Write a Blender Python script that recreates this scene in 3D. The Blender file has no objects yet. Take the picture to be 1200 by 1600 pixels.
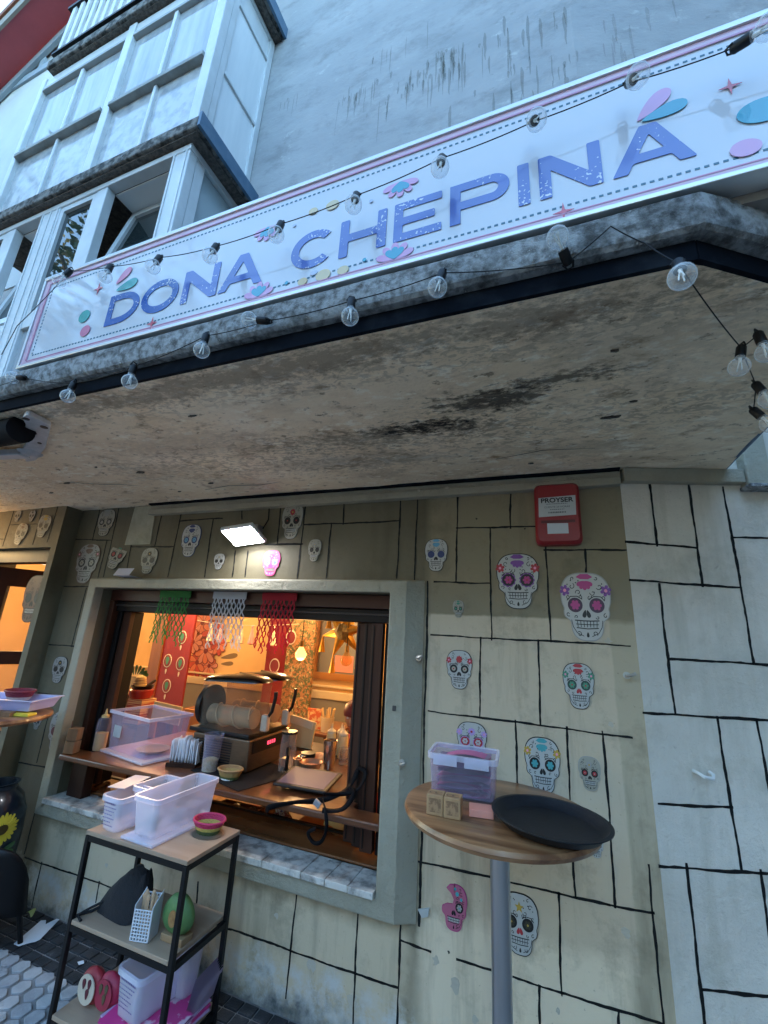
import bpy, bmesh, math, random
from mathutils import Vector, Matrix
from math import pi, sin, cos, radians
random.seed(7)
SC = bpy.context.scene
COL = SC.collection

# ---------------------------------------------------------------- camera, sky, sun, exposure
def make_camera():
    yaw, pit, rol = radians(-21.65), radians(15.9), radians(3.15)
    f = Vector((sin(yaw)*cos(pit), cos(yaw)*cos(pit), sin(pit)))
    r = Vector((cos(yaw), -sin(yaw), 0)); u = r.cross(f)
    r2 = r*cos(rol) + u*sin(rol); u2 = -r*sin(rol) + u*cos(rol)
    m = Matrix((r2, u2, -f)).transposed().to_4x4()
    m.translation = (0, -2.09, 1.6)
    cd = bpy.data.cameras.new('camera'); cd.sensor_fit = 'HORIZONTAL'; cd.sensor_width = 36
    cd.lens = 668.0/1200*36; cd.clip_start = .05; cd.clip_end = 500
    o = bpy.data.objects.new('camera', cd); COL.objects.link(o); o.matrix_world = m
    SC.camera = o
make_camera()
SUN_EL, SUN_AZ = radians(6), radians(335)
W = bpy.data.worlds.new('World'); SC.world = W; W.use_nodes = True
nt = W.node_tree; bg = nt.nodes['Background']
sky = nt.nodes.new('ShaderNodeTexSky'); sky.sky_type = 'NISHITA'; sky.sun_disc = False
sky.sun_elevation = SUN_EL; sky.sun_rotation = SUN_AZ; sky.air_density = 1.0; sky.dust_density = 1.0; sky.ozone_density = 2.2
nt.links.new(sky.outputs[0], bg.inputs[0]); bg.inputs[1].default_value = 0.15
sl = bpy.data.lights.new('sun', 'SUN'); sl.energy = 0.05; sl.angle = radians(25); sl.color = (1, .95, .88)
so = bpy.data.objects.new('sun', sl); COL.objects.link(so)
sd = Vector((sin(SUN_AZ)*cos(SUN_EL), cos(SUN_AZ)*cos(SUN_EL), sin(SUN_EL)))
so.rotation_euler = sd.to_track_quat('Z', 'Y').to_euler()
so.location = (0, -6, 12)
SC.view_settings.view_transform = 'Standard'; SC.view_settings.look = 'None'
SC.view_settings.exposure = 4.1; SC.view_settings.gamma = 1
SC.cycles.use_denoising = True
SC.cycles.max_bounces = 9; SC.cycles.transparent_max_bounces = 16
SC.cycles.sample_clamp_indirect = 8
SC.cycles.caustics_reflective = False; SC.cycles.caustics_refractive = False

# ---------------------------------------------------------------- materials
MATS = {}
def pm(name, col, rough=.6, metal=0, col2=None, nscale=6, namt=1, lo=.35, hi=.65, bump=0, bscale=40, spec=.5, emit=None, estr=0, coat=0, stretch=(1,1,1), detail=6, dirt=None, coords='Object'):
    """principled material; col2 blended by noise; dirt=(colour, scale, lo, hi) blends a second stain"""
    if name in MATS: return MATS[name]
    m = bpy.data.materials.new(name); m.use_nodes = True; t = m.node_tree; N = t.nodes; L = t.links
    b = N['Principled BSDF']
    b.inputs['Roughness'].default_value = rough; b.inputs['Metallic'].default_value = metal
    b.inputs['Specular IOR Level'].default_value = spec
    b.inputs['Coat Weight'].default_value = coat
    b.inputs['Base Color'].default_value = (*col, 1)
    m.diffuse_color = (*col, 1)
    tc = mp = None
    def co():
        nonlocal tc, mp
        if mp is None:
            if coords == 'World':
                tc = N.new('ShaderNodeNewGeometry'); src = tc.outputs['Position']
            else:
                tc = N.new('ShaderNodeTexCoord'); src = tc.outputs[coords]
            mp = N.new('ShaderNodeMapping'); mp.inputs['Scale'].default_value = stretch
            L.new(src, mp.inputs[0])
        return mp.outputs[0]
    def noise(sc, de=6, rgh=.6):
        n = N.new('ShaderNodeTexNoise'); n.inputs['Scale'].default_value = sc; n.inputs['Detail'].default_value = de
        n.inputs['Roughness'].default_value = rgh; L.new(co(), n.inputs['Vector']); return n.outputs['Fac']
    def ramp(src, a, z):
        r = N.new('ShaderNodeMapRange'); r.inputs[1].default_value = a; r.inputs[2].default_value = z
        L.new(src, r.inputs[0]); return r.outputs[0]
    def mix(fac, a, c):
        x = N.new('ShaderNodeMix'); x.data_type = 'RGBA'; L.new(fac, x.inputs[0])
        for k, v in ((6, a), (7, c)):
            if isinstance(v, tuple): x.inputs[k].default_value = (*v, 1)
            else: L.new(v, x.inputs[k])
        return x.outputs[2]
    cur = col
    if col2 is not None:
        cur = mix(ramp(noise(nscale, detail), lo, hi), cur, col2)
    if dirt:
        for d in (dirt if isinstance(dirt[0], tuple) and isinstance(dirt[0][0], tuple) else (dirt,)):
            cur = mix(ramp(noise(d[1], 8, .7), d[2], d[3]), cur, d[0])
    if not isinstance(cur, tuple): L.new(cur, b.inputs['Base Color'])
    if bump:
        bn = N.new('ShaderNodeBump'); bn.inputs['Strength'].default_value = bump; bn.inputs['Distance'].default_value = .01
        L.new(noise(bscale, 8, .65), bn.inputs['Height']); L.new(bn.outputs[0], b.inputs['Normal'])
    if emit:
        b.inputs['Emission Color'].default_value = (*emit, 1); b.inputs['Emission Strength'].default_value = estr
    MATS[name] = m
    return m

def clear(name, tint, body, fac, rough=.15, fres=True, edge=.5):
    """see-through plastic or thin glass: transparent mixed with a glossy tinted body, more body at grazing angles"""
    if name in MATS: return MATS[name]
    m = bpy.data.materials.new(name); m.use_nodes = True; t = m.node_tree; N = t.nodes; L = t.links
    b = N['Principled BSDF']; b.inputs['Base Color'].default_value = (*body, 1); b.inputs['Roughness'].default_value = rough
    tr = N.new('ShaderNodeBsdfTransparent'); tr.inputs[0].default_value = (*tint, 1)
    mx = N.new('ShaderNodeMixShader'); L.new(tr.outputs[0], mx.inputs[1]); L.new(b.outputs[0], mx.inputs[2])
    if fres:
        lw = N.new('ShaderNodeLayerWeight'); lw.inputs[0].default_value = .35
        mr = N.new('ShaderNodeMapRange'); mr.inputs[3].default_value = fac; mr.inputs[4].default_value = min(1, fac+edge)
        L.new(lw.outputs['Facing'], mr.inputs[0]); L.new(mr.outputs[0], mx.inputs[0])
    else: mx.inputs[0].default_value = fac
    L.new(mx.outputs[0], N['Material Output'].inputs[0])
    MATS[name] = m; return m

def wood(name, a, b, rough=.35, scale=14, axis=0, coat=.2, spec=.5):
    if name in MATS: return MATS[name]
    st = [1, 1, 1]; st[axis] = .08
    m = pm(name, a, rough, col2=b, nscale=scale, lo=.35, hi=.62, bump=.08, bscale=scale*3, stretch=tuple(st), coat=coat, detail=8, spec=spec)
    return m

# ---------------------------------------------------------------- mesh builder
WL = {}
class MB:
    def __init__(s): s.v = []; s.f = []; s.m = []; s.k = 0
    def add(s, vs, fs):
        o = len(s.v); s.v += [tuple(v) for v in vs]; s.f += [tuple(i+o for i in f) for f in fs]; s.m += [s.k]*len(fs); return s
    def mat(s, k): s.k = k; return s
    def box(s, a, b):
        (x0,y0,z0),(x1,y1,z1) = a, b
        x0,x1 = min(x0,x1),max(x0,x1); y0,y1 = min(y0,y1),max(y0,y1); z0,z1 = min(z0,z1),max(z0,z1)
        return s.add([(x0,y0,z0),(x1,y0,z0),(x1,y1,z0),(x0,y1,z0),(x0,y0,z1),(x1,y0,z1),(x1,y1,z1),(x0,y1,z1)],
            [(0,3,2,1),(4,5,6,7),(0,1,5,4),(1,2,6,5),(2,3,7,6),(3,0,4,7)])
    def obox(s, c, size, mat=None):
        h = [x/2 for x in size]; M = mat or Matrix(); c = Vector(c)
        vs = [c + M.to_3x3() @ Vector((sx*h[0], sy*h[1], sz*h[2])) for sz in (-1,1) for sx,sy in ((-1,-1),(1,-1),(1,1),(-1,1))]
        return s.add(vs, [(0,3,2,1),(4,5,6,7),(0,1,5,4),(1,2,6,5),(2,3,7,6),(3,0,4,7)])
    def beam(s, p, q, w, h, up=(0,0,1)):
        p, q = Vector(p), Vector(q); d = (q-p).normalized(); up = Vector(up)
        r = d.cross(up).normalized(); u = r.cross(d).normalized()
        vs = [b + r*(i*w/2) + u*(j*h/2) for b in (p,q) for i,j in ((-1,-1),(1,-1),(1,1),(-1,1))]
        return s.add(vs, [(0,3,2,1),(4,5,6,7),(0,1,5,4),(1,2,6,5),(2,3,7,6),(3,0,4,7)])
    def cyl(s, p, q, r0, r1=None, n=16, caps=True):
        r1 = r0 if r1 is None else r1; p, q = Vector(p), Vector(q); d = (q-p).normalized()
        a = d.orthogonal().normalized(); b = d.cross(a)
        vs = [p + (a*cos(2*pi*i/n) + b*sin(2*pi*i/n))*r0 for i in range(n)] + [q + (a*cos(2*pi*i/n) + b*sin(2*pi*i/n))*r1 for i in range(n)]
        fs = [(i, (i+1)%n, n+(i+1)%n, n+i) for i in range(n)]
        if caps: fs += [tuple(range(n))[::-1], tuple(range(n, 2*n))]
        return s.add(vs, fs)
    def lathe(s, c, prof, n=24, sx=1, sy=1, axis=None, close=False):
        """prof: (radius, height) list; axis: rotation matrix for the spin axis (default z)"""
        c = Vector(c); M = axis or Matrix.Identity(3); vs = []; fs = []
        for r, z in prof:
            for i in range(n): vs.append(c + M @ Vector((r*cos(2*pi*i/n)*sx, r*sin(2*pi*i/n)*sy, z)))
        for j in range(len(prof)-1):
            for i in range(n): fs.append((j*n+i, j*n+(i+1)%n, (j+1)*n+(i+1)%n, (j+1)*n+i))
        if close:
            fs.append(tuple(range(n))[::-1]); fs.append(tuple(range((len(prof)-1)*n, len(prof)*n)))
        return s.add(vs, fs)
    def tube(s, pts, r, n=8, caps=True):
        pts = [Vector(p) for p in pts]; rs = r if isinstance(r, (list, tuple)) else [r]*len(pts)
        vs = []; a = None
        for i, p in enumerate(pts):
            d = (pts[min(i+1,len(pts)-1)] - pts[max(i-1,0)]).normalized()
            a = d.orthogonal().normalized() if a is None else (a - d*a.dot(d)).normalized()
            b = d.cross(a)
            vs += [p + (a*cos(2*pi*k/n) + b*sin(2*pi*k/n))*rs[i] for k in range(n)]
        fs = [(j*n+k, j*n+(k+1)%n, (j+1)*n+(k+1)%n, (j+1)*n+k) for j in range(len(pts)-1) for k in range(n)]
        if caps: fs += [tuple(range(n))[::-1], tuple(range((len(pts)-1)*n, len(pts)*n))]
        return s.add(vs, fs)
    def prism(s, poly, d0, d1, fn):
        """extrude a 2-D outline between depths d0 and d1; fn(u, v, d) gives the point"""
        n = len(poly); vs = [fn(u, v, d0) for u, v in poly] + [fn(u, v, d1) for u, v in poly]
        fs = [(i, (i+1)%n, n+(i+1)%n, n+i) for i in range(n)] + [tuple(range(n))[::-1], tuple(range(n, 2*n))]
        return s.add(vs, fs)
    def flat(s, poly, d, fn): return s.add([fn(u, v, d) for u, v in poly], [tuple(range(len(poly)))])
    def grid(s, fn, nu, nv, closed_u=False):
        vs = [fn(i/(nu if closed_u else nu-1), j/(nv-1)) for j in range(nv) for i in range(nu)]
        fs = [(j*nu+i, j*nu+(i+1)%nu, (j+1)*nu+(i+1)%nu, (j+1)*nu+i) for j in range(nv-1) for i in range(nu if closed_u else nu-1)]
        return s.add(vs, fs)
    def open_box(s, a, b, t=.003, taper=0, rim=0):
        """container: floor and four walls with thickness, taper outwards towards the top"""
        (x0,y0,z0),(x1,y1,z1) = a, b; k = taper
        o = [(x0+k,y0+k,z0),(x1-k,y0+k,z0),(x1-k,y1-k,z0),(x0+k,y1-k,z0),(x0,y0,z1),(x1,y0,z1),(x1,y1,z1),(x0,y1,z1)]
        i = [(x0+k+t,y0+k+t,z0+t),(x1-k-t,y0+k+t,z0+t),(x1-k-t,y1-k-t,z0+t),(x0+k+t,y1-k-t,z0+t),(x0+t,y0+t,z1),(x1-t,y0+t,z1),(x1-t,y1-t,z1),(x0+t,y1-t,z1)]
        s.add(o+i, [(0,3,2,1),(0,1,5,4),(1,2,6,5),(2,3,7,6),(3,0,4,7),(8,9,10,11),(9,8,12,13),(10,9,13,14),(11,10,14,15),(8,11,15,12),(4,5,13,12),(5,6,14,13),(6,7,15,14),(7,4,12,15)])
        return s
    def round_tub(s, w, l, h, r=.022, t=.0035, taper=.012):
        """container with rounded corners, centred on the origin, open at the top"""
        def loop(W, L, z, rr):
            rr = min(rr, W*.45, L*.45); out = []
            for cx, cy, a0 in ((W/2-rr,L/2-rr,0),(-W/2+rr,L/2-rr,90),(-W/2+rr,-L/2+rr,180),(W/2-rr,-L/2+rr,270)):
                for k in range(5): a = radians(a0+22.5*k); out.append((cx+rr*cos(a), cy+rr*sin(a), z))
            return out
        k = 2*taper; n = 20
        lp = [loop(w-k-.016,l-k-.016,0,r), loop(w-k,l-k,.008,r), loop(w,l,h,r), loop(w-2*t,l-2*t,h,r-t), loop(w-k-2*t,l-k-2*t,.008+t,r-t)]
        vs = [p for q in lp for p in q]
        s.add(vs, [(j*n+i, j*n+(i+1)%n, (j+1)*n+(i+1)%n, (j+1)*n+i) for j in range(len(lp)-1) for i in range(n)] + [tuple(range(n))[::-1], tuple(range(4*n, 5*n))[::-1][::-1]])
        return s
    def round_rim(s, w, l, z0, z1, r=.022, o=.007):
        def loop(W, L, z, rr):
            out = []
            for cx, cy, a0 in ((W/2-rr,L/2-rr,0),(-W/2+rr,L/2-rr,90),(-W/2+rr,-L/2+rr,180),(W/2-rr,-L/2+rr,270)):
                for k in range(5): a = radians(a0+22.5*k); out.append((cx+rr*cos(a), cy+rr*sin(a), z))
            return out
        n = 20; lp = [loop(w+.001,l+.001,z0,r), loop(w+2*o,l+2*o,z0,r+o), loop(w+2*o,l+2*o,z1,r+o), loop(w-.006,l-.006,z1,r-.003), loop(w-.006,l-.006,z1-.004,r-.003)]
        return s.add([p for q in lp for p in q], [(j*n+i, j*n+(i+1)%n, (j+1)*n+(i+1)%n, (j+1)*n+i) for j in range(len(lp)-1) for i in range(n)])
    def build(s, name, mats, parent=None, bevel=0, smooth=False, origin=None, local=False, kind=None, fix=False):
        me = bpy.data.meshes.new(name)
        w = Vector((0,0,0))
        if local: pass
        elif parent is not None: w = WL[parent.name]
        elif origin is not None: w = Vector(origin)
        else:
            xs, ys, zs = zip(*s.v); w = Vector(((min(xs)+max(xs))/2, (min(ys)+max(ys))/2, min(zs)))
        me.from_pydata([(v[0]-w.x, v[1]-w.y, v[2]-w.z) for v in s.v], [], s.f)
        if not isinstance(mats, (list, tuple)): mats = [mats]
        for m in mats: me.materials.append(m)
        if len(mats) > 1: me.polygons.foreach_set('material_index', s.m)
        me.update()
        if fix:
            bm = bmesh.new(); bm.from_mesh(me); bmesh.ops.recalc_face_normals(bm, faces=bm.faces[:]); bm.to_mesh(me); bm.free()
        if smooth:
            me.polygons.foreach_set('use_smooth', [True]*len(me.polygons))
            try: me.set_sharp_from_angle(angle=radians(smooth if smooth is not True else 40))
            except Exception: pass
        o = bpy.data.objects.new(name, me); COL.objects.link(o)
        if parent is not None: o.parent = parent
        elif not local: o.location = w
        WL[o.name] = w
        if bevel:
            bv = o.modifiers.new('bevel', 'BEVEL'); bv.width = bevel; bv.segments = 2; bv.limit_method = 'ANGLE'; bv.angle_limit = radians(40)
        if kind: o['kind'] = kind
        return o

def tag(o, label=None, cat=None, group=None, kind=None):
    if label: o['label'] = label
    if cat: o['category'] = cat
    if group: o['group'] = group
    if kind: o['kind'] = kind
    return o
def thing(name, label, cat, loc=(0,0,0), rz=0, group=None):
    o = bpy.data.objects.new(name, None); COL.objects.link(o); o.location = loc; o.rotation_euler = (0,0,rz)
    o.empty_display_size = .05
    WL[o.name] = Vector(loc); return tag(o, label, cat, group)
def copy_tree(o, parent=None):
    c = o.copy(); COL.objects.link(c)
    if parent is not None: c.parent = parent
    WL[c.name] = WL.get(o.name, Vector())
    for ch in list(o.children): copy_tree(ch, c)
    return c
FRONT = lambda y: (lambda u, v, d: (u, y-d, v))       # outline on a wall facing the street, d = how proud
def rounded(poly, r, n=3):
    """round the corners of a 2-D outline"""
    out = []; m = len(poly)
    for i in range(m):
        p0, p1, p2 = Vector(poly[i-1]), Vector(poly[i]), Vector(poly[(i+1)%m])
        a, b = p0-p1, p2-p1; rr = min(r, a.length*.45, b.length*.45)
        q0, q1 = p1+a.normalized()*rr, p1+b.normalized()*rr
        for k in range(n+1):
            t = k/n; out.append(tuple(q0*(1-t)**2 + p1*2*t*(1-t) + q1*t*t))
    return out
def ell(cx, cy, a, b, n=20, rot=0):
    return [(cx + a*cos(t)*cos(rot) - b*sin(t)*sin(rot), cy + a*cos(t)*sin(rot) + b*sin(t)*cos(rot)) for t in (2*pi*i/n for i in range(n))]
def petal(cx, cy, ang, L, w, n=12):
    """teardrop with its point at (cx, cy)"""
    pts = []
    for i in range(n+1):
        t = pi*i/n; r = L*(1-cos(t))/2; ww = w*sin(t)*(.35+.65*r/L)
        pts.append((r, ww/1.0))
    poly = pts + [(x, -y) for x, y in pts[-2:0:-1]]
    return [(cx + x*cos(ang) - y*sin(ang), cy + x*sin(ang) + y*cos(ang)) for x, y in poly]
def ribbon(pts, w):
    """flat stroke outline along a 2-D polyline"""
    L, R = [], []
    for i, p in enumerate(pts):
        d = Vector(pts[min(i+1,len(pts)-1)]) - Vector(pts[max(i-1,0)])
        if d.length < 1e-9: d = Vector((1,0))
        d.normalize(); n = Vector((-d.y, d.x)); ww = w[i] if isinstance(w, list) else w
        L.append(tuple(Vector(p)+n*ww/2)); R.append(tuple(Vector(p)-n*ww/2))
    return L, R
def stroke(mb, pts, w, d, fn):
    L, R = ribbon(pts, w); n = len(L)
    mb.add([fn(u, v, d) for u, v in L] + [fn(u, v, d) for u, v in R], [(i, n+i, n+i+1, i+1) for i in range(n-1)])
def curve_mesh(name, loops, fn, depth, mat, parent, rnd=0):
    """2-D outlines with holes, filled by a 2-D curve, turned into a mesh standing on a wall"""
    cu = bpy.data.curves.new(name, 'CURVE'); cu.dimensions = '2D'; cu.fill_mode = 'BOTH'; cu.extrude = depth
    for lp in loops:
        lp = rounded(lp, rnd) if rnd else lp
        sp = cu.splines.new('POLY'); sp.points.add(len(lp)-1); sp.use_cyclic_u = True
        for p, q in zip(sp.points, lp): p.co = (q[0], q[1], 0, 1)
    return curve_done(cu, name, fn, mat, parent)
def curve_done(cu, name, fn, mat, parent):
    t = bpy.data.objects.new('tmp', cu); COL.objects.link(t)
    dg = bpy.context.evaluated_depsgraph_get(); dg.update()
    me = bpy.data.meshes.new_from_object(t.evaluated_get(dg)); bpy.data.objects.remove(t); bpy.data.curves.remove(cu)
    w = WL[parent.name] if parent else Vector()
    for v in me.vertices: v.co = Vector(fn(v.co.x, v.co.y, v.co.z)) - w
    me.materials.clear(); me.materials.append(mat); me.name = name
    o = bpy.data.objects.new(name, me); COL.objects.link(o); o.parent = parent; WL[o.name] = w
    return o
def text_mesh(name, body, size, fn, mat, parent, sx=1, bold=0, align='CENTER', depth=.0004):
    cu = bpy.data.curves.new(name, 'FONT'); cu.body = body; cu.size = size; cu.align_x = align; cu.align_y = 'CENTER'; cu.extrude = depth; cu.offset = bold
    f2 = lambda u, v, d: fn(u*sx, v, d)
    return curve_done(cu, name, f2, mat, parent)

# ---------------------------------------------------------------- palette
def P(name, c, r=.45, **k): return pm('print_'+name, c, r, **k)
BLACK = P('black', (.006,.006,.007)); WHITE = P('white', (.46,.46,.435)); NAVY = P('navy', (.03,.05,.16))
PURPLE = P('purple', (.20,.06,.30)); MAGENTA = P('magenta', (.45,.04,.20)); TEAL = P('teal', (.06,.33,.36)); GREEN = P('green', (.06,.24,.15))
RED = P('red', (.42,.03,.04)); PINK = P('pink', (.80,.28,.42)); HOT = P('hot_pink', (.85,.10,.30)); GOLD = P('gold', (.50,.32,.05)); GREY = P('grey', (.33,.32,.30)); CREAM = P('cream', (.35,.33,.265)); SKYB = P('sky_blue', (.12,.35,.55)); BROWN = P('brown', (.16,.09,.06)); LILAC = P('lilac', (.45,.30,.60))
DARKMETAL = pm('black_steel', (.005,.005,.006), .45, 0, spec=.3, bump=.03, bscale=200)

# ---------------------------------------------------------------- wall paint: world-placed patches of repaint and damp, lightened low down in place of light
def wall_paint(name, base, base2, patch=None, damp=True, bumps=.35, bsc=28, grime=1):
    m = bpy.data.materials.new(name); m.use_nodes = True; t = m.node_tree; N = t.nodes; L = t.links
    b = N['Principled BSDF']; b.inputs['Roughness'].default_value = .62; b.inputs['Specular IOR Level'].default_value = .35
    g = N.new('ShaderNodeNewGeometry'); sx = N.new('ShaderNodeSeparateXYZ'); L.new(g.outputs['Position'], sx.inputs[0])
    def noise(sc, de=6, rg=.6, st=(1,1,1)):
        mp = N.new('ShaderNodeMapping'); mp.inputs['Scale'].default_value = st; L.new(g.outputs['Position'], mp.inputs[0])
        n = N.new('ShaderNodeTexNoise'); n.inputs['Scale'].default_value = sc; n.inputs['Detail'].default_value = de; n.inputs['Roughness'].default_value = rg
        L.new(mp.outputs[0], n.inputs['Vector']); return n.outputs['Fac']
    def math_(op, a, b_=None, c=None):
        x = N.new('ShaderNodeMath'); x.operation = op; x.use_clamp = op in ('MULTIPLY_ADD',) and False
        for k, v in enumerate((a, b_, c)):
            if v is None: continue
            if isinstance(v, (int, float)): x.inputs[k].default_value = v
            else: L.new(v, x.inputs[k])
        return x.outputs[0]
    def rng(src, a, z, o0=0, o1=1):
        r = N.new('ShaderNodeMapRange'); r.inputs[1].default_value = a; r.inputs[2].default_value = z; r.inputs[3].default_value = o0; r.inputs[4].default_value = o1
        L.new(src, r.inputs[0]); return r.outputs[0]
    def mix(f, a, c):
        x = N.new('ShaderNodeMix'); x.data_type = 'RGBA'; L.new(f, x.inputs[0])
        for k, v in ((6, a), (7, c)):
            if isinstance(v, tuple): x.inputs[k].default_value = (*v, 1)
            else: L.new(v, x.inputs[k])
        return x.outputs[2]
    cur = mix(rng(noise(1.7), .35, .65), base, base2)
    wob = math_('SUBTRACT', noise(9), .5)
    if patch:
        for (x0, x1, z0, z1, colr, soft, amp) in patch:
            X = math_('MULTIPLY_ADD', wob, amp, sx.outputs[0]); Z = math_('MULTIPLY_ADD', wob, amp, sx.outputs[2])
            f = math_('MULTIPLY', math_('MULTIPLY', rng(X, x0-soft, x0+soft), rng(X, x1-soft, x1+soft, 1, 0)), math_('MULTIPLY', rng(Z, z0-soft, z0+soft), rng(Z, z1-soft, z1+soft, 1, 0)))
            cur = mix(f, cur, colr)
    # blotches, hand marks and runs
    cur = mix(math_('MULTIPLY', rng(noise(4.5, 8, .7), .52, .72), .45*grime), cur, (base[0]*.6, base[1]*.6, base[2]*.55))
    cur = mix(math_('MULTIPLY', rng(noise(7, 7, .65, (1,1,.12)), .52, .70), .40*grime), cur, (base[0]*.65, base[1]*.65, base[2]*.6))
    cur = mix(math_('MULTIPLY', rng(noise(60, 4, .6), .66, .74), .5), cur, (base[0]*.5, base[1]*.5, base[2]*.5))
    if damp:
        Z = math_('MULTIPLY_ADD', math_('SUBTRACT', noise(5, 8, .7), .5), .38, sx.outputs[2])
        f = math_('MULTIPLY', rng(Z, .20, .13), rng(noise(11, 8, .75), .40, .56))
        cur = mix(f, cur, (.56,.54,.49))
        cur = mix(math_('MULTIPLY', rng(Z, .10, .02), rng(noise(6, 6, .7), .3, .6)), cur, (.10,.11,.11))
    L.new(cur, b.inputs['Base Color'])
    bn = N.new('ShaderNodeBump'); bn.inputs['Strength'].default_value = bumps; bn.inputs['Distance'].default_value = .012
    L.new(math_('ADD', noise(bsc, 8, .7), math_('MULTIPLY', noise(3.5, 3), 1.5)), bn.inputs['Height']); L.new(bn.outputs[0], b.inputs['Normal'])
    return m
OLIVE, OLIVE2, TAN = (.125,.107,.066), (.155,.134,.086), (.57,.465,.33)
M_WALL = wall_paint('olive_wall_paint', OLIVE, OLIVE2, patch=[(-.575,.34,1.5,2.6,(.265,.22,.14),.02,.03), (-.575,.34,.30,1.70,(.46,.385,.265),.012,.03), (-.555,.225,.50,1.705,TAN,.004,.015), (-.575,.34,-.2,.32,(.49,.42,.30),.06,.10), (-.56,.19,-.2,.52,(.72,.60,.43),.03,.10),(-2.9,-.6,.0,.44,(.58,.475,.325),.06,.10)], bumps=.22)  # repaint patches; the lowest are lightened further in place of missing light
M_WALLR = wall_paint('sky_paled_wall_paint', (.74,.68,.59), (.60,.555,.48), damp=False, bumps=.7, bsc=22, grime=1.5)  # same paint as the street wall, paled to stand in for sky light
M_SURR = wall_paint('surround_paint', (.40,.37,.285), (.345,.32,.245), damp=False, bumps=.9, bsc=30)
M_LINE = pm('black_line_paint', (.005,.006,.007), .6, spec=.25)
M_UP = pm('upper_stucco', (.29,.305,.315), .85, col2=(.385,.395,.40), nscale=1.3, lo=.3, hi=.7, bump=.8, bscale=5, coords='World', stretch=(1,1,1.6),
          dirt=(((.21,.22,.22), 2.2, .50, .72), ((.49,.50,.49), 4.5, .60, .72), ((.16,.165,.15), 7, .62, .80), ((.07,.075,.05), 26, .70, .78)))
M_STREAK = clear('green_algae_streak', (1,1,1), (.10,.105,.075), .22, .9, fres=False)
M_SOFF = None
def soffit_material():
    m = pm('stained_soffit', (.92,.77,.57), .9, col2=(.84,.67,.46), nscale=1.9, lo=.35, hi=.62, bump=1.0, bscale=26, coords='World', stretch=(1,1.7,1), detail=8,
           dirt=(((.95,.84,.66), 1.1, .52, .68), ((.58,.43,.28), 2.4, .52, .74), ((.42,.29,.175), 5.5, .56, .69), ((.96,.86,.69), 12, .54, .62), ((.32,.23,.145), 18, .59, .67), ((.16,.12,.085), 40, .69, .76)))
    t = m.node_tree; N = t.nodes; L = t.links; b = N['Principled BSDF']
    src = b.inputs['Base Color'].links[0].from_socket
    g = N.new('ShaderNodeNewGeometry')
    # flaky black mould in two long patches and a damp band along the street edge
    n = N.new('ShaderNodeTexNoise'); n.inputs['Scale'].default_value = 26; n.inputs['Detail'].default_value = 9; n.inputs['Roughness'].default_value = .72
    mp = N.new('ShaderNodeMapping'); mp.inputs['Scale'].default_value = (1,1.8,1); L.new(g.outputs['Position'], mp.inputs[0]); L.new(mp.outputs[0], n.inputs['Vector'])
    n2 = N.new('ShaderNodeTexNoise'); n2.inputs['Scale'].default_value = 4; n2.inputs['Detail'].default_value = 6; L.new(g.outputs['Position'], n2.inputs['Vector'])
    for (cx, cy, rx, ry, w, col) in ((-.62,-.62,.62,.16,.60,(.05,.038,.028)), (-.45,-.65,.36,.11,1.0,(.012,.009,.007)), (-.16,-.77,.32,.11,.9,(.014,.010,.008)), (.06,-.84,.25,.06,.8,(.02,.015,.011)), (-1.05,-.42,.75,.12,.25,(.10,.075,.05)), (-.55,-.36,.50,.07,.30,(.08,.062,.045)), (-1.5,-.75,.6,.25,.22,(.16,.11,.07)), (-1.9,-.5,.5,.2,.3,(.14,.10,.065)),
                                     (.30,-.95,.5,.30,.22,(.16,.13,.09)), (-.9,-1.14,2.6,.11,.6,(.16,.12,.085)), (.15,-.30,.6,.14,.25,(.17,.14,.10))):
        vs = N.new('ShaderNodeVectorMath'); vs.operation = 'SUBTRACT'; L.new(g.outputs['Position'], vs.inputs[0]); vs.inputs[1].default_value = (cx, cy, 2.378)
        vm = N.new('ShaderNodeVectorMath'); vm.operation = 'MULTIPLY'; L.new(vs.outputs[0], vm.inputs[0]); vm.inputs[1].default_value = (1/rx, 1/ry, 0)
        ln = N.new('ShaderNodeVectorMath'); ln.operation = 'LENGTH'; L.new(vm.outputs[0], ln.inputs[0])
        a = N.new('ShaderNodeMath'); a.operation = 'MULTIPLY_ADD'; L.new(n2.outputs['Fac'], a.inputs[0]); a.inputs[1].default_value = 1.3; L.new(ln.outputs['Value'], a.inputs[2])
        r = N.new('ShaderNodeMapRange'); r.inputs[1].default_value = 2.0; r.inputs[2].default_value = .80; L.new(a.outputs[0], r.inputs[0])
        s = N.new('ShaderNodeMath'); s.operation = 'MULTIPLY_ADD'; L.new(n.outputs['Fac'], s.inputs[0]); s.inputs[1].default_value = 2.2; L.new(r.outputs[0], s.inputs[2])
        k = N.new('ShaderNodeMapRange'); k.inputs[1].default_value = 1.62; k.inputs[2].default_value = 2.0; k.inputs[4].default_value = w; L.new(s.outputs[0], k.inputs[0])
        x = N.new('ShaderNodeMix'); x.data_type = 'RGBA'; L.new(k.outputs[0], x.inputs[0]); L.new(src, x.inputs[6]); x.inputs[7].default_value = (*col, 1); src = x.outputs[2]
    # flaking distemper: pale scales with dark gaps in a long belt
    nf = N.new('ShaderNodeTexNoise'); nf.inputs['Scale'].default_value = 19; nf.inputs['Detail'].default_value = 10; nf.inputs['Roughness'].default_value = .6; nf.inputs['Distortion'].default_value = 1.4; L.new(mp.outputs[0], nf.inputs['Vector'])
    ff = N.new('ShaderNodeMapRange'); ff.inputs[1].default_value = .50; ff.inputs[2].default_value = .56; L.new(nf.outputs['Fac'], ff.inputs[0])
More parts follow.
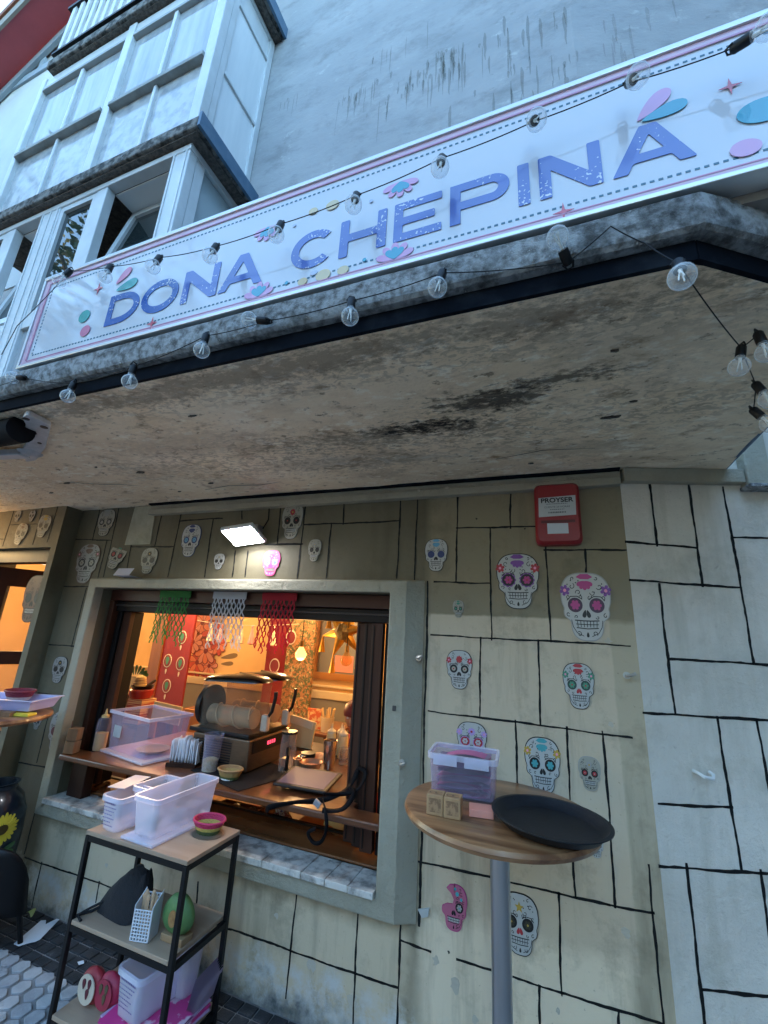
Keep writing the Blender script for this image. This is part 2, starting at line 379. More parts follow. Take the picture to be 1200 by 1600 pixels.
    for (cx, cy, rx, ry, w, col) in ((-.75,-.50,1.25,.30,.42,(.30,.23,.16)), (.05,-.62,.75,.30,.36,(.28,.22,.16)), (-1.6,-.55,.6,.25,.35,(.30,.23,.15)), (-.4,-1.05,1.9,.10,.35,(.18,.14,.10))):
        vs = N.new('ShaderNodeVectorMath'); vs.operation = 'SUBTRACT'; L.new(g.outputs['Position'], vs.inputs[0]); vs.inputs[1].default_value = (cx, cy, 2.378)
        vm = N.new('ShaderNodeVectorMath'); vm.operation = 'MULTIPLY'; L.new(vs.outputs[0], vm.inputs[0]); vm.inputs[1].default_value = (1/rx, 1/ry, 0)
        ln = N.new('ShaderNodeVectorMath'); ln.operation = 'LENGTH'; L.new(vm.outputs[0], ln.inputs[0])
        a = N.new('ShaderNodeMath'); a.operation = 'MULTIPLY_ADD'; L.new(n2.outputs['Fac'], a.inputs[0]); a.inputs[1].default_value = 1.6; L.new(ln.outputs['Value'], a.inputs[2])
        r = N.new('ShaderNodeMapRange'); r.inputs[1].default_value = 1.9; r.inputs[2].default_value = 1.2; r.inputs[4].default_value = w; L.new(a.outputs[0], r.inputs[0])
        q = N.new('ShaderNodeMath'); q.operation = 'MULTIPLY'; L.new(r.outputs[0], q.inputs[0]); L.new(ff.outputs[0], q.inputs[1])
        x = N.new('ShaderNodeMix'); x.data_type = 'RGBA'; L.new(q.outputs[0], x.inputs[0]); L.new(src, x.inputs[6]); x.inputs[7].default_value = (*col, 1); src = x.outputs[2]
    L.new(src, b.inputs['Base Color'])
    return m
M_SOFF = soffit_material()
M_CONC = pm('weathered_concrete', (.33,.35,.36), .9, col2=(.09,.09,.088), nscale=40, lo=.44, hi=.64, bump=.8, bscale=70, coords='World', detail=9, dirt=(((.46,.47,.46), 80, .60, .70), ((.04,.042,.042), 7, .50, .68)))
M_NAVY = pm('navy_painted_edge', (.003,.005,.009), .9, spec=.08, col2=(.016,.020,.026), nscale=9, lo=.5, hi=.75, coords='World')
M_BLUE = pm('blue_painted_edge', (.05,.12,.20), .5, col2=(.09,.16,.24), nscale=12, coords='World')
M_FRAMEW = pm('white_window_frame', (.62,.655,.665), .35, col2=(.53,.56,.56), nscale=5)
M_PANEL = pm('curtained_pane', (.24,.27,.295), .03, col2=(.46,.485,.49), nscale=3.0, stretch=(3,3,.35), lo=.3, hi=.7, coords='World', spec=.6)
M_FROST = pm('frosted_pane', (.46,.48,.48), .12, col2=(.30,.33,.35), nscale=9, lo=.45, hi=.62, coords='World', spec=.6, detail=9)
M_GLASS = pm('dark_window_glass', (.018,.025,.025), .015, spec=1.0)
M_TILE_HEX = pm('grey_hexagon_tile', (.40,.40,.415), .75, col2=(.30,.30,.315), nscale=14, bump=.4, bscale=120, coords='World', dirt=((.15,.15,.155), 7, .58, .72))
M_TILE_HEX2 = pm('grey_hexagon_tile_worn', (.47,.465,.47), .75, col2=(.36,.36,.37), nscale=14, bump=.4, bscale=120, coords='World', dirt=((.2,.2,.2), 9, .58, .72))
M_TILE_DK = pm('dark_square_tile', (.014,.016,.02), .55, col2=(.035,.038,.045), nscale=18, bump=.3, bscale=100, coords='World', dirt=((.14,.14,.14), 9, .62, .75))
M_GROUT = pm('grout', (.17,.17,.17), .9, col2=(.26,.26,.26), nscale=12, bump=.4, bscale=90, coords='World')

# ---------------------------------------------------------------- ground and pavement
def paving_material():
    m = pm('far_paving', (.46,.39,.325), .85, col2=(.55,.475,.40), nscale=5, bump=.5, bscale=60, coords='World')
    t = m.node_tree; N = t.nodes; L = t.links; b = N['Principled BSDF']; src = b.inputs['Base Color'].links[0].from_socket
    g = N.new('ShaderNodeNewGeometry'); v = N.new('ShaderNodeTexVoronoi'); v.feature = 'DISTANCE_TO_EDGE'; v.inputs['Scale'].default_value = 12; v.inputs['Randomness'].default_value = .15
    L.new(g.outputs['Position'], v.inputs['Vector']); r = N.new('ShaderNodeMapRange'); r.inputs[1].default_value = .05; r.inputs[2].default_value = .1; L.new(v.outputs['Distance'], r.inputs[0])
    x = N.new('ShaderNodeMix'); x.data_type = 'RGBA'; L.new(r.outputs[0], x.inputs[0]); x.inputs[6].default_value = (.10,.10,.10,1); L.new(src, x.inputs[7]); L.new(x.outputs[2], b.inputs['Base Color'])
    return m
o = MB().add([(-80,-80,-.03),(80,-80,-.03),(80,80,-.03),(-80,80,-.03)], [(0,1,2,3)]).build('ground', paving_material(), origin=(0,0,-.03)); o['kind'] = 'structure'
pav = MB().box((-3.6,-1.25,-.026),(.6,0,-.006)).build('pavement', M_GROUT); pav['kind'] = 'structure'
def tiles():
    s = .006
    hx = [(.036*cos(a), .037*sin(a)) for a in (radians(30+60*i) for i in range(6))]
    hx = rounded([(x*1.10, y*1.06) for x, y in hx], .004, 1)
    dk = [(-.034,-.027),(.034,-.027),(.034,.027),(-.034,.027)]
    def mesh(name, poly, mats):
        out = []
        for m_ in mats:
            b = MB(); n = len(poly)
            vs = [(x, y, -.012) for x, y in poly] + [(x, y, -.0015) for x, y in poly] + [(x*.95, y*.95, 0) for x, y in poly]
            fs = [(k*n+i, k*n+(i+1)%n, (k+1)*n+(i+1)%n, (k+1)*n+i) for k in range(2) for i in range(n)] + [tuple(range(2*n, 3*n))]
            me = bpy.data.meshes.new(name); me.from_pydata(vs, [], fs); me.materials.append(m_); me.update(); out.append(me)
        return out
    H = mesh('hexagonal_tile', hx, (M_TILE_HEX, M_TILE_HEX2)); D = mesh('square_tile', dk, (M_TILE_DK,))
    w = WL[pav.name]
    def put(name, me, x, y, z, rz=0):
        o = bpy.data.objects.new(name, me); COL.objects.link(o); o.parent = pav
        o.location = (x-w.x, y-w.y, z-w.z); o.rotation_euler = (random.uniform(-.012,.012), random.uniform(-.012,.012), rz+random.uniform(-.02,.02))
    for j in range(9):
        y = -.302 - j*.0725
        for i in range(33):
            x = -3.45 + i*.0856 + (.0428 if j%2 else 0)
            if not (-3.3 < x < -.65): continue
            put('hexagonal_tile', random.choice(H), x, y, random.uniform(.0,.004))
    for j in range(4):
        y = -.044 - j*.065
        for i in range(40):
            x = -3.28 + i*.0755 + (j%2)*.0
            if x > -.55: continue
            put('square_tile', D[0], x, y, random.uniform(.0,.003))
tiles()

# ---------------------------------------------------------------- street wall with the serving window
WALL = thing('shop_wall', 'olive painted rendered wall with black block lines around the serving window', 'wall', (-1.5,0,0))
X0, X1, Z0, Z1 = -2.87, -.75, .535, 1.80            # window opening
def ring(o, i, y0, y1, mb=None):
    """frame between outer and inner rectangles (x0,x1,z0,z1), front y0 back y1"""
    mb = mb or MB(); vs = []
    for y in (y0, y1):
        for (a, b, c, d) in (o, i): vs += [(a,y,c),(b,y,c),(b,y,d),(a,y,d)]
    fs = []
    for k in range(4):
        n = (k+1)%4
        fs += [(k,n,4+n,4+k), (8+n,8+k,12+k,12+n), (n,k,8+k,8+n), (4+k,4+n,12+n,12+k)]
    return mb.add(vs, fs)
ring((-3.34,.32,-.05,2.62), (X0,X1,Z0,Z1), 0, .24).build('wall_render', M_WALL, WALL)
mb = MB()
fo, bo, fi = (-2.945,-.665,.462,1.858), (-2.962,-.575,.452,1.872), (X0,X1,Z0,Z1)
def rect(r, y): a, b, c, d = r; return [(a,y,c),(b,y,c),(b,y,d),(a,y,d)]
mb.add(rect(bo, .01)+rect(fo, -.058)+rect(fi, -.062)+rect((X0-.002,X1+.002,Z0-.002,Z1+.002), .10), [(k*4+i, k*4+(i+1)%4, (k+1)*4+(i+1)%4, (k+1)*4+i) for k in range(3) for i in range(4)])
SUR = mb.build('window_surround', M_SURR, WALL, bevel=.006)
MB().box((-2.55,-.032,2.335),(.318,.01,2.366)).box((-2.55,-.045,2.300),(.318,.01,2.337)).build('cornice_strip', M_SURR, WALL, bevel=.004)
MB().box((-2.55,-.052,2.3665),(.318,.0,2.377)).build('dark_joint_strip', M_NAVY, WALL)
MB().prism([(-2.755,2.10),(-2.515,2.10),(-2.535,2.375),(-2.735,2.375)], 0, .006, FRONT(0)).build('covered_vent_panel', pm('cracked_filler', (.46,.44,.33), .9, col2=(.36,.34,.25), nscale=9, bump=1.2, bscale=14, coords='World'), WALL)
# marble sill in broken pieces
M_MARB = pm('chipped_marble', (.60,.58,.53), .55, col2=(.24,.23,.21), nscale=18, lo=.44, hi=.64, bump=.4, bscale=30, coords='World', dirt=((.12,.12,.11), 22, .62, .7))
xs = [-2.865,-2.62,-2.40,-2.13,-1.86,-1.55,-1.31,-1.10,-.98,-.87,-.752]
for a, b in zip(xs, xs[1:]):
    mb = MB(); s0, s1 = random.uniform(-.02,.02), random.uniform(-.02,.02)
    MB.prism(mb, [(a+.0015,-.082+random.uniform(-.003,.003)),(b-.0015,-.082+random.uniform(-.003,.003)),(b-.0015+0,.09),(a+.0015,.09)], .536, .562+random.uniform(-.002,.002), lambda u, v, d: (u, v, d))
    mb.build('sill_slab', M_MARB, SUR, bevel=.003)

def line_mesh(pts, w, fn, mb, seed):
    """hand-painted line: uneven width and a slight wander, 1.5 mm proud"""
    rnd = random.Random(seed); P_ = []; ws = []
    (a, b) = pts; L_ = math.hypot(b[0]-a[0], b[1]-a[1]); e_ = .008/L_; a, b = (a[0]-(b[0]-a[0])*e_, a[1]-(b[1]-a[1])*e_), (b[0]+(b[0]-a[0])*e_, b[1]+(b[1]-a[1])*e_); L_ += .016; n = max(4, int(L_/.018))
    dx, dz = (b[0]-a[0])/L_, (b[1]-a[1])/L_; off = 0; ph = rnd.uniform(0, 6)
    for i in range(n+1):
        t = i/n; off = .0015*sin(ph+t*L_*9) + .0009*sin(ph*2+t*L_*31) + rnd.uniform(-.0007,.0007)
        P_.append((a[0]+(b[0]-a[0])*t - dz*off, a[1]+(b[1]-a[1])*t + dx*off)); ws.append(w*rnd.uniform(.72,1.18)*(1+.2*sin(ph+t*9)))
    ws[0] *= .9; ws[-1] *= .85
    L2, R2 = ribbon(P_, ws); m = len(L2)
    vs = [fn(u, v, .0016) for u, v in L2] + [fn(u, v, .0016) for u, v in R2] + [fn(u, v, -.001) for u, v in L2] + [fn(u, v, -.001) for u, v in R2]
    fs = []
    for i in range(m-1): fs += [(i, m+i, m+i+1, i+1), (2*m+i, i, i+1, 2*m+i+1), (m+i, 3*m+i, 3*m+i+1, m+i+1)]
    mb.add(vs, fs); return mb
MAIN_LINES = [(-1.504, 2.345, -1.498, 2.078), (-1.333, 2.338, -1.333, 1.882), (-1.498, 2.078, -1.327, 2.074), (-1.079, 2.338, -1.074, 2.186), (-1.319, 2.188, -0.738, 2.186), (-1.147, 2.185, -1.149, 1.883), (-0.734, 2.334, -0.739, 1.885), (-0.64, 2.335, -0.642, 1.875), (-0.425, 2.33, -0.429, 1.867), (-0.263, 2.126, -0.265, 1.605), (-0.16, 2.322, -0.166, 2.129), (-0.535, 1.863, -0.27, 1.859), (-0.424, 2.135, -0.048, 2.13), (-0.013, 2.04, -0.008, 1.611), (-0.014, 2.012, 0.311, 2.009), (0.156, 2.009, 0.149, 1.906), (-0.546, 1.608, 0.289, 1.607), (-0.314, 1.603, -0.32, 1.273), (-0.064, 1.605, -0.067, 1.274), (-0.55, 1.27, 0.264, 1.261), (-0.168, 1.268, -0.172, 0.795), (0.032, 1.266, 0.029, 0.691), (0.167, 1.265, 0.164, 0.692), (-0.578, 0.678, 0.139, 0.69), (0.139, 0.69, 0.28, 0.698), (-0.029, 0.684, -0.035, 0.385), (-0.651, 0.46, -0.655, 0.12), (-0.643, 0.388, -0.528, 0.385), (-0.412, 0.384, 0.278, 0.39), (-1.155, 0.437, -1.163, 0.063), (-0.848, 0.44, -0.842, 0.066), (-1.493, 0.222, -0.66, 0.229), (-3.015, 0.679, -3.023, 0.227), (-3.007, 0.205, -2.266, 0.214), (-2.266, 0.214, -1.493, 0.222), (-2.86, 0.206, -2.856, 0.0), (-2.38, 0.215, -2.377, 0.132), (-3.28, 1.809, -2.95, 1.809), (-3.042, 1.794, -3.051, 1.411), (-3.28, 1.404, -2.95, 1.413), (-2.993, 1.411, -2.993, 1.107), (-3.265, 1.093, -2.948, 1.103), (-3.11, 0.987, -3.112, 0.702), (-3.28, 0.672, -2.968, 0.683), (-3.101, 2.393, -3.1, 2.149), (-3.28, 2.155, -2.912, 2.139), (-2.902, 2.397, -2.899, 1.884), (-2.949, 2.136, -2.95, 1.809), (-2.704, 2.395, -2.691, 1.915), (-2.693, 2.084, -2.313, 2.08), (-2.467, 2.372, -2.474, 2.088), (-2.294, 2.348, -2.303, 1.886), (-2.288, 2.254, -1.941, 2.256), (-2.011, 2.246, -2.003, 1.887), (-1.794, 2.037, -1.791, 1.888), (-1.703, 2.035, -1.697, 1.888), (-1.799, 2.333, -1.784, 2.248), (-1.579, 2.076, -1.335, 2.07), (0.284, 0.837, 0.28, 0.39), (-0.113, 0.382, -0.116, 0.275), (0.146, 0.382, 0.143, 0.35), (-2.04, 0.319, -2.035, 0.22), (-1.716, 0.355, -1.707, 0.221)]
for i, (a, b, c, d) in enumerate(MAIN_LINES): line_mesh(((a,b),(c,d)), .0080, FRONT(0), MB(), i).build('painted_line', M_LINE, WALL)
line_mesh(((-.572,.46),(-.572,1.86)), .010, FRONT(.001), MB(), 991).build('painted_line', M_LINE, WALL)

# chips and knocks in the paint
rc_ = random.Random(31); M_CHIP = pm('bare_plaster_chip', (.50,.45,.36), .9, bump=.6, bscale=120); M_PIT = pm('dark_pit', (.05,.045,.035), .9)
for (cx, cz, r_, k_) in ((-.60,.55,.012,0),(-.50,.36,.020,0),(-.42,.30,.030,0),(-.35,.22,.018,0),(-.20,.47,.014,0),(.19,.62,.022,0),(.20,1.30,.016,0),(.215,1.62,.020,0),(-.45,.40,.007,1),(-.30,.92,.006,1),(-1.25,.33,.016,0),(-1.05,.20,.028,0),(-1.55,.16,.034,0),(-.85,.14,.03,0),(-2.2,.13,.03,0),(-.10,2.12,.006,1),(-.33,2.18,.007,1),(.02,.95,.010,0),(-.05,.33,.012,0),(-2.35,.30,.014,0),(-.62,2.335,.010,0),(-.47,2.338,.013,0)):
    r_ *= .7
    pts = [(cx+r_*rc_.uniform(.5,1.3)*cos(t)*1.1, cz+r_*rc_.uniform(.5,1.4)*sin(t)) for t in (2*pi*q/11 for q in range(11))]
    MB().prism(pts, -.001, .0012 if cz < 2.33 else .0468, FRONT(0)).build('paint_chip', M_PIT if k_ else M_CHIP, WALL)

# wall that turns back to the right
A = radians(15); RX = .32
RIGHT = lambda u, v, d: (RX + u*cos(A) + d*sin(A), u*sin(A) - d*cos(A), v)
RW = thing('corner_wall', 'pale block-lined wall turning back at the right corner', 'wall', (RX,0,0))
MB().prism([(0,-.05),(4.1,-.05),(4.1,2.63),(0,2.63)], 0, -.24, RIGHT).build('wall_render', M_WALLR, RW)
RIGHT_LINES = [(0.126, 2.311, 0.125, 2.035), (0.29, 2.307, 0.287, 1.867), (0.433, 2.301, 0.434, 1.569), (0.002, 2.043, 0.279, 2.027), (0.002, 1.878, 0.43, 1.864), (0.115, 1.861, 0.114, 1.367), (0.119, 1.563, 0.542, 1.564), (0.439, 2.077, 0.613, 2.082), (0.002, 1.354, 0.505, 1.363), (0.268, 1.355, 0.272, 0.867), (0.407, 1.356, 0.414, 1.07), (0.022, 1.044, 0.269, 1.055), (0.002, 0.845, 0.412, 0.861), (0.089, 0.857, 0.09, 0.38), (0.098, 0.504, 0.347, 0.513), (0.335, 0.862, 0.33, 0.645)]
for i, (a, b, c, d) in enumerate(RIGHT_LINES): line_mesh(((a,b),(c,d)), .0095, RIGHT, MB(), 200+i).build('painted_line', M_LINE, RW)
MB().prism([(.003,2.314),(.50,2.314),(.50,2.377),(.003,2.377)], 0, .045, RIGHT).build('cornice_strip', M_SURR, RW, bevel=.004)
MB().prism([(.503,2.30),(.60,2.30),(.60,2.62),(.503,2.62)], 0, .055, RIGHT).build('corner_block', M_SURR, RW, bevel=.006)
MB().prism([(.498,2.285),(.625,2.285),(.625,2.302),(.498,2.302)], 0, .075, RIGHT).build('ledge', M_CONC, RW, bevel=.004)

# door wall on the left, a little proud of the window wall
DW = thing('entrance_wall', 'dark block-lined wall around the open entrance door at far left', 'wall', (-4,-.12,0))
mb = MB().box((-3.345,-.12,-.05),(-3.285,.24,2.62)); mb.box((-4.35,-.12,2.075),(-3.345,.24,2.62)); mb.box((-6.2,-.12,-.05),(-4.35,.24,2.62))
mb.build('wall_render', M_WALL, DW)
DOOR_LINES = [(-4.09, 2.386, -3.905, 2.376), (-3.905, 2.376, -3.915, 2.1), (-3.9, 2.262, -3.535, 2.252), (-3.562, 2.389, -3.559, 2.102), (-3.39, 2.379, -3.399, 2.117), (-4.229, 2.159, -3.911, 2.15)]
for i, (a, b, c, d) in enumerate(DOOR_LINES): line_mesh(((a,b),(c,d)), .007, FRONT(-.12), MB(), 300+i).build('painted_line', M_LINE, DW)

# ---------------------------------------------------------------- upper facade
UF = thing('upper_facade', 'grey blue stucco upper wall streaked with green algae above the sign', 'facade', (-3,0,2.6))
gab = lambda x: 13.52 + .55*x if x < 0 else 13.52 - .0*x
MB().prism([(-9.6,2.62),(.32,2.62),(.32,13.66),(-.0,13.5),(-9.6,8.24)], 0, -.3, FRONT(0)).build('stucco_wall', M_UP, UF)
MB().prism([(.0,2.631),(4.1,2.631),(4.1,13.5),(.0,13.5)], 0, -.24, RIGHT).build('side_stucco', M_UP, UF)
rs = random.Random(3)
mb = MB()
for (cx, cz, n, sp) in [(0.012, 5.289, 10, 0.35), (-0.305, 5.724, 7, 0.2), (-0.712, 5.663, 26, 0.22), (-0.567, 5.823, 16, 0.16), (-1.256, 5.838, 14, 0.16), (0.321, 5.19, 12, 0.22), (-0.835, 6.227, 5, 0.18), (-1.899, 6.129, 4, 0.12), (0.152, 5.69, 6, 0.3)]:
    for k in range(int(n*1.5)):
        x = cx + rs.gauss(0, sp); z = cz + rs.gauss(0, sp*.25) + (x-cx)*.25; L_ = rs.choice((.06,.10,.16,.26,.40))*rs.uniform(.7,1.2); w = rs.uniform(.005,.024)
        pts = [(x+rs.uniform(-.003,.003), z-L_*t/5) for t in range(6)]
        stroke(mb, pts, [w*.3, w, w*.9, w*.7, w*.5, w*.15], .003+k*.00004, FRONT(0))
mb.build('algae_streak', M_STREAK, UF, kind='stuff')
# raking red eave of the gable with its roof edge, and pale trim boards under it
EV = thing('gable_eave', 'dark red painted raking eave at the top left corner against white sky', 'roof', (-6.5,-.2,9.4))
M_RED = pm('dark_red_eave_paint', (.36,.06,.075), .45, col2=(.31,.05,.065), nscale=3)
def rake(x): return 9.40 + .55*(x+7.53)
for nm, y0, y1, z0, z1, m_ in (('soffit_board',-.44,-.004,0,.06,M_RED), ('verge_board',-.475,-.442,-.03,.20,pm('grey_verge', (.22,.20,.18), .7)), ('roof_slab',-.50,.30,.21,.34,pm('roof_tile_red', (.25,.10,.07), .8, col2=(.16,.07,.05), nscale=10))):
    MB().add([(-10.5,y0,rake(-10.5)+z0),(-.5,y0,rake(-.5)+z0),(-.5,y1,rake(-.5)+z0),(-10.5,y1,rake(-10.5)+z0),(-10.5,y0,rake(-10.5)+z1),(-.5,y0,rake(-.5)+z1),(-.5,y1,rake(-.5)+z1),(-10.5,y1,rake(-10.5)+z1)],
        [(0,3,2,1),(4,5,6,7),(0,1,5,4),(1,2,6,5),(2,3,7,6),(3,0,4,7)]).build(nm, m_, EV)
M_TRIM = pm('blue_grey_trim', (.26,.34,.42), .5)
MB().box((-9.5,-.04,9.30),(-5.6,-.001,9.44)).build('trim_board', M_TRIM, UF)
MB().beam((-9.0,-.05,rake(-9.0)-.12),(-4.0,-.05,rake(-4.0)-.12),.05,.16).build('trim_board', M_TRIM, UF)
for x in (-6.72,-6.2): MB().box((x-.05,-.035,9.445),(x+.05,-.002,rake(x)-.2)).build('trim_board', M_TRIM, UF)
M_WHITEW = pm('white_render_panel', (.50,.54,.56), .6, col2=(.44,.48,.50), nscale=2, coords='World')
MB().box((-9.5,-.012,5.06),(-4.80,-.001,9.295)).build('white_render_panel', M_WHITEW, UF)

# ---------------------------------------------------------------- glazed bay
BAY = thing('glazed_bay', 'white glazed bay projecting from the upper wall with mossy slab edges', 'bay window', (-3.5,-.3,2.55))
M_MOSS = pm('mossy_slab_edge', (.20,.195,.18), .9, col2=(.035,.035,.032), nscale=14, lo=.42, hi=.58, bump=1, bscale=30, coords='World', dirt=((.50,.53,.55), 18, .64, .74))
M_PEB = pm('pebbledash_underside', (.16,.14,.12), .95, col2=(.06,.055,.05), nscale=40, bump=1, bscale=70, coords='World')
for (z0, z1, xl) in ((4.925,5.03,-4.86), (7.045,7.16,-4.62)):
    s = MB().box((xl,-.635,z0),(-2.13,-.0,z1)).build('floor_slab', M_MOSS, BAY, bevel=.012)
    MB().box((-2.128,-.637,z0-.006),(-2.105,-.0,z1+.02)).build('edge_board', M_BLUE, s)
    MB().box((xl+.03,-.61,z0-.012),(-2.16,-.0,z0-.001)).build('underside', M_PEB, s)
def frame(parent, rects, y0, y1, mat_, name): 
    for (a, b, c, d) in rects: MB().box((a,y0,c),(b,y1,d)).build(name, mat_, parent, bevel=.006)
# upper storey of the bay: posts, rails, panes
XL, XR, YF = -4.74, -2.22, -.57
frame(BAY, [(XL,XL+.07,5.055,7.02),(-3.47,-3.37,5.055,7.02),(XR-.10,XR,5.055,7.02)], YF-.012, YF+.06, M_FRAMEW, 'post')
for a, b in ((XL+.07,-3.47),(-3.37,XR-.10)):
    m_ = (a+b)/2
    frame(BAY, [(a,b,6.86,7.02)], YF+.002, YF+.06, M_FRAMEW, 'frieze_rail')
    MB().box((a,YF-.03,5.862),(b,YF+.05,5.905)).build('sill_rail', pm('grey_sill_rail', (.20,.215,.20), .6, col2=(.30,.32,.31), nscale=8), BAY, bevel=.004)
    MB().box((a,YF-.012,6.822),(b,YF+.04,6.858)).build('head_rail', pm('grey_head_rail', (.33,.36,.36), .5), BAY, bevel=.004)
    frame(BAY, [(m_-.016,m_+.016,5.055,5.861),(m_-.020,m_+.020,5.906,6.821)], YF, YF+.05, M_FRAMEW, 'mullion')
    for c, d in ((a, m_-.016),(m_+.016, b)):
        MB().box((c,YF+.025,5.055),(d,YF+.035,5.861)).build('frosted_pane', M_FROST, BAY)
        MB().box((c,YF+.028,5.906),(d,YF+.038,6.821)).build('curtained_pane', M_PANEL, BAY)
XS = XR
def side(rects, x0, x1, mat_, name):
    for (a, b, c, d) in rects: MB().box((x0,a,c),(x1,b,d)).build(name, mat_, BAY, bevel=.005)
side([(YF+.062,YF+.12,5.055,7.02),(-.06,-.004,5.055,7.02)], XS-.06, XS-.006, M_FRAMEW, 'post')
side([(YF+.12,-.06,5.84,5.872),(YF+.12,-.06,6.70,6.735),(YF+.12,-.06,6.98,7.02)], XS-.055, XS-.008, M_FRAMEW, 'rail')
for c, d in ((5.055,5.839),(5.873,6.699),(6.736,6.979)): MB().box((XS-.035,YF+.12,c),(XS-.025,-.06,d)).build('side_pane', pm('light_painted_side_pane', (.66,.70,.71), .12, col2=(.76,.79,.79), nscale=2.5, stretch=(3,3,.35), coords='World'), BAY)  # lighter copy of the curtained pane in place of light on this side
# balcony railing above
for i in range(19):
    x = -4.50 + i*.125; MB().box((x-.026,-.635,7.26),(x+.026,-.615,7.95)).build('railing_bar', M_FRAMEW, BAY)
MB().beam((-4.6,-.625,7.98),(-2.14,-.625,7.98),.05,.04).build('handrail', DARKMETAL, BAY)
MB().beam((-4.6,-.625,7.245),(-2.14,-.625,7.245),.03,.03).build('bottom_rail', DARKMETAL, BAY)
# lower storey: white casements, two of them tilted open
YL = -.565; XL2, XR2 = -4.70, -2.24
M_REV = pm('grey_window_reveal', (.74,.77,.77), .5)
frame(BAY, [(XR2-.16,XR2,2.52,4.85),(-3.86,-3.63,2.52,4.85),(-4.76,-4.62,2.52,4.85)], YL, YL+.07, M_FRAMEW, 'post')
frame(BAY, [(XL2,XR2,4.852,4.906)], YL-.004, YL+.07, M_FRAMEW, 'head_rail')
for x_ in (XR2-.145,XR2-.03,-3.845,-3.745,-3.655,-4.64): MB().box((x_-.008,YL-.006,2.52),(x_+.008,YL-.0005,4.85)).build('bead', M_FRAMEW, BAY)
MB().box((XR2-.07,YL+.0,4.852),(XR2+.002,-.0,4.906)).build('head_rail', M_FRAMEW, BAY)
for a, b in ((-3.63,XR2-.16),(-4.62,-3.86)):
    frame(BAY, [(a,b,3.66,3.76)], YL+.004, YL+.07, M_FRAMEW, 'transom')
    mid = a + (b-a)*(.40 if a > -3.9 else .44)
    frame(BAY, [(mid-.06,mid+.06,3.762,4.85),(mid-.05,mid+.05,2.52,3.658)], YL+.002, YL+.07, M_FRAMEW, 'mullion')
    for c, d in ((a, mid-.05),(mid+.05, b)): MB().box((c,YL+.03,2.52),(d,YL+.04,3.658)).build('lower_pane', M_PANEL, BAY)
    MB().box((a+.045,YL+.03,3.81),(mid-.105,YL+.036,4.80)).build('pane', M_GLASS, BAY)
    ring((a+.001,mid-.061,3.762,4.85),(a+.045,mid-.105,3.81,4.80), YL+.008, YL+.05).build('casement', M_FRAMEW, BAY)
    # tilted sash: hinged at the bottom, leaning inwards
    T = Matrix.Rotation(radians(-11), 3, 'X'); piv = Vector((0, YL+.05, 3.80))
    tl = lambda p: tuple(T @ (Vector(p)-piv) + piv)
    r = ring((mid+.065,b-.005,3.80,4.84),(mid+.125,b-.065,3.87,4.77), YL+.02, YL+.07); r.v = [tl(p) for p in r.v]
    sash = r.build('tilted_sash', M_FRAMEW, BAY)
    g = MB().box((mid+.125,YL+.04,3.87),(b-.065,YL+.046,4.77)); g.v = [tl(p) for p in g.v]; g.build('pane', M_GLASS, sash)
    MB().box((mid+.061,YL+.27,3.76),(b,YL+.28,4.85)).build('dim_room_backing', M_REV, BAY)
    MB().box((mid+.061,YL+.07,4.835),(b,YL+.30,4.849)).build('reveal_head', M_REV, BAY)
side([(YL+.072,YL+.15,2.52,4.85),(-.08,-.004,2.52,4.85)], XR2-.06, XR2-.004, M_FRAMEW, 'post')
MB().box((XR2-.04,YL+.15,2.52),(XR2-.03,-.08,4.85)).build('side_pane', pm('grey_side_pane', (.33,.40,.42), .15, spec=.8), BAY)

# ---------------------------------------------------------------- canopy
CAN = thing('concrete_canopy', 'stained and peeling concrete canopy over the serving window', 'canopy', (-2,-.6,2.378))
OUT = [(-6.2,-1.21),(.318,-1.21),(.745,-.925),(.745,.35),(-6.2,.35)]
def inset(k): return [(-6.2,-1.21-k),(.318+.3*k,-1.21-k),(.745+k,-.925-.5*k),(.745+k,.35),(-6.2,.35)]
PL = lambda u, v, d: (u, v, d)
# soffit as a slightly uneven sheet, edges behind it
mb = MB(); nx, ny = 110, 26
def sof(i, j):
    x = -6.2 + 6.945*i/(nx-1); yf = -1.208 if x < .318 else -1.208 + (x-.318)/.427*.285
    y = yf + (.34-yf)*j/(ny-1); z = 2.378
    if 0 < j < ny-1: z += .0035*sin(x*5.1+y*3)*sin(y*9+x) + .002*sin(x*23+y*17)
    return (x, y, z)
mb.add([sof(i, j) for j in range(ny) for i in range(nx)], [(j*nx+i, j*nx+i+1, (j+1)*nx+i+1, (j+1)*nx+i) for j in range(ny-1) for i in range(nx-1)])
mb.build('soffit', M_SOFF, CAN, smooth=True)
MB().prism(OUT, 2.384, 2.427, PL).build('slab', M_NAVY, CAN)
for a, b in (((-6.2,-1.21),(.318,-1.21)), ((.318,-1.21),(.745,-.925)), ((.745,-.925),(.745,.35))):
    MB().beam((a[0],a[1],2.4015),(b[0],b[1],2.4015),.012,.049).build('edge_strip', M_BLUE if a[0] > .7 else M_NAVY, CAN)
mb = MB(); o_, i_ = inset(.042), inset(-.16)
xs_ = [-6.2+ (6.53)*k/80 for k in range(81)]
rng_ = random.Random(11)
prof = [(-1.17,2.428),(-1.236,2.428),(-1.246,2.436),(-1.2535,2.462),(-1.2525,2.509),(-1.248,2.513),(-1.10,2.516)]
path = [(x,0,0) for x in xs_] ; vs = []; 
cap_pts = [(x, -1.0, 0) for x in xs_]
for x in xs_:
    for (y, z) in prof: vs.append((x, y+rng_.uniform(-.0012,.0012), z+rng_.uniform(-.0015,.0015)))
ch = [(.33,-1.21),(.42,-1.15),(.53,-1.075),(.64,-1.00),(.755,-.925)]
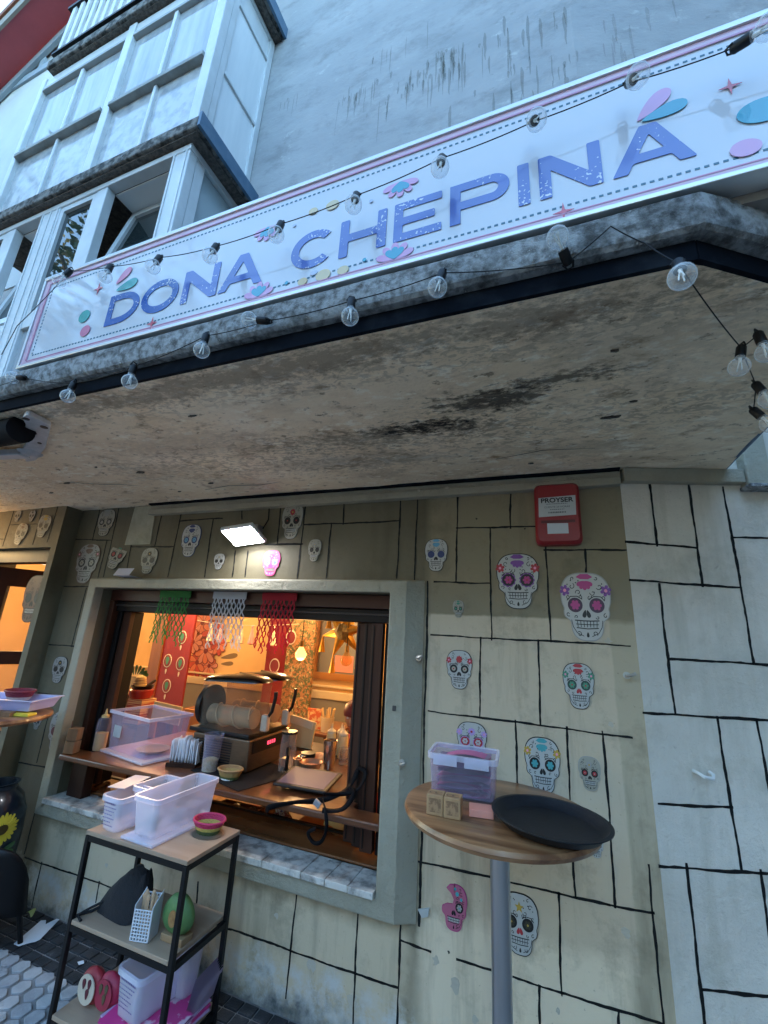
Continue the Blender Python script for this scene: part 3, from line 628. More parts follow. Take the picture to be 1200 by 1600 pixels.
for (cx, cy) in ch[1:]:
    for (y, z) in prof:
        k = -(y+1.21); vs.append((cx+.55*k, cy-.84*k+0, z+rng_.uniform(-.002,.002)))
n = len(prof); m = len(vs)//n
mb.add(vs, [(i*n+k, (i+1)*n+k, (i+1)*n+k+1, i*n+k+1) for i in range(m-1) for k in range(n-1)])
mb.build('cap', M_CONC, CAN, smooth=30, fix=True)
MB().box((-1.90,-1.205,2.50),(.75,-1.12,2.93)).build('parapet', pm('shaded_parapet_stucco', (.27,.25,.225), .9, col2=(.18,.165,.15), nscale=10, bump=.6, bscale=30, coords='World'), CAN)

# peeled flakes on the soffit
rf = random.Random(5)
mb = MB()
M_FLAKE = pm('dark_exposed_patch', (.055,.048,.042), .95, col2=(.12,.10,.08), nscale=60, bump=1, bscale=90)
for (cx, cy, a, b) in [(0.223, -0.554, 0.035, 0.01), (0.195, -0.946, 0.014, 0.006), (-2.051, -0.538, 0.035, 0.012), (-3.031, -0.389, 0.02, 0.006), (-2.7, -0.504, 0.03, 0.008), (-1.78, -0.302, 0.02, 0.006), (-2.103, -0.22, 0.016, 0.005), (-0.053, -0.189, 0.012, 0.005), (-1.269, -0.97, 0.02, 0.005), (0.284, -0.648, 0.012, 0.004), (-2.237, -0.658, 0.01, 0.004)]:
    pts = [(cx + a*cos(t)*rf.uniform(.55,1.15), cy + b*sin(t)*rf.uniform(.5,1.2)) for t in (2*pi*k/16 for k in range(16))]
    MB().prism(pts, 2.3725, 2.377, PL).build('peeled_patch', M_FLAKE, CAN)

for pts in ([(-2.75,-.52),(-2.60,-.50),(-2.48,-.44),(-2.36,-.42),(-2.25,-.36)], [(-1.9,-.22),(-1.7,-.25),(-1.5,-.22),(-1.35,-.24)], [(-.2,-.28),(.0,-.33),(.2,-.30)]):
    mb = MB(); stroke(mb, pts, [.004]+[.007]*(len(pts)-2)+[.002], 2.3718, PL); mb.build('crack', M_FLAKE, CAN)

# ---------------------------------------------------------------- sign
SY = -1.25
SIGN = thing('shop_sign', 'long glossy white sign with blue lettering DONA CHEPINA above the canopy', 'sign', (-.6,SY,2.52))
M_SIGN = pm('glossy_white_vinyl', (.57,.60,.65), .07, spec=.55, coat=.3)
SFN = lambda u, v, d: (u, SY-.002-d, v)
MB().box((-1.905,SY,2.535),(1.25,SY+.04,2.945)).build('panel', M_SIGN, SIGN)
M_SPINK = pm('sign_pink_edge', (.62,.42,.52), .12, coat=.3)
M_ALU = pm('aluminium_frame', (.62,.64,.66), .3, .6)
for (a, b, c, d) in ((-1.905,1.25,2.535,2.553),(-1.905,1.25,2.922,2.945),(-1.905,-1.872,2.553,2.922)):
    MB().box((a+.0005,SY-.0025,c),(b,SY-.0003,d)).build('pink_border', M_SPINK, SIGN)
M_SPINK2 = pm('sign_rose_stripe', (.50,.22,.34), .12, coat=.3)
for (a, b, c, d) in ((-1.87,1.25,2.548,2.5515),(-1.87,1.25,2.922,2.927),(-1.88,-1.873,2.553,2.922)):
    MB().box((a,SY-.0034,c),(b,SY-.0026,d)).build('rose_stripe', M_SPINK2, SIGN)
for (a, b, c, d) in ((-1.918,1.25,2.522,2.535),(-1.918,1.25,2.945,2.962),(-1.918,-1.905,2.535,2.945)):
    MB().box((a,SY-.008,c),(b,SY+.045,d)).build('frame_profile', M_ALU, SIGN, bevel=.002)
M_DASH = pm('sign_dash_teal', (.05,.14,.20), .15)
mb = MB()
x = -1.85
while x < 1.2:
    for z in (2.572, 2.897): mb.box((x,SY-.0008,z),(x+.009,SY-.0001,z+.0055))
    x += .0165
z = 2.58
while z < 2.89: mb.box((-1.855,SY-.0008,z),(-1.8505,SY-.0001,z+.008)); z += .0155
mb.build('dashed_border', M_DASH, SIGN, kind='stuff')
def letter_mat(name, c):
    m = pm(name, c, .15, coat=.2); t = m.node_tree; N = t.nodes; L = t.links; b = N['Principled BSDF']
    g = N.new('ShaderNodeNewGeometry'); n = N.new('ShaderNodeTexNoise'); n.inputs['Scale'].default_value = 115; n.inputs['Detail'].default_value = 3; L.new(g.outputs['Position'], n.inputs['Vector'])
    n2 = N.new('ShaderNodeTexNoise'); n2.inputs['Scale'].default_value = 9; L.new(g.outputs['Position'], n2.inputs['Vector'])
    a = N.new('ShaderNodeMath'); a.operation = 'MULTIPLY_ADD'; L.new(n2.outputs['Fac'], a.inputs[0]); a.inputs[1].default_value = .55; L.new(n.outputs['Fac'], a.inputs[2])
    r = N.new('ShaderNodeMapRange'); r.inputs[1].default_value = .93; r.inputs[2].default_value = .96; L.new(a.outputs[0], r.inputs[0])
    x = N.new('ShaderNodeMix'); x.data_type = 'RGBA'; L.new(r.outputs[0], x.inputs[0]); x.inputs[6].default_value = (*c, 1); x.inputs[7].default_value = (.64,.675,.72,1); L.new(x.outputs[2], b.inputs['Base Color'])
    return m
M_LET1 = letter_mat('worn_blue_lettering', (.025,.095,.36)); M_LET = letter_mat('worn_reflection_lightened_lettering', (.115,.18,.47))  # second is a lighter copy with the sign's reflection put into the colour
T_ = .0275; ZB, ZT = 2.611, 2.744; H_ = ZT-ZB
def arc(cx, cy, a, b, t0, t1, n=16): return [(cx+a*cos(radians(t0+(t1-t0)*i/n)), cy+b*sin(radians(t0+(t1-t0)*i/n))) for i in range(n+1)]
def L_I(x, w): return [[(x,ZB),(x+w,ZB),(x+w,ZT),(x,ZT)]]
def L_H(x, w):
    c = (ZB+ZT)/2
    return [[(x,ZB),(x+T_,ZB),(x+T_,c-T_/2),(x+w-T_,c-T_/2),(x+w-T_,ZB),(x+w,ZB),(x+w,ZT),(x+w-T_,ZT),(x+w-T_,c+T_/2),(x+T_,c+T_/2),(x+T_,ZT),(x,ZT)]]
def L_E(x, w):
    c = (ZB+ZT)/2; t = T_*.92
    return [[(x,ZB),(x+w,ZB),(x+w,ZB+t),(x+t,ZB+t),(x+t,c-t/2),(x+w*.86,c-t/2),(x+w*.86,c+t/2),(x+t,c+t/2),(x+t,ZT-t),(x+w,ZT-t),(x+w,ZT),(x,ZT)]]
def L_N(x, w): return [[(x,ZB),(x+T_,ZB),(x+T_,ZT-.048),(x+w-T_*1.05,ZB),(x+w,ZB),(x+w,ZT),(x+w-T_,ZT),(x+w-T_,ZB+.048),(x+T_*1.05,ZT),(x,ZT)]]
def L_A(x, w):
    c = x+w/2; k = T_*.62; t = T_*1.12; zb = ZB+H_*.20; zc = zb+T_*.9
    def lx(z, off): return x+off+(c-k-x)*(z-ZB)/H_
    out = [(x,ZB),(x+t,ZB),(x+t+(c-k-x)*(zb-ZB)/H_,zb),(x+w-t-(c-k-x)*(zb-ZB)/H_,zb),(x+w-t,ZB),(x+w,ZB),(c+k,ZT),(c-k,ZT)]
    a = x+t+(c-k-x)*(zc-ZB)/H_; apex = ZB+H_*((c-x-t)/(c-k-x)) if (c-x-t) < (c-k-x) else ZT-.02
    apex = min(apex, ZT-T_*1.1)
    return [out, [(a,zc),(2*c-a,zc),(c,apex)]]
def L_P(x, w):
    r = H_*.33; zc = ZT-r; t = T_
    out = [(x,ZB),(x+t,ZB),(x+t,ZT-2*r)] + arc(x+w-r, zc, r, r, -90, 90, 14) + [(x,ZT)]
    return [out, [(x+t,zc-r+t*.95)] + arc(x+w-r, zc, r-t, r-t*.95, -90, 90, 12) + [(x+t,zc+r-t*.95)]]
def L_D(x, w):
    r = H_/2; t = T_; a = w*.58
    return [[(x,ZB)] + arc(x+w-a, ZB+r, a, r, -90, 90, 18) + [(x,ZT)], [(x+t,ZB+t)] + arc(x+w-a, ZB+r, a-t, r-t, -90, 90, 16) + [(x+t,ZT-t)]]
def L_O(x, w): return [arc(x+w/2, ZB+H_/2, w/2, H_/2+.002, 0, 350, 35), arc(x+w/2, ZB+H_/2, w/2-T_, H_/2-T_*.95, 0, 350, 35)]
def L_C(x, w):
    c = (x+w/2, ZB+H_/2); return [arc(*c, w/2, H_/2+.002, 42, 318, 30) + arc(*c, w/2-T_, H_/2-T_*.95, 315, 45, 26)]
LET = [('D',L_D,-1.462,.158,0),('O',L_O,-1.292,.170,0),('N',L_N,-1.102,.150,0),('A',L_A,-.945,.170,0),('C',L_C,-.678,.150,1),('H',L_H,-.515,.143,1),('E',L_E,-.350,.133,1),('P',L_P,-.195,.150,1),('I',L_I,-.026,.0275,1),('N',L_N,.023,.136,1),('A',L_A,.177,.160,1)]
for ch_, f, x, w, k in LET:
    curve_mesh('letter_'+ch_.lower(), f(x, w), lambda u, v, d: (u, SY-.0016-d, v), .0008, M_LET if k or ch_ in 'NA' else M_LET1, SIGN, rnd=.0045 if ch_ in 'IHENA' else 0)
S_TEAL, S_PINK, S_YEL, S_CORAL, S_GREY, S_GRN = (pm('sign_'+n_, c, .12, coat=.3) for n_, c in (('teal',(.05,.33,.46)),('pink',(.62,.33,.55)),('yellow',(.62,.50,.28)),('coral',(.58,.10,.14)),('grey',(.45,.50,.62)),('green',(.02,.30,.28))))
S_ROSE = pm('sign_rose', (.62,.20,.32), .12, coat=.3)
def sdot(x, z, a, b, m, rot=0, name='printed_dot'): MB().prism(ell(x, z, a, b, 24, rot), 0, .001, SFN).build(name, m, SIGN)
def sstar(x, z, r):
    pts = []
    for k in range(8):
        q = r if k%2 == 0 else r*.22
        pts.append((x+q*cos(pi*k/4), z+q*1.15*sin(pi*k/4)))
    MB().prism(rounded(pts, .002, 2), 0, .001, SFN).build('printed_star', S_CORAL, SIGN)
def sflower(x, z, r, up):
    base = pi/2 if up else -pi/2
    mb = MB()
    for k in range(5): mb.prism(petal(x, z, base+(k-2)*.62, r, r*.26), 0, .0008+.0001*k, SFN)
    mb.build('printed_flower_petals', S_PINK, SIGN)
    mb = MB()
    for k in range(3): mb.prism(petal(x, z, base+(k-1)*.62, r*.72, r*.24), .001, .0016+.0001*k, SFN)
    mb.build('printed_flower_heart', S_TEAL, SIGN)
sdot(-1.59,2.690,.030,.028,S_GRN); sdot(-1.560,2.618,.026,.024,S_ROSE)
MB().prism(petal(-1.445,2.768,.15,.105,.030), 0, .001, SFN).build('printed_leaf', S_GRN, SIGN)
MB().prism(petal(-1.455,2.800,.75,.085,.026), 0, .0012, SFN).build('printed_leaf', S_ROSE, SIGN)
for x, z, r in ((-1.553,2.807,.026),(-1.213,2.566,.024),(.071,2.557,.024),(.416,2.775,.022)): sstar(x, z, r)
sflower(-.779,2.555,.055,True); sflower(-.783,2.825,.055,False); sflower(-.337,2.825,.055,False); sflower(-.343,2.555,.055,True)
for x, z, a in ((-.625,2.565,.016),(-.558,2.568,.024),(-.495,2.566,.018),(-.619,2.828,.016),(-.553,2.826,.022)): sdot(x, z, a, a*.8, S_YEL)
for x, z in ((-.681,2.577),(-.431,2.581)): sdot(x, z, .006, .006, S_TEAL)
for x, z in ((-.682,2.795),(-.425,2.790)): sdot(x, z, .006, .006, S_GREY)
MB().prism(petal(.240,2.762,.80,.098,.026), 0, .001, SFN).build('printed_leaf', S_PINK, SIGN)
MB().prism(petal(.248,2.757,.20,.092,.026), 0, .0012, SFN).build('printed_leaf', S_TEAL, SIGN)
sdot(.462,2.680,.048,.033,S_TEAL); sdot(.417,2.592,.027,.022,S_PINK)
MB().prism(ell(-.59,2.585,.013,.008), 0, .001, SFN).build('printed_dot', S_GREY, SIGN)

# ---------------------------------------------------------------- string lights
M_SOCK = pm('black_socket', (.004,.004,.005), .5, spec=.3)
M_BULB = clear('clear_bulb_glass', (.97,.98,.99), (.80,.84,.86), .10, .03)
M_FIL = pm('pale_filament', (.75,.75,.70), .4)
def make_bulb(label):
    t = thing('festoon_bulb', label, 'light bulb', (0,0,0), group='clear bulbs on the festoon strings')
    # hangs downwards from the origin at the cable
    MB().lathe((0,0,0), [(.0005,.006),(.008,.006),(.0108,.001),(.0112,-.024),(.0105,-.029),(.0005,-.029)], 16).build('socket', M_SOCK, t, smooth=True)
    prof = [(.0105,-.028),(.011,-.033)] + [(.0235*cos(radians(a)), -.056+.0235*sin(radians(a))) for a in range(60,-91,-15)]
    g = MB().lathe((0,0,0), prof, 20).build('globe', M_BULB, t, smooth=True)
    mb = MB()
    mb.cyl((0,0,-.030),(0,0,-.045),.004,.003,8)
    for k in range(3):
        a = 2*pi*k/3; mb.cyl((.003*cos(a),.003*sin(a),-.043),(.006*cos(a),.006*sin(a),-.066),.0014,n=6)
    mb.build('filament', M_FIL, g)
    MB().tube([(.012,0,.0),(.006,0,.014),(-.006,0,.014),(-.012,0,.0)], .0022, 6).build('cable_clip', M_SOCK, t)
    return t
PROTO = make_bulb('x')
first = [True]
def bulb(p, d, label, group):
    """bulb whose globe points along d from the cable point"""
    if first[0]: o = PROTO; first[0] = False
    else: o = copy_tree(PROTO)
    d = Vector(d).normalized(); p = Vector(p) - d*.050
    o.rotation_mode = 'QUATERNION'; o.rotation_quaternion = (-d).to_track_quat('Z', 'Y'); o.location = p
    o['label'] = label; o['group'] = group
    return p
WIRE = pm('black_cable', (.004,.004,.005), .6, spec=.25)
def cable(name, pts, label, r=.0014, sub=6):
    """twisted cable through points with slight sag"""
    P_ = []
    for a, b in zip(pts, pts[1:]):
        a, b = Vector(a), Vector(b); s_ = .10*(b-a).length
        for k in range(sub): 
            t = k/sub; q = a.lerp(b, t); q.z -= s_*4*t*(1-t)*.25; P_.append(q)
    P_.append(Vector(pts[-1]))
    o = MB().tube(P_, r, 6).build(name, WIRE, smooth=True); return tag(o, label, 'cable')
UB = [(-1.647, 2.805), (-1.391, 2.747), (-1.157, 2.715), (-0.914, 2.679), (-0.676, 2.676), (-0.436, 2.691), (-0.203, 2.718), (0.023, 2.761), (0.229, 2.783), (0.451, 2.789)]
ULAB = ['clear bulb at the left end of the upper string, by the sign corner','clear bulb on the upper string above the red star by the D','clear bulb on the upper string above the letter O','clear bulb on the upper string above the N of DONA','clear bulb on the upper string just left of the C','clear bulb on the upper string above the H','clear bulb on the upper string above the P','clear bulb on the upper string above the N of CHEPINA','clear bulb on the upper string at the final A and pink petal','clear bulb on the upper string at the top right picture edge']
wp = []
UD = [(-.35,-.25,-1),(.1,-.2,-1),(.05,-.3,-1),(0,-.3,-1),(0,-.25,-1),(.05,-.3,-1),(0,-.3,-1),(.15,-.7,-1),(.2,-.8,-1),(.9,-.6,-.4)]
for (x, z), lb, d in zip(UB, ULAB, UD): wp.append(bulb((x,-1.33,z), d, lb, 'bulbs on the string across the sign'))
cable('festoon_cable', [(-2.02,-1.27,2.60),(-1.93,-1.29,2.70)] + [tuple(p) for p in wp] + [(.9,-1.36,2.90)], 'black twisted festoon cable sagging across the front of the sign')
LB = [(-1.877, -1.27, 2.468), (-1.553, -1.25, 2.351), (-1.225, -1.27, 2.338), (-0.93, -1.28, 2.384), (-0.764, -1.28, 2.445), (-0.45, -1.27, 2.39), (-0.215, -1.28, 2.405), (0.054, -1.29, 2.439), (0.248, -1.33, 2.248)]
LLAB = ['clear bulb lying sideways at the left end of the lower string','clear bulb hanging second from left on the lower string','clear bulb hanging third from left on the lower string','clear bulb hanging fourth from left on the lower string, below the gap after DONA','clear bulb lying sideways on the canopy edge below the C','clear bulb hanging over the canopy edge below the H and E','clear bulb hanging over the canopy edge below the P','clear bulb tipped upwards on the canopy edge near the second red star','clear bulb under the canopy corner at right, seen from below']
LD = [(-1,-.15,.1),(-.1,-.1,-1),(-.05,0,-1),(0,-.1,-1),(-1,-.2,.15),(.05,-.1,-1),(-.15,-.25,-1),(-.35,-.75,.55),(-.1,-.45,-1)]
wp = []
for (x, y, z), lb, d in zip(LB, LLAB, LD): wp.append(bulb((x,y,z), d, lb, 'bulbs on the string along the canopy edge'))
cable('festoon_cable', [(-2.3,-1.26,2.47)] + [tuple(p) for p in wp[:-1]] + [(.16,-1.262,2.47),(.22,-1.262,2.40),tuple(wp[-1])], 'black festoon cable running along the canopy edge')
RB = [(0.453, -0.96, 2.27), (0.499, -0.98, 2.286), (0.545, -0.84, 2.234), (0.561, -0.78, 2.193)]
RLAB = ['clear bulb nearest the soffit on the string at far right','clear bulb at the right picture edge above the blue edge, upper one','clear bulb at the right picture edge above the blue edge, middle one','clear bulb at the right picture edge just above the blue edge']
RD = [(-.25,-.1,-1),(.1,-.1,-1),(.3,-.2,-1),(.5,-.2,-1)]
w2 = []
for p, lb, d in zip(RB, RLAB, RD): w2.append(bulb(p, d, lb, 'bulbs on the string at far right'))
cable('festoon_cable', [tuple(wp[-1]), tuple(w2[0]), tuple(w2[2]), tuple(w2[3]), (.95,-.2,2.22)], 'black festoon cable crossing below the soffit at right')
cable('cable_loop', [tuple(w2[0]), tuple(w2[1]), (.95,-.5,2.36)], 'short black cable branching to the right picture edge')

# ---------------------------------------------------------------- sugar skulls
HALF = [(0,.5),(.14,.492),(.27,.44),(.355,.33),(.385,.18),(.375,.05),(.345,-.03),(.352,-.09),(.335,-.155),(.27,-.205),(.245,-.25),(.238,-.33),(.205,-.42),(.12,-.485),(0,-.5)]
def smooth_loop(pts, n=3):
    out = []; m = len(pts)
    for i in range(m):
        p0, p1, p2, p3 = (Vector(pts[(i+k)%m]) for k in (-1,0,1,2))
        for k in range(n):
            t = k/n; out.append(tuple(.5*((2*p1) + (p2-p0)*t + (2*p0-5*p1+4*p2-p3)*t*t + (3*p1-p0-3*p2+p3)*t**3)))
    return out
SK_OUT = smooth_loop(HALF + [(-x, z) for x, z in HALF[-2:0:-1]])
def skull(x, z, w, h, label, rim=BLACK, face=WHITE, eye=BLACK, iris=TEAL, crown=TEAL, accent=BLACK, side_=None, style=0, y=0, tilt=0, broken=False, teeth=WHITE, group='sugar skull cut-outs on the walls', nose=BLACK, thick=.004, bend=0):
    t = thing('sugar_skull', label, 'wall decoration', (x, y, z), group=group)
    t.rotation_euler = (bend, tilt, 0)
    sx = w/.77; F = lambda u, v, d: (u*sx, -d, v*h)
    K = .0006
    outl = SK_OUT
    if broken:   # the upper left of the skull is snapped off
        outl = [p for p in SK_OUT if not (p[0] < .02 and p[1] > .02)]
        cut = [(-.33,-.02),(-.22,.06),(-.08,.05),(.0,.16),(-.05,.30),(-.20,.40),(-.26,.43)]
        i0 = max(range(len(SK_OUT)), key=lambda i: SK_OUT[i][1])
        right = [p for p in SK_OUT if p[0] >= 0 or p[1] < -.03]
        right = sorted([p for p in SK_OUT if p[0] >= 0], key=lambda p: -p[1]); left = sorted([p for p in SK_OUT if p[0] < 0 and p[1] < -.03], key=lambda p: p[1])
        outl = right + left + [(-.34,-.02),(-.20,.05),(-.04,.06),(.0,.17),(-.08,.29),(-.22,.38),(-.12,.47)]
    b_ = .958
    MB().prism(outl, 0, thick, F).build('plate', rim, t, local=True)
    fc = MB().prism([(u*b_, v*b_*1.01) for u, v in outl], thick, thick+K, F).build('face', face, t, local=True)
    D = thick+2*K
    def part(name, polys, m_, lev=0):
        mb = MB()
        for i, p in enumerate(polys): mb.flat(p, D+K*lev+i*.00003, F)
        return mb.build(name, m_, t, local=True)
    ey, ez = .165, .015
    eyes = (1,) if broken else (-1, 1)
    for s in eyes:
        if style in (1, 3):    # scalloped socket
            part('eye_ring', [ell(s*ey+.105*cos(a), ez+.10*sin(a), .036, .033, 8) for a in (2*pi*k/11 for k in range(11))], crown, 0)
        e = part('eye_socket', [ell(s*ey, ez, .115, .108, 20)], eye, 1)
        if iris is not None:
            if style == 2: polys = [ell(s*ey, ez, .062, .058, 16)]
            else: polys = [petal(s*ey, ez, 2*pi*k/6, .075, .034, 6) for k in range(6)]
            part('eye_flower', polys, iris, 2)
            part('pupil', [ell(s*ey, ez, .020, .02, 8)], accent if accent is not BLACK else crown, 3)
    part('nose', [petal(s*.012-.0, -.055, pi*1.5+s*.28, .115, .042, 8) for s in (-1, 1)], nose, 1)
    part('teeth', [rounded([(-.165,-.305),(.165,-.305),(.175,-.215),(-.175,-.215)], .03)], teeth, 1)
    mb = MB()
    for k in range(-3, 4): stroke(mb, [(k*.047,-.302),(k*.049,-.218)], .010, D+2*K, F)
    stroke(mb, [(-.17,-.26),(-.06,-.264),(.06,-.264),(.17,-.26)], .011, D+2.2*K, F)
    stroke(mb, [(-.185,-.205),(-.06,-.212),(.06,-.212),(.185,-.205)], .016, D+2.4*K, F); stroke(mb, [(-.165,-.312),(0,-.325),(.165,-.312)], .014, D+2.6*K, F)
    mb.build('tooth_lines', BLACK, t, local=True, kind='stuff')
    # crown ornament
    if style == 4:
        st = [(0+(.10 if k%2 == 0 else .042)*sin(pi*k/5), .27+(.10 if k%2 == 0 else .042)*cos(pi*k/5)) for k in range(10)]
        part('crown_star', [st], crown, 1)
    elif not broken:
        if style in (0, 1, 5):
            part('crown_flower', [petal(0, .37, pi*1.5+(k-2)*.55, .135, .045, 8) for k in range(5)], crown, 1)
            part('crown_band', [[(-.13,.43),(-.06,.478),(.06,.478),(.13,.43),(.06,.40),(-.06,.40)]], crown, 2)
        else:
            part('crown_flower', [petal(0, .26, 2*pi*k/8, .10, .036, 8) for k in range(8)], crown, 1)
            part('crown_heart', [ell(0, .26, .03, .03, 10)], accent if accent is not BLACK else GOLD, 2)
        if side_ is not None:
            for s in (-1, 1):
                part('temple_flower', [petal(s*.315, .23, 2*pi*k/6+.3, .085, .036, 6) for k in range(6)], side_, 1)
                part('temple_heart', [ell(s*.315, .23, .026, .026, 8)], PINK if side_ is not PINK else BLACK, 2)
    else:
        part('crown_flower', [ell(.10, .30, .055, .05, 12), ell(.22, .20, .04, .04, 10), ell(.04, .40, .04, .035, 10)], crown, 1)
    # fine inked scrolls
    rs_ = random.Random(int(abs(x)*1000)+int(z*77)); mb = MB()
    def curl(cx, cz, r, a0, sgn):
        pts = [(cx + (r*(1-.75*k/10))*cos(a0+sgn*k*.55), cz + (r*(1-.75*k/10))*sin(a0+sgn*k*.55)) for k in range(11)]
        stroke(mb, pts, .011, D+K*1.5, F)
    sides = (1,) if broken else (-1, 1)
    for s in sides:
        for (cx, cz, r) in ((.10,.19,.045),(.21,.30,.05),(.27,.13,.035),(.07,.13,.03),(.275,-.13,.035),(.15,-.15,.028),(.12,-.39,.04),(.19,.40,.03)):
            curl(s*(cx+rs_.uniform(-.015,.015)), cz+rs_.uniform(-.015,.015), r, rs_.uniform(0,6), s)
        for k in range(5):
            q = (s*rs_.uniform(.05,.3), rs_.uniform(.1,.42)); mb.flat(ell(q[0], q[1], .011, .011, 6), D+K*1.2+k*.00003, F)
        stroke(mb, [(s*.05,.10),(s*.13,.145),(s*.23,.14),(s*.29,.08)], .013, D+K*1.7, F)
        stroke(mb, [(s*.235,-.20),(s*.215,-.30),(s*.16,-.385),(s*.06,-.43)], .010, D+K*1.7, F)
    mb.flat(petal(0, -.37, -pi/2, .075, .028, 6), D+K*1.4, F)
    mb.build('inked_scrolls', BLACK if face is not HOT else WHITE, t, local=True, kind='stuff')
    return t
SK = [(-3.001, 2.272, 0.173, 0.205, 0.0), (-3.096, 1.973, 0.234, 0.287, 0.0), (-2.809, 2.026, 0.164, 0.195, 0.0), (-2.499, 1.987, 0.149, 0.178, 0.0), (-2.166, 2.116, 0.157, 0.214, 0.0), (-1.906, 1.977, 0.084, 0.1, 0.0), (-1.41, 2.213, 0.142, 0.213, 0.0), (-1.52, 1.964, 0.121, 0.151, 0.0), (-1.238, 2.035, 0.083, 0.126, 0.0), (-0.532, 1.998, 0.119, 0.167, 0.0), (-0.141, 1.87, 0.191, 0.258, 0.0), (0.14, 1.762, 0.2, 0.293, 0.0), (-0.418, 1.734, 0.052, 0.081, 0.0), (-0.412, 1.461, 0.119, 0.17, 0.0), (0.09, 1.435, 0.121, 0.181, 0.0), (-0.356, 1.165, 0.131, 0.162, 0.0), (-0.067, 1.117, 0.139, 0.208, 0.0), (0.108, 1.112, 0.081, 0.121, 0.0), (0.112, 0.872, 0.054, 0.084, 0.0), (-0.43, 0.553, 0.107, 0.158, 0.0), (-0.175, 0.559, 0.14, 0.197, 0.0), (-3.114, 1.254, 0.142, 0.169, 0.0), (-2.967, 0.888, 0.208, 0.248, 0.0), (-3.2, 0.923, 0.074, 0.088, 0.0), (-3.832, 2.329, 0.073, 0.09, -0.12), (-3.654, 2.32, 0.074, 0.088, -0.12), (-3.731, 2.183, 0.14, 0.167, -0.12), (-3.484, 2.234, 0.146, 0.174, -0.12)]
def sk(i, label, **k):
    x, z, w, h, y = SK[i]; return skull(x, z, w, h, label, y=y-.001, **k)
sk(0, 'white and black skull cut-out at the top left, over the vent panel side', iris=GREY, crown=GREY, face=CREAM)
sk(1, 'large grey brown skull cut-out left of the window above the light card', rim=BROWN, face=GREY, iris=CREAM, crown=BROWN, side_=BROWN)
sk(2, 'tilted white and green skull cut-out turned away beside the window lintel', iris=RED, crown=GREEN, face=CREAM, tilt=.22, bend=-.12)
sk(3, 'white and black skull cut-out above the folded card', iris=None, crown=BLACK, face=CREAM, style=2)
sk(4, 'blue and white skull cut-out left of the floodlight', rim=NAVY, eye=NAVY, iris=SKYB, crown=NAVY)
sk(5, 'small white skull cut-out below the floodlight at left', iris=None, crown=GREY, style=2)
sk(6, 'white skull cut-out with red forehead flower right of the floodlight', rim=GREY, iris=BLACK, crown=RED, style=2, face=CREAM)
sk(7, 'bright pink skull cut-out with white eye rings below the floodlight', rim=MAGENTA, face=HOT, eye=WHITE, iris=SKYB, crown=PURPLE, style=2, nose=PURPLE)
sk(8, 'small grey skull cut-out right of the pink one', rim=GREY, face=CREAM, iris=None, crown=GREY, style=2)
sk(9, 'white skull cut-out with dark blue eyes and blue forehead roses, right of the window head', eye=NAVY, iris=None, crown=SKYB, style=0)
sk(10, 'white skull cut-out with magenta eyes and purple crown below the alarm box', iris=MAGENTA, crown=PURPLE, accent=RED, side_=RED, style=1)
sk(11, 'largest skull cut-out, with purple temple flowers and heart pupils, right of centre', rim=GREY, iris=MAGENTA, crown=MAGENTA, side_=PURPLE, eye=P('aubergine', (.06,.02,.05)), face=P('bone', (.50,.48,.445)))
sk(12, 'tiny pale green skull cut-out right of the window surround', rim=GREY, face=CREAM, iris=GREEN, crown=GREEN)
sk(13, 'white skull cut-out with red roses and ringed eyes beside the window', iris=CREAM, crown=RED, side_=RED, accent=RED, style=2)
sk(14, 'white skull cut-out with dark green eyes and temples, at right near the corner', eye=P('dark_green', (.02,.06,.05)), iris=GREEN, crown=RED, side_=GREEN, style=0, nose=RED)
sk(15, 'white skull cut-out with red and violet flowers partly hidden by the plastic box', iris=WHITE, crown=LILAC, accent=RED, eye=RED, style=3, side_=LILAC)
sk(16, 'white skull cut-out with teal flower eyes just above the round table', iris=TEAL, crown=TEAL, side_=GOLD, style=0)
sk(17, 'cream line-drawn skull cut-out with dark red eyes right of the teal one', rim=GREY, face=CREAM, iris=RED, crown=GREY, style=2)
sk(18, 'small white skull cut-out below the black tray', rim=GREY, iris=NAVY, crown=GREY, style=2)
sk(19, 'broken pink skull cut-out with its upper left snapped off, lower left of the pole', rim=MAGENTA, face=P('dusty_rose', (.45,.12,.20)), eye=BLACK, iris=GREY, crown=TEAL, broken=True, nose=BLACK)
sk(20, 'white skull cut-out with gold forehead star right of the table pole', iris=P('dark_olive', (.04,.035,.02)), crown=GOLD, style=4, nose=RED)
sk(21, 'small grey skull cut-out on the narrow wall between door and window', rim=BLACK, face=GREY, iris=None, crown=BLACK, style=2)
sk(22, 'dark red eyed skull cut-out half hidden by the window surround at left', face=GREY, eye=P('dark_red', (.12,.02,.03)), iris=None, crown=RED, rim=BROWN)
sk(23, 'tiny skull cut-out behind the yellow card on the left table', rim=GREY, face=GREY, iris=None, crown=GREY, style=2)
sk(24, 'smallest skull cut-out over the entrance, far left', rim=GREY, face=CREAM, iris=None, crown=GREY, style=2)
sk(25, 'dark small skull cut-out over the entrance, second from left in the upper row', rim=BLACK, face=GREY, iris=None, crown=BLACK)
sk(26, 'tilted cream skull cut-out over the entrance, lower row left', rim=BROWN, face=CREAM, iris=None, crown=BROWN, tilt=.2)
sk(27, 'tilted cream skull cut-out over the entrance, nearest the window', rim=BROWN, face=CREAM, iris=None, crown=GOLD, tilt=.12)
MB().prism([(-.578,.515),(-.53,.53),(-.535,.50),(-.56,.49)], .006, .012, FRONT(0)).build('tape_scrap', WHITE, WALL)

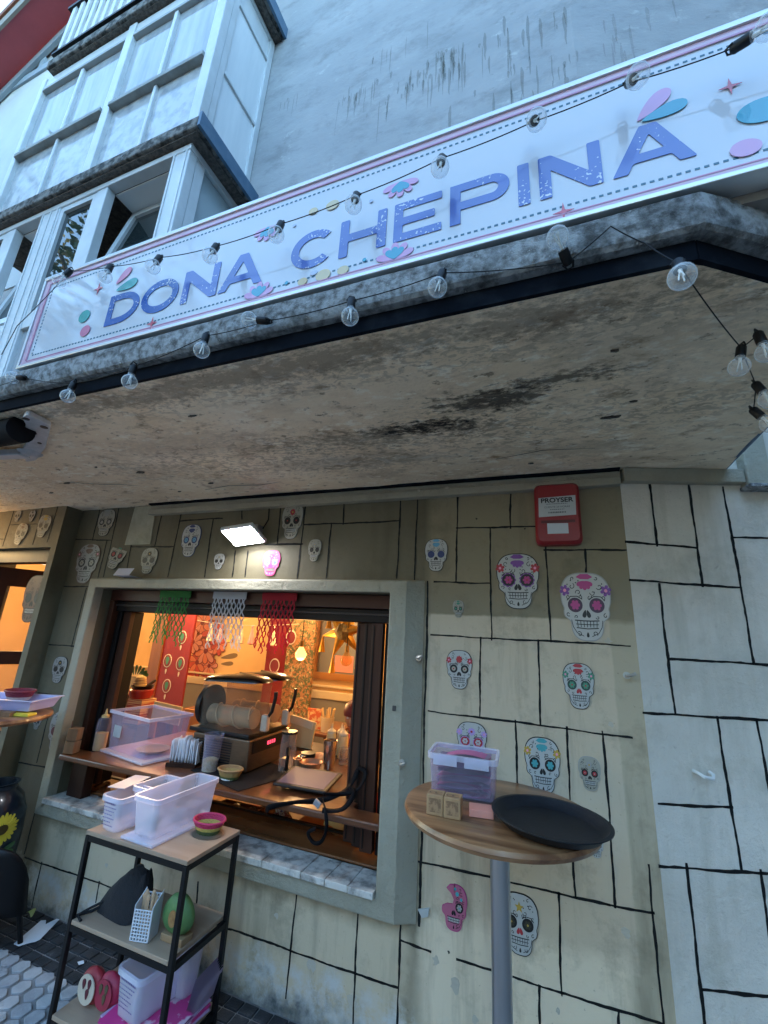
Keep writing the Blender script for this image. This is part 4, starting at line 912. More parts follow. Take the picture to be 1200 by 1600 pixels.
# ---------------------------------------------------------------- wall fittings
AL = thing('alarm_box', 'red burglar alarm box with PROYSER label on the wall', 'alarm box', (.045,0,2.03))
M_REDP = pm('red_abs_plastic', (.27,.010,.018), .4, coat=.1)
mb = MB(); rb = rounded([(-.052,2.03),(.145,2.03),(.143,2.318),(-.05,2.318)], .028, 4)
cx_, cz_ = .046, 2.174
mb.prism(rb, 0, .045, FRONT(0)); n_ = len(rb)
mb.add([FRONT(0)(u, v, .045) for u, v in rb] + [FRONT(0)(cx_+(u-cx_)*.88, cz_+(v-cz_)*.92, .066) for u, v in rb], [(i, (i+1)%n_, n_+(i+1)%n_, n_+i) for i in range(n_)] + [tuple(range(n_, 2*n_))])
mb.build('housing', M_REDP, AL, smooth=35)
MB().box((-.025,-.0675,2.125),(.118,-.0662,2.138)).build('slot', pm('dark_red_slot', (.10,.005,.01), .4), AL)
lab = MB().prism([(-.034,2.155),(.124,2.160),(.126,2.252),(-.032,2.247)], .0662, .0675, FRONT(0)).build('printed_label', P('label_white', (.50,.51,.52)), AL)
MB().prism([(.0,2.075),(.088,2.075),(.088,2.122),(.0,2.124)], .0662, .0675, FRONT(0)).build('taped_note', P('note_white', (.55,.57,.62)), AL)
FA = lambda u, v, d: (.046+u, -.0679-d, v+.003*u)
text_mesh('label_name', 'PROYSER', .030, lambda u, v, d: FA(u, v+2.232, d), P('ink', (.015,.016,.02)), lab, sx=1.12, bold=.0009)
text_mesh('label_line', 'CLIENTE 24 HORAS', .0115, lambda u, v, d: FA(u, v+2.200, d), P('ink2', (.06,.07,.08)), lab, sx=1.1)
mb = MB(); ri = random.Random(2)
for z_, w_, h_ in ((2.214,.09,.003),(2.187,.06,.003),(2.171,.075,.007)):
    x = -w_/2
    while x < w_/2: k_ = ri.uniform(.003,.007); mb.flat([(x,z_),(x+k_,z_),(x+k_,z_+h_),(x,z_+h_)], 0, FA); x += k_+.0025
mb.build('label_small_print', P('ink2', (.06,.07,.08)), lab, kind='stuff')

FL = thing('floodlight', 'lit white LED floodlight tilted down over the serving window', 'lamp', (-1.66,-.1,2.1))
c_ = Vector((-1.655,-.115,2.112)); R_ = Matrix.Rotation(radians(-24), 3, 'X') @ Matrix.Rotation(radians(-7), 3, 'Y')
MB().obox(c_, (.215,.165,.024), R_).build('housing', pm('white_lamp_housing', (.65,.66,.67), .4), FL, bevel=.006)
MB().obox(c_ + R_ @ Vector((0,0,-.0145)), (.19,.14,.003), R_).build('led_panel', pm('lit_led_panel', (1,1,1), .4, emit=(.93,.95,1), estr=6), FL)
MB().box((-1.70,-.06,2.13),(-1.61,-.0,2.19)).build('bracket', pm('grey_bracket', (.3,.3,.3), .4, .6), FL, bevel=.004)
MB().tube([(-1.60,-.02,2.17),(-1.58,-.004,2.23),(-1.585,-.004,2.30)], .004, 6).build('cable', WIRE, FL)
CD = MB().add([(-2.675,-.005,1.872),(-2.53,-.005,1.872),(-2.53,-.10,1.876),(-2.675,-.10,1.876),(-2.67,-.075,1.925),(-2.525,-.075,1.925)], [(0,1,2,3),(3,2,5,4)])
tag(CD.build('folded_card', pm('lavender_card', (.60,.60,.70), .5)), 'small folded pale card standing on the window lintel', 'card')
def hook(p, label, side_=0):
    t = thing('wall_hook', label, 'hook', p); x, y, z = p; M_H = pm('galvanised_hook', (.45,.45,.43), .4, .7)
    MB().cyl((x,y+.006,z),(x,y-.004,z),.014,n=12).build('plate', M_H, t)
    MB().tube([(x,y,z),(x,y-.03,z),(x+.012,y-.042,z+.004),(x+.028,y-.042,z+.012)], .0055, 8).build('pin', M_H, t, smooth=True)
hook((-.655,-.058,1.055), 'metal shutter catch on the window surround at counter height')
hook((-.60,-.03,1.50), 'rusty metal stub on the right edge of the window surround')
hook((.272,0,1.49), 'metal fixing stub near the wall corner by the green eyed skull')
hk = thing('wall_hook', 'white ring hook with a rust stain on the corner wall', 'hook', RIGHT(.17,1.15,0))
MB().tube([RIGHT(.155,1.165,.0),RIGHT(.155,1.165,.035),RIGHT(.165,1.158,.05),RIGHT(.195,1.155,.05),RIGHT(.205,1.165,.035),RIGHT(.20,1.17,.02)], .006, 8).build('ring', pm('white_hook', (.72,.73,.72), .4), hk, smooth=True)
MB().prism(rounded([(-.708,1.262),(-.692,1.262),(-.692,1.285),(-.708,1.285)], .003), .062, .068, FRONT(0)).build('contact_plate', pm('dark_plate', (.08,.08,.08), .4, .5), WALL)
MB().prism([(.60,2.02),(.64,2.02),(.64,2.065),(.60,2.065)], 0, .03, RIGHT).build('junction_box', pm('white_box', (.55,.56,.55), .5), RW, bevel=.003)
# awning arm folded under the canopy at far left
AW = thing('awning_arm', 'white folding awning arm bracket under the canopy at far left', 'awning', (-2.1,-1.05,2.30))
M_AW = pm('white_cast_bracket', (.55,.55,.57), .4, col2=(.42,.42,.44), nscale=20)
BR = [(-1.931, -1.183), (-1.878, -1.195), (-1.897, -1.096), (-2.174, -0.945), (-2.411, -0.846), (-2.49, -0.847), (-2.345, -0.951), (-2.177, -1.017), (-2.092, -1.087), (-1.994, -1.133)]
MB().prism(rounded(BR, .022, 4), 2.352, 2.374, PL).build('bracket_plate', M_AW, AW, bevel=.004)
for (x, y, r) in [(-1.925, -1.171, 0.012), (-1.932, -1.099, 0.014), (-2.046, -1.081, 0.02), (-2.137, -0.993, 0.008)]: MB().cyl((x,y,2.349),(x,y,2.3515),r,n=16).build('bolt_hole', pm('dark_bolt', (.06,.05,.045), .5, .4), AW)
jx, jy = (-2.316, -0.928)
MB().lathe((jx,jy,0), [(.0005,2.335),(.030,2.335),(.045,2.345),(.052,2.352)], 20).build('pivot', M_AW, AW, smooth=True)
MB().beam((jx-.01,jy-.01,2.343),(jx-1.2,jy-.20,2.343),.055,.035).build('arm', M_AW, AW, bevel=.008)
MB().cyl((-2.02,-1.13,2.335),(-4.2,-1.13,2.335),.055,n=20).build('cloth_roll', pm('black_awning_cloth', (.004,.004,.006), .9, spec=.2), AW, smooth=True)

# ---------------------------------------------------------------- the room behind the window
M_YEL = pm('ochre_room_paint', (.80,.52,.23), .7, col2=(.75,.48,.20), nscale=3); M_DADO = pm('grey_dado_paint', (.30,.27,.21), .6); M_RAILC = pm('cream_dado_rail', (.78,.62,.36), .5)
M_FLOOR = pm('brown_room_floor', (.22,.13,.08), .5, col2=(.16,.09,.06), nscale=6); M_CEIL = pm('cream_room_ceiling', (.70,.60,.45), .8)
def st(name, mb, m): o = mb.build(name, m); o['kind'] = 'structure'; return o
st('room_floor', MB().box((-7.6,.24,-.04),(.30,3.3,-.004)), M_FLOOR)
st('room_ceiling', MB().box((-7.6,.241,2.385),(.30,3.3,2.45)), M_CEIL)
bw = st('room_back_wall', MB().box((-7.6,3.2,0),(.3,3.3,2.384)), M_YEL)
st('room_left_wall', MB().box((-7.7,.24,0),(-7.6,3.2,2.384)), M_YEL)
st('room_right_wall', MB().box((.2,.25,0),(.3,3.2,2.384)), M_YEL)
MB().box((-7.6,3.17,0),(.2,3.199,.76)).build('dado_panel', M_DADO, bw)
MB().box((-7.6,3.15,.762),(.2,3.199,.86)).build('dado_rail', M_RAILC, bw, bevel=.01)
MB().box((-7.6,3.16,.90),(.2,3.199,.925)).build('dado_moulding', M_RAILC, bw, bevel=.006)
M_REDPIL = pm('red_pillar_paint', (.26,.018,.015), .45)
M_DKWOOD = wood('dark_brown_wood', (.035,.012,.006), (.020,.007,.004), .45, 10, 2, coat=0, spec=.3)
M_MIDWOOD = wood('reddish_brown_wood', (.16,.055,.018), (.095,.030,.011), .3, 10, 0, coat=.3)
pl = thing('red_pillar', 'red pillar with round cut-out stickers left inside the room', 'pillar', (-4.6,2.4,0))
MB().box((-4.80,2.4,0),(-4.34,2.43,2.38)).build('shaft', M_REDPIL, pl); MB().box((-4.98,2.38,0),(-4.80,2.45,2.38)).build('door_jamb', wood('orange_brown_jamb', (.30,.11,.03), (.22,.08,.02), .4, 10, 2), pl)
for x, z in ((-4.68,1.12),(-4.46,1.10),(-4.62,.82),(-4.50,1.42)):
    s_ = MB().prism(ell(x, z, .068, .082, 20), 0, .004, FRONT(2.399)).build('sticker', P('sticker_cream', (.70,.62,.50)), pl)
    MB().prism(ell(x, z, .058, .072, 16), .0045, .006, FRONT(2.399)).build('sticker_ring', P('sticker_red', (.22,.03,.03)), s_)
    MB().prism(petal(x, z-.05, pi/2, .10, .04), .0065, .008, FRONT(2.399)).build('sticker_figure', GREEN, s_)
    MB().prism(petal(x, z-.16, pi/2, .06, .016), .0, .004, FRONT(2.399)).build('sticker_drop', P('sticker_cream', (.70,.62,.50)), pl)
p2 = thing('red_pillar', 'red pillar with a mosaic strip beside the framed mirror', 'pillar', (-3,2.6,0))
MB().box((-3.32,2.6,0),(-3.03,2.64,2.38)).build('shaft', M_REDPIL, p2)
M_MOS = pm('mosaic_strip', (.45,.20,.08), .4, col2=(.10,.12,.05), nscale=34, lo=.47, hi=.53, dirt=(((.62,.45,.22), 30, .56, .60), ((.30,.03,.03), 26, .60, .64)))
MB().box((-3.028,2.585,0),(-2.66,2.64,2.38)).build('mosaic_strip', M_MOS, p2)
for x, z in ((-3.17,1.16),(-2.98,1.50)):
    MB().prism(ell(x, z, .070, .085, 20), 0, .004, FRONT(2.584)).build('sticker', P('sticker_cream', (.70,.62,.50)), p2)
    MB().prism(ell(x, z, .060, .072, 16), .0045, .006, FRONT(2.584)).build('sticker_ring', P('sticker_red', (.22,.03,.03)), p2)
po = thing('framed_mirror', 'wooden framed mirror with a pink paper taped to it on the back wall', 'mirror', (-2.6,3.19,1.0))
ring((-2.99,-2.20,1.00,2.0),(-2.92,-2.27,1.08,1.92), 3.155, 3.198).build('frame', wood('orange_frame', (.50,.22,.06), (.40,.16,.04), .4, 10, 0), po)
MB().box((-2.92,3.185,1.08),(-2.27,3.195,1.92)).build('mirror_pane', pm('grey_mirror', (.33,.33,.30), .25, .3), po)
MB().box((-2.66,3.178,1.10),(-2.40,3.183,1.30)).build('pink_paper', pm('pink_paper', (.75,.30,.22), .7), po)
# painted bouquet mural
mu = thing('flower_mural', 'red and orange flower bouquet painted on the back wall', 'mural', (-4.8,3.19,.9))
MFN = FRONT(3.198); rm = random.Random(21)
MCOL = [P('mural_red', (.62,.08,.04)), P('mural_coral', (.75,.22,.10)), P('mural_pink', (.75,.30,.20)), P('mural_leaf', (.22,.14,.06)), P('mural_dark', (.25,.03,.02))]
for (x, z, r, c) in ((-4.95,1.62,.20,1),(-4.72,1.50,.19,0),(-5.06,1.33,.17,2),(-4.80,1.22,.20,1),(-4.58,1.33,.15,0),(-4.93,1.05,.18,0),(-4.70,1.02,.15,1)):
    L0 = rm.uniform(0, .02)
    for k in range(9):
        ang, ln = 2*pi*k/9+rm.uniform(-.1,.1), r*rm.uniform(.85,1.1)
        MB().flat(petal(x, z, ang, ln*1.07, r*.35, 8), .001+L0+k*.0006, MFN).build('painted_outline', MCOL[4], mu)
        MB().flat(petal(x, z, ang, ln, r*.28, 8), .0013+L0+k*.0006, MFN).build('painted_petal', MCOL[c if k%2 else min(c+1,2)], mu)
    MB().flat(ell(x, z, r*.2, r*.2, 10), .008+L0, MFN).build('painted_heart', MCOL[4], mu)
for (x, z, a, L_, w) in ((-4.52,1.14,.2,.30,.05),(-4.50,1.06,.1,.22,.04),(-4.62,1.62,1.0,.26,.05),(-5.10,1.5,2.3,.24,.05),(-4.86,.90,-.1,.35,.08),(-4.9,.9,3.2,.25,.07)):
    MB().flat(petal(x, z, a, L_, w), .0008, MFN).build('painted_leaf', MCOL[3] if z > 1 else MCOL[0], mu)
# garland of tassels and the star pinata
gr = thing('tassel_garland', 'string of pale tassels hanging across the back of the room', 'garland', (-3.6,2.5,1.5))
MB().tube([(-4.6+k*.2, 2.45, 1.66-.05*sin(pi*k/9)) for k in range(10)], .004, 5).build('cord', pm('cream_cord', (.6,.5,.35), .8), gr)
for k in range(7):
    x = -4.1 + k*.16; c = [P('tassel_cream', (.75,.62,.42)), P('tassel_pink', (.75,.30,.30)), P('tassel_gold', (.60,.38,.10))][k%3]
    MB().lathe((x,2.45,0), [(.004,1.62),(.018,1.60),(.012,1.58),(.045,1.40),(.02,1.39)], 9).build('tassel', c, gr)
pi_ = thing('star_pinata', 'gold star pinata with yellow tassels hanging by the mirror', 'pinata', (-1.85,1.7,1.4))
M_GOLDF = pm('gold_foil', (.65,.38,.06), .3, .7, col2=(.5,.25,.03), nscale=30)
c0 = Vector((-1.85,1.7,1.60))
MB().lathe(c0, [(.001,-.09),(.06,-.07),(.09,0),(.06,.07),(.001,.09)], 10).build('core', pm('dark_foil', (.10,.09,.06), .5, .4, col2=(.3,.22,.08), nscale=40), pi_)
for k in range(6):
    a = pi*k/3+.2; d = Vector((cos(a), .25*sin(3*k), sin(a)))
    cone = MB().cyl(c0+d*.06, c0+d*.23, .055, .006, 9).build('point', M_GOLDF, pi_)
    q = c0+d*.23
    MB().cyl(q, q-Vector((0,0,.15)), .006, .032, 8).build('tassel', pm('yellow_tassel', (.75,.38,.04), .7), pi_)
WARM = (1, .56, .20)
def pendant(x, y, z, label, lit, energy=0):
    t = thing('pendant_bulb', label, 'lamp', (x,y,z))
    MB().tube([(x,y,2.384),(x,y,z+.12)], .004, 6).build('cord', WIRE, t)
    MB().cyl((x,y,z+.06),(x,y,z+.12),.02,.018,12).build('socket', pm('brass_socket', (.35,.2,.06), .35, .8), t)
    m_ = pm('lit_amber_glass', (1,.6,.2), .2, emit=(1,.50,.12), estr=.18) if lit else clear('amber_glass', (1,.85,.6), (.7,.4,.15), .2, .05)
    MB().lathe((x,y,z), [(.018,.065),(.03,.04),(.055,.0),(.05,-.03),(.03,-.055),(.001,-.062)], 16).build('globe', m_, t, smooth=True)
    if lit:
        l = bpy.data.lights.new('pendant_light', 'POINT'); l.energy = energy; l.color = WARM; l.shadow_soft_size = .07
        o = bpy.data.objects.new('pendant_light', l); COL.objects.link(o); o.parent = t; o.location = (0, 0, -.12)
pendant(-2.24, 1.62, 1.38, 'lit amber pendant bulb in front of the mosaic strip', True, 3.6*.35)
pendant(-1.78, 1.66, 1.36, 'unlit amber pendant bulb beside the pink paper', False)
def ceiling_lamp(x, y, label, e):
    t = thing('ceiling_lamp', label, 'lamp', (x,y,2.384))
    MB().cyl((x,y,2.36),(x,y,2.3838),.13,n=20).build('rim', M_FRAMEW, t)
    MB().lathe((x,y,2.36), [(.12,0),(.10,-.03),(.05,-.045),(.001,-.05)], 20).build('diffuser', pm('lit_warm_diffuser', (1,.8,.5), .4, emit=WARM, estr=.5), t, smooth=True)
    l = bpy.data.lights.new('ceiling_light', 'POINT'); l.energy = e; l.color = (1,.65,.32); l.shadow_soft_size = .12
    o = bpy.data.objects.new('ceiling_light', l); COL.objects.link(o); o.parent = t; o.location = (0,0,-.20)
ceiling_lamp(-4.2, 1.9, 'round ceiling lamp at the left of the room', 3.6*1.3)
ceiling_lamp(-2.6, 2.3, 'round ceiling lamp at the middle of the room', 3.6*1.0)
ceiling_lamp(-.75, 1.7, 'round ceiling lamp near the serving window', 3.6*.7)
ceiling_lamp(-6.2, 1.6, 'round ceiling lamp behind the entrance door', 3.6*1.3)

# window joinery
FRM = thing('serving_window_frame', 'dark brown wooden window frame with sliding panels pushed to the right', 'window frame', (-1.8,.15,.56))
M_BLK = pm('black_track', (.004,.0035,.0035), .5, spec=.25)
def fb(name, a, b, m_=None, bev=.004): return MB().box(a, b).build(name, m_ or M_DKWOOD, FRM, bevel=bev)
M_JAMB = wood('brown_jamb_wood', (.062,.021,.010), (.038,.013,.007), .45, 12, 2, coat=0, spec=.3)
fb('head', (X0+.002,.065,1.725),(X1-.002,.235,1.798), wood('brown_head_wood', (.065,.020,.012), (.04,.013,.008), .45, 12, 0, coat=0, spec=.3)); fb('track', (X0+.002,.095,1.655),(X1-.002,.235,1.723), M_BLK)
fb('track_lip', (X0+.002,.082,1.690),(X1-.002,.096,1.702), pm('dark_rail', (.03,.025,.025), .4))
fb('jamb', (X0+.002,.065,.60),(X0+.045,.235,1.724), M_JAMB); fb('jamb_groove', (X0+.046,.11,.60),(X0+.085,.235,1.654), M_BLK); fb('sliding_stile', (X0+.086,.125,.60),(X0+.155,.16,1.654), M_JAMB); fb('jamb_groove', (X0+.112,.162,.60),(X0+.150,.235,1.654), M_BLK)
fb('jamb', (X1-.040,.065,.60),(X1-.002,.235,1.724), M_JAMB)
fb('jamb_groove', (X1-.085,.13,.60),(X1-.042,.235,1.654), M_BLK)
for k, (a, b, y) in enumerate(((-.150,-.086,.095),(-.205,-.155,.125),(-.262,-.208,.15))):
    s_ = fb('folded_panel', (X1+a,y,.615),(X1+b,y+.04,1.654), M_JAMB if k != 1 else M_DKWOOD)
    MB().box((X1+a+.012,y-.004,.63),(X1+a+.018,y-.0005,1.64)).build('panel_bead', M_BLK, s_)
M_GLOSSW = wood('varnished_brown_wood', (.22,.085,.03), (.13,.05,.018), .16, 9, 0, coat=.8)
mb = MB().add([(X0+.002,.0905,.563),(X1-.002,.0905,.563),(X1-.002,.26,.563),(X0+.002,.26,.563),(X0+.002,.0905,.575),(X1-.002,.0905,.575),(X1-.002,.26,.598),(X0+.002,.26,.598)], [(0,3,2,1),(4,5,6,7),(0,1,5,4),(1,2,6,5),(2,3,7,6),(3,0,4,7)])
mb.build('bottom_rail', M_GLOSSW, FRM, bevel=.004)
MB().box((X0+.002,.262,.44),(X1-.26,.285,.604)).build('inner_rail', M_BLK, FRM)

# counter and what stands on it
CT = thing('serving_counter', 'varnished wooden counter board running through the serving window', 'counter', (-1.8,.2,.77))
CTZ = .80
mb = MB().prism(rounded([(-2.83,-.075),(-.745,-.055),(-.745,.06),(-.93,.062),(-.93,.78),(-2.70,.78),(-2.70,.062),(-2.83,.062)], .02, 4), .768, CTZ, PL); mb.build('board', M_MIDWOOD, CT, bevel=.008)
for (a, b) in ((-2.79,-2.66),(-2.12,-1.96)): MB().box((a,.02 if a > -2.5 else -.0,.600 if a > -2.5 else .565),(b,.16 if a > -2.5 else .063,.767)).build('support_block', M_DKWOOD, CT, bevel=.004)
def put(name, mb, m_, label, cat, **k): return tag(mb.build(name, m_, **k), label, cat)
put('slate_mat', MB().prism([(-1.955,.085),(-1.515,-.045),(-1.40,.36),(-1.88,.50)], CTZ+.001, CTZ+.004, PL), pm('black_mat', (.007,.008,.010), .7, spec=.3, bump=.3, bscale=200), 'flat black mat on the counter under the drinks machine', 'mat')
M_CLEAR = clear('clear_lavender_plastic', (.93,.90,.97), (.84,.80,.95), .06, .12, edge=.28)
M_FROSTP = clear('frosted_lavender_plastic', (.93,.93,1.0), (.97,.97,1.0), .23, .35, edge=.28)
M_RIM = clear('thick_lavender_rim', (.94,.94,1), (.90,.90,1.0), .32, .25, edge=.3)
# big clear box standing upside down on its lid
bx = thing('clear_box', 'large clear plastic box turned upside down on its lid with a plate inside', 'storage box', (-2.43,.20,CTZ))
def rot_pts(mb, c, a): 
    M = Matrix.Rotation(a, 3, 'Z'); c = Vector(c); mb.v = [tuple(M @ (Vector(v)-c) + c) for v in mb.v]; return mb
cb = (-2.43,.19,0); ab = radians(-10)
rot_pts(MB().box((-2.66,.035,CTZ+.001),(-2.20,.345,CTZ+.016)), cb, ab).build('lid', M_RIM, bx, bevel=.006)
m1 = MB().open_box((-2.64,.055,CTZ+.018),(-2.225,.33,CTZ+.24), .004, .014)
rot_pts(m1, cb, ab).build('tub', M_CLEAR, bx)
rot_pts(ring((-2.65,-2.215,.045,.34),(-2.638,-2.227,.057,.328), CTZ+.228, CTZ+.243), cb, ab)
mr = MB()
for a, b, c, d in ((-2.65,-2.215,.043,.053),(-2.65,-2.215,.331,.342),(-2.65,-2.639,.053,.331),(-2.226,-2.215,.053,.331)): mr.box((a,c,CTZ+.226),(b,d,CTZ+.243))
rot_pts(mr, cb, ab).build('rim', M_RIM, bx)
rot_pts(MB().box((-2.57,.0475,CTZ+.10),(-2.49,.0485,CTZ+.165)), cb, ab).build('price_label', P('label_white', (.62,.64,.66)), bx)
put('paper_plate', MB().lathe((-2.36,.19,CTZ+.022), [(.001,.004),(.07,.004),(.095,.016),(.10,.018),(.095,.013),(.07,.0),(.001,.0)], 24), pm('card_plate', (.55,.45,.33), .8), 'round pale plate lying inside the upturned clear box', 'plate', smooth=True)
sb = thing('sauce_bottle', 'clear squeeze bottle of yellow sauce at the left end of the counter', 'bottle', (-2.72,.10,CTZ))
MB().lathe((-2.72,.10,CTZ+.001), [(.001,0),(.034,0),(.036,.01),(.036,.10),(.001,.10)], 16).build('sauce', pm('mustard_sauce', (.55,.36,.12), .5), sb)
MB().lathe((-2.72,.10,CTZ+.001), [(.038,.0),(.039,.16),(.034,.18),(.02,.19)], 16).build('body', M_CLEAR, sb, smooth=True)
MB().lathe((-2.72,.10,CTZ+.19), [(.022,.0),(.022,.012),(.008,.02),(.004,.05),(.001,.05)], 12).build('nozzle', pm('yellow_nozzle', (.65,.45,.18), .4), sb)
for k, z in enumerate((CTZ+.001, CTZ+.072)):
    t = MB().obox((-2.785,-.03,z+.035),(.062,.062,.068), Matrix.Rotation(.3+.1*k,3,'Z')).build('wooden_block', wood('block_wood', (.30,.17,.09), (.22,.12,.06), .6, 20, 2, coat=0), bevel=.004)
    tag(t, ['lower of the two small wooden blocks stacked at the left counter end','upper of the two small wooden blocks stacked at the left counter end'][k], 'block', 'wooden blocks at the counter end')
# napkin holder
nh = thing('napkin_holder', 'wooden holder with folded white napkins and a heart cut-out', 'napkin holder', (-2.06,.15,CTZ))
MB().obox((-2.06,.15,CTZ+.012),(.17,.13,.022), Matrix.Rotation(radians(20),3,'Z')).build('base', M_DKWOOD, nh)
RN = Matrix.Rotation(radians(20),3,'Z'); M_NAP = pm('white_napkin', (.72,.74,.80), .85, bump=.3, bscale=60)
for k in range(9):
    xo = -.065 + k*.0165; lean = random.uniform(-.10,.10); hh = random.uniform(.10,.135)
    def nf(u, v, xo=xo, lean=lean, hh=hh): 
        p = RN @ Vector((xo + lean*v*.12 + .006*sin(u*7+xo*50), (u-.5)*.105, 0)); return (p.x-2.06, p.y+.15, CTZ+.024+v*hh)
    b_ = MB().grid(nf, 7, 5); 
    o_ = b_.build('napkin', M_NAP, nh, smooth=True); so_ = o_.modifiers.new('thick', 'SOLIDIFY'); so_.thickness = .006
pn = [RN @ Vector((.088, y_, z_)) for y_, z_ in ((-.06,0),(.06,0),(.06,.11),(-.06,.11))]
MB().obox(Vector((-2.06,.15,CTZ+.075)) + RN @ Vector((.085,0,0)), (.006,.125,.11), RN).build('end_panel', pm('white_panel', (.66,.68,.72), .4), nh)
hs = MB().prism([(-.0,-.04),(.035,-.002),(.036,.022),(.018,.034),(0,.020),(-.018,.034),(-.036,.022),(-.035,-.002)], 0, .002, lambda u, v, d: tuple(Vector((-2.06,.15,CTZ+.078)) + RN @ Vector((.0885+d, u*1.2, v*1.2)))); hs.build('heart', wood('heart_wood', (.34,.26,.18), (.28,.2,.13), .6, 20, 2, coat=0), nh)
tu = thing('tumbler', 'tall frosted plastic cup of lime slices on the counter', 'cup', (-1.86,.13,CTZ))
MB().lathe((-1.86,.13,CTZ+.005), [(.001,.0),(.040,0),(.043,.055),(.030,.062),(.001,.058)], 16).build('lime_slices', pm('lime_slices', (.42,.40,.12), .5, col2=(.60,.58,.30), nscale=60, bump=1, bscale=80), tu)
MB().lathe((-1.86,.13,CTZ+.004), [(.001,0),(.043,.0),(.047,.10),(.053,.185),(.055,.190),(.051,.186),(.045,.10),(.041,.004)], 24).build('cup', M_CLEAR, tu, smooth=True)
def basket(cx, cy, z, r, h, cols, label, name='woven_basket'):
    t = thing(name, label, 'basket', (cx,cy,z))
    for j, (c, a, b) in enumerate(cols):
        mb = MB(); n = 40
        for ring_ in range(3):
            t0 = a + (b-a)*ring_/3; t1 = a + (b-a)*(ring_+1)/3
            def bf(u, v, t0=t0, t1=t1, ring_=ring_):
                tt = t0+(t1-t0)*v; rr = r*(.66+.34*tt**.8) + .0022*sin(u*2*pi*20 + ring_*pi)*sin(pi*v); return (cx+rr*1.12*cos(2*pi*u), cy+rr*.88*sin(2*pi*u), z+h*tt)
            mb.grid(bf, 60, 4, True)
        o_ = mb.build('woven_band', c, t, smooth=True); s_ = o_.modifiers.new('thick', 'SOLIDIFY'); s_.thickness = .004
    MB().tube([(cx+r*1.12*cos(2*pi*k/32), cy+r*.88*sin(2*pi*k/32), z+h) for k in range(33)], .005, 6, False).build('rim', cols[-1][0], t, smooth=True)
    MB().lathe((cx,cy,z+.002), [(.001,0),(r*.70,.0),(r*.70,.003),(.001,.003)], 20, 1.1, .86).build('bottom', cols[0][0], t)
    return t
W_ = lambda n_, c: pm('palm_'+n_, c, .6, bump=.5, bscale=150)
basket(-1.675,.078,CTZ+.004,.062,.048,[(W_('green',(.12,.16,.05)),0,.35),(W_('straw',(.45,.30,.10)),.35,.75),(W_('tan',(.42,.24,.10)),.75,1)], 'small straw and green woven basket on the black mat')
put('white_garnish', MB().lathe((-1.675,.078,CTZ+.006), [(.045,0),(.035,.012),(.02,.018),(.001,.02)], 14), pm('white_salt', (.75,.73,.68), .9), 'white heap inside the small straw basket on the black mat', 'garnish')

# slush machine with two drums facing right
SM = thing('slush_machine', 'two-drum slush drinks machine with black lids on the counter', 'drinks machine', (-1.8,.37,CTZ))
M_STEEL = pm('brushed_brown_steel', (.16,.11,.07), .35, .7, col2=(.12,.08,.05), nscale=20, stretch=(1,1,12)); M_BLKP = pm('black_plastic', (.005,.005,.0055), .4, spec=.35)
MB().box((-2.05,.17,CTZ+.012),(-1.64,.60,CTZ+.175)).build('base', M_STEEL, SM, bevel=.008)
for k in range(9): MB().box((-2.02,.166,CTZ+.04+k*.013),(-1.76,.169,CTZ+.046+k*.013)).build('vent_slot', M_BLKP, SM)
MB().box((-1.639,.20,CTZ+.10),(-1.636,.57,CTZ+.165)).build('control_panel', M_BLKP, SM)
for k in range(4): MB().box((-1.6355,.34+k*.022,CTZ+.125),(-1.634,.352+k*.022,CTZ+.145)).build('led_digit', pm('red_led', (1,.05,.08), .4, emit=(1,.06,.12), estr=.14), SM)
MB().box((-2.10,.18,CTZ+.176),(-1.66,.59,CTZ+.20)).build('drum_deck', M_BLKP, SM, bevel=.006)
M_DRUM = clear('smoky_drum_plastic', (.95,.86,.74), (.50,.40,.30), .06, .06, edge=.3)
for yc in (.275,.495):
    h0, h1 = CTZ+.20, CTZ+.465
    def df(u, v, yc=yc):
        # rounded trough, wider at the top
        a = 2*pi*u; wx = .215*(1+.06*v); wy = .088*(1+.08*v); e = .55
        cx = abs(cos(a))**e*(1 if cos(a) > 0 else -1); cy = abs(sin(a))**e*(1 if sin(a) > 0 else -1)
        return (-1.86+wx*cx, yc+wy*cy, h0+(h1-h0)*v)
    dr = MB().grid(df, 40, 6, True).build('drum', M_DRUM, SM, smooth=True)
    def lf(u, v, yc=yc):
        a = 2*pi*u; e = .6; s_ = 1-v*v*.98; cx = abs(cos(a))**e*(1 if cos(a) > 0 else -1); cy = abs(sin(a))**e*(1 if sin(a) > 0 else -1)
        return (-1.86+.236*cx*s_, yc+.100*cy*s_, h1+.002+.045*sin(v*pi/2)+.01*cos(a))
    MB().grid(lf, 36, 7, True).build('lid', pm('glossy_black_lid', (.005,.005,.005), .22, coat=.2), SM, smooth=True, fix=True)
    MB().cyl((-2.02,yc,h0+.068),(-1.70,yc,h0+.068),.056,n=22).build('cooling_drum', clear('icy_drum', (.95,.9,.82), (.62,.55,.47), .35, .3), dr, smooth=True)
    sp = [(-2.0+.30*k/60, yc+.062*cos(k*.26), h0+.068+.062*sin(k*.26)) for k in range(61)]
    MB().tube(sp, .004, 6).build('auger', pm('pale_auger', (.55,.48,.40), .4), dr, smooth=True)
    tp = MB().box((-1.645,yc-.02,h0+.01),(-1.60,yc+.02,h0+.10)).build('tap', pm('clear_tap', (.55,.45,.35), .3), SM, bevel=.008)
    MB().tube([(-1.615,yc,h0+.08),(-1.585,yc,h0+.12),(-1.570,yc,h0+.20),(-1.572,yc,h0+.23)], [.009,.010,.011,.012], 8).build('lever', M_BLKP, tp, smooth=True)
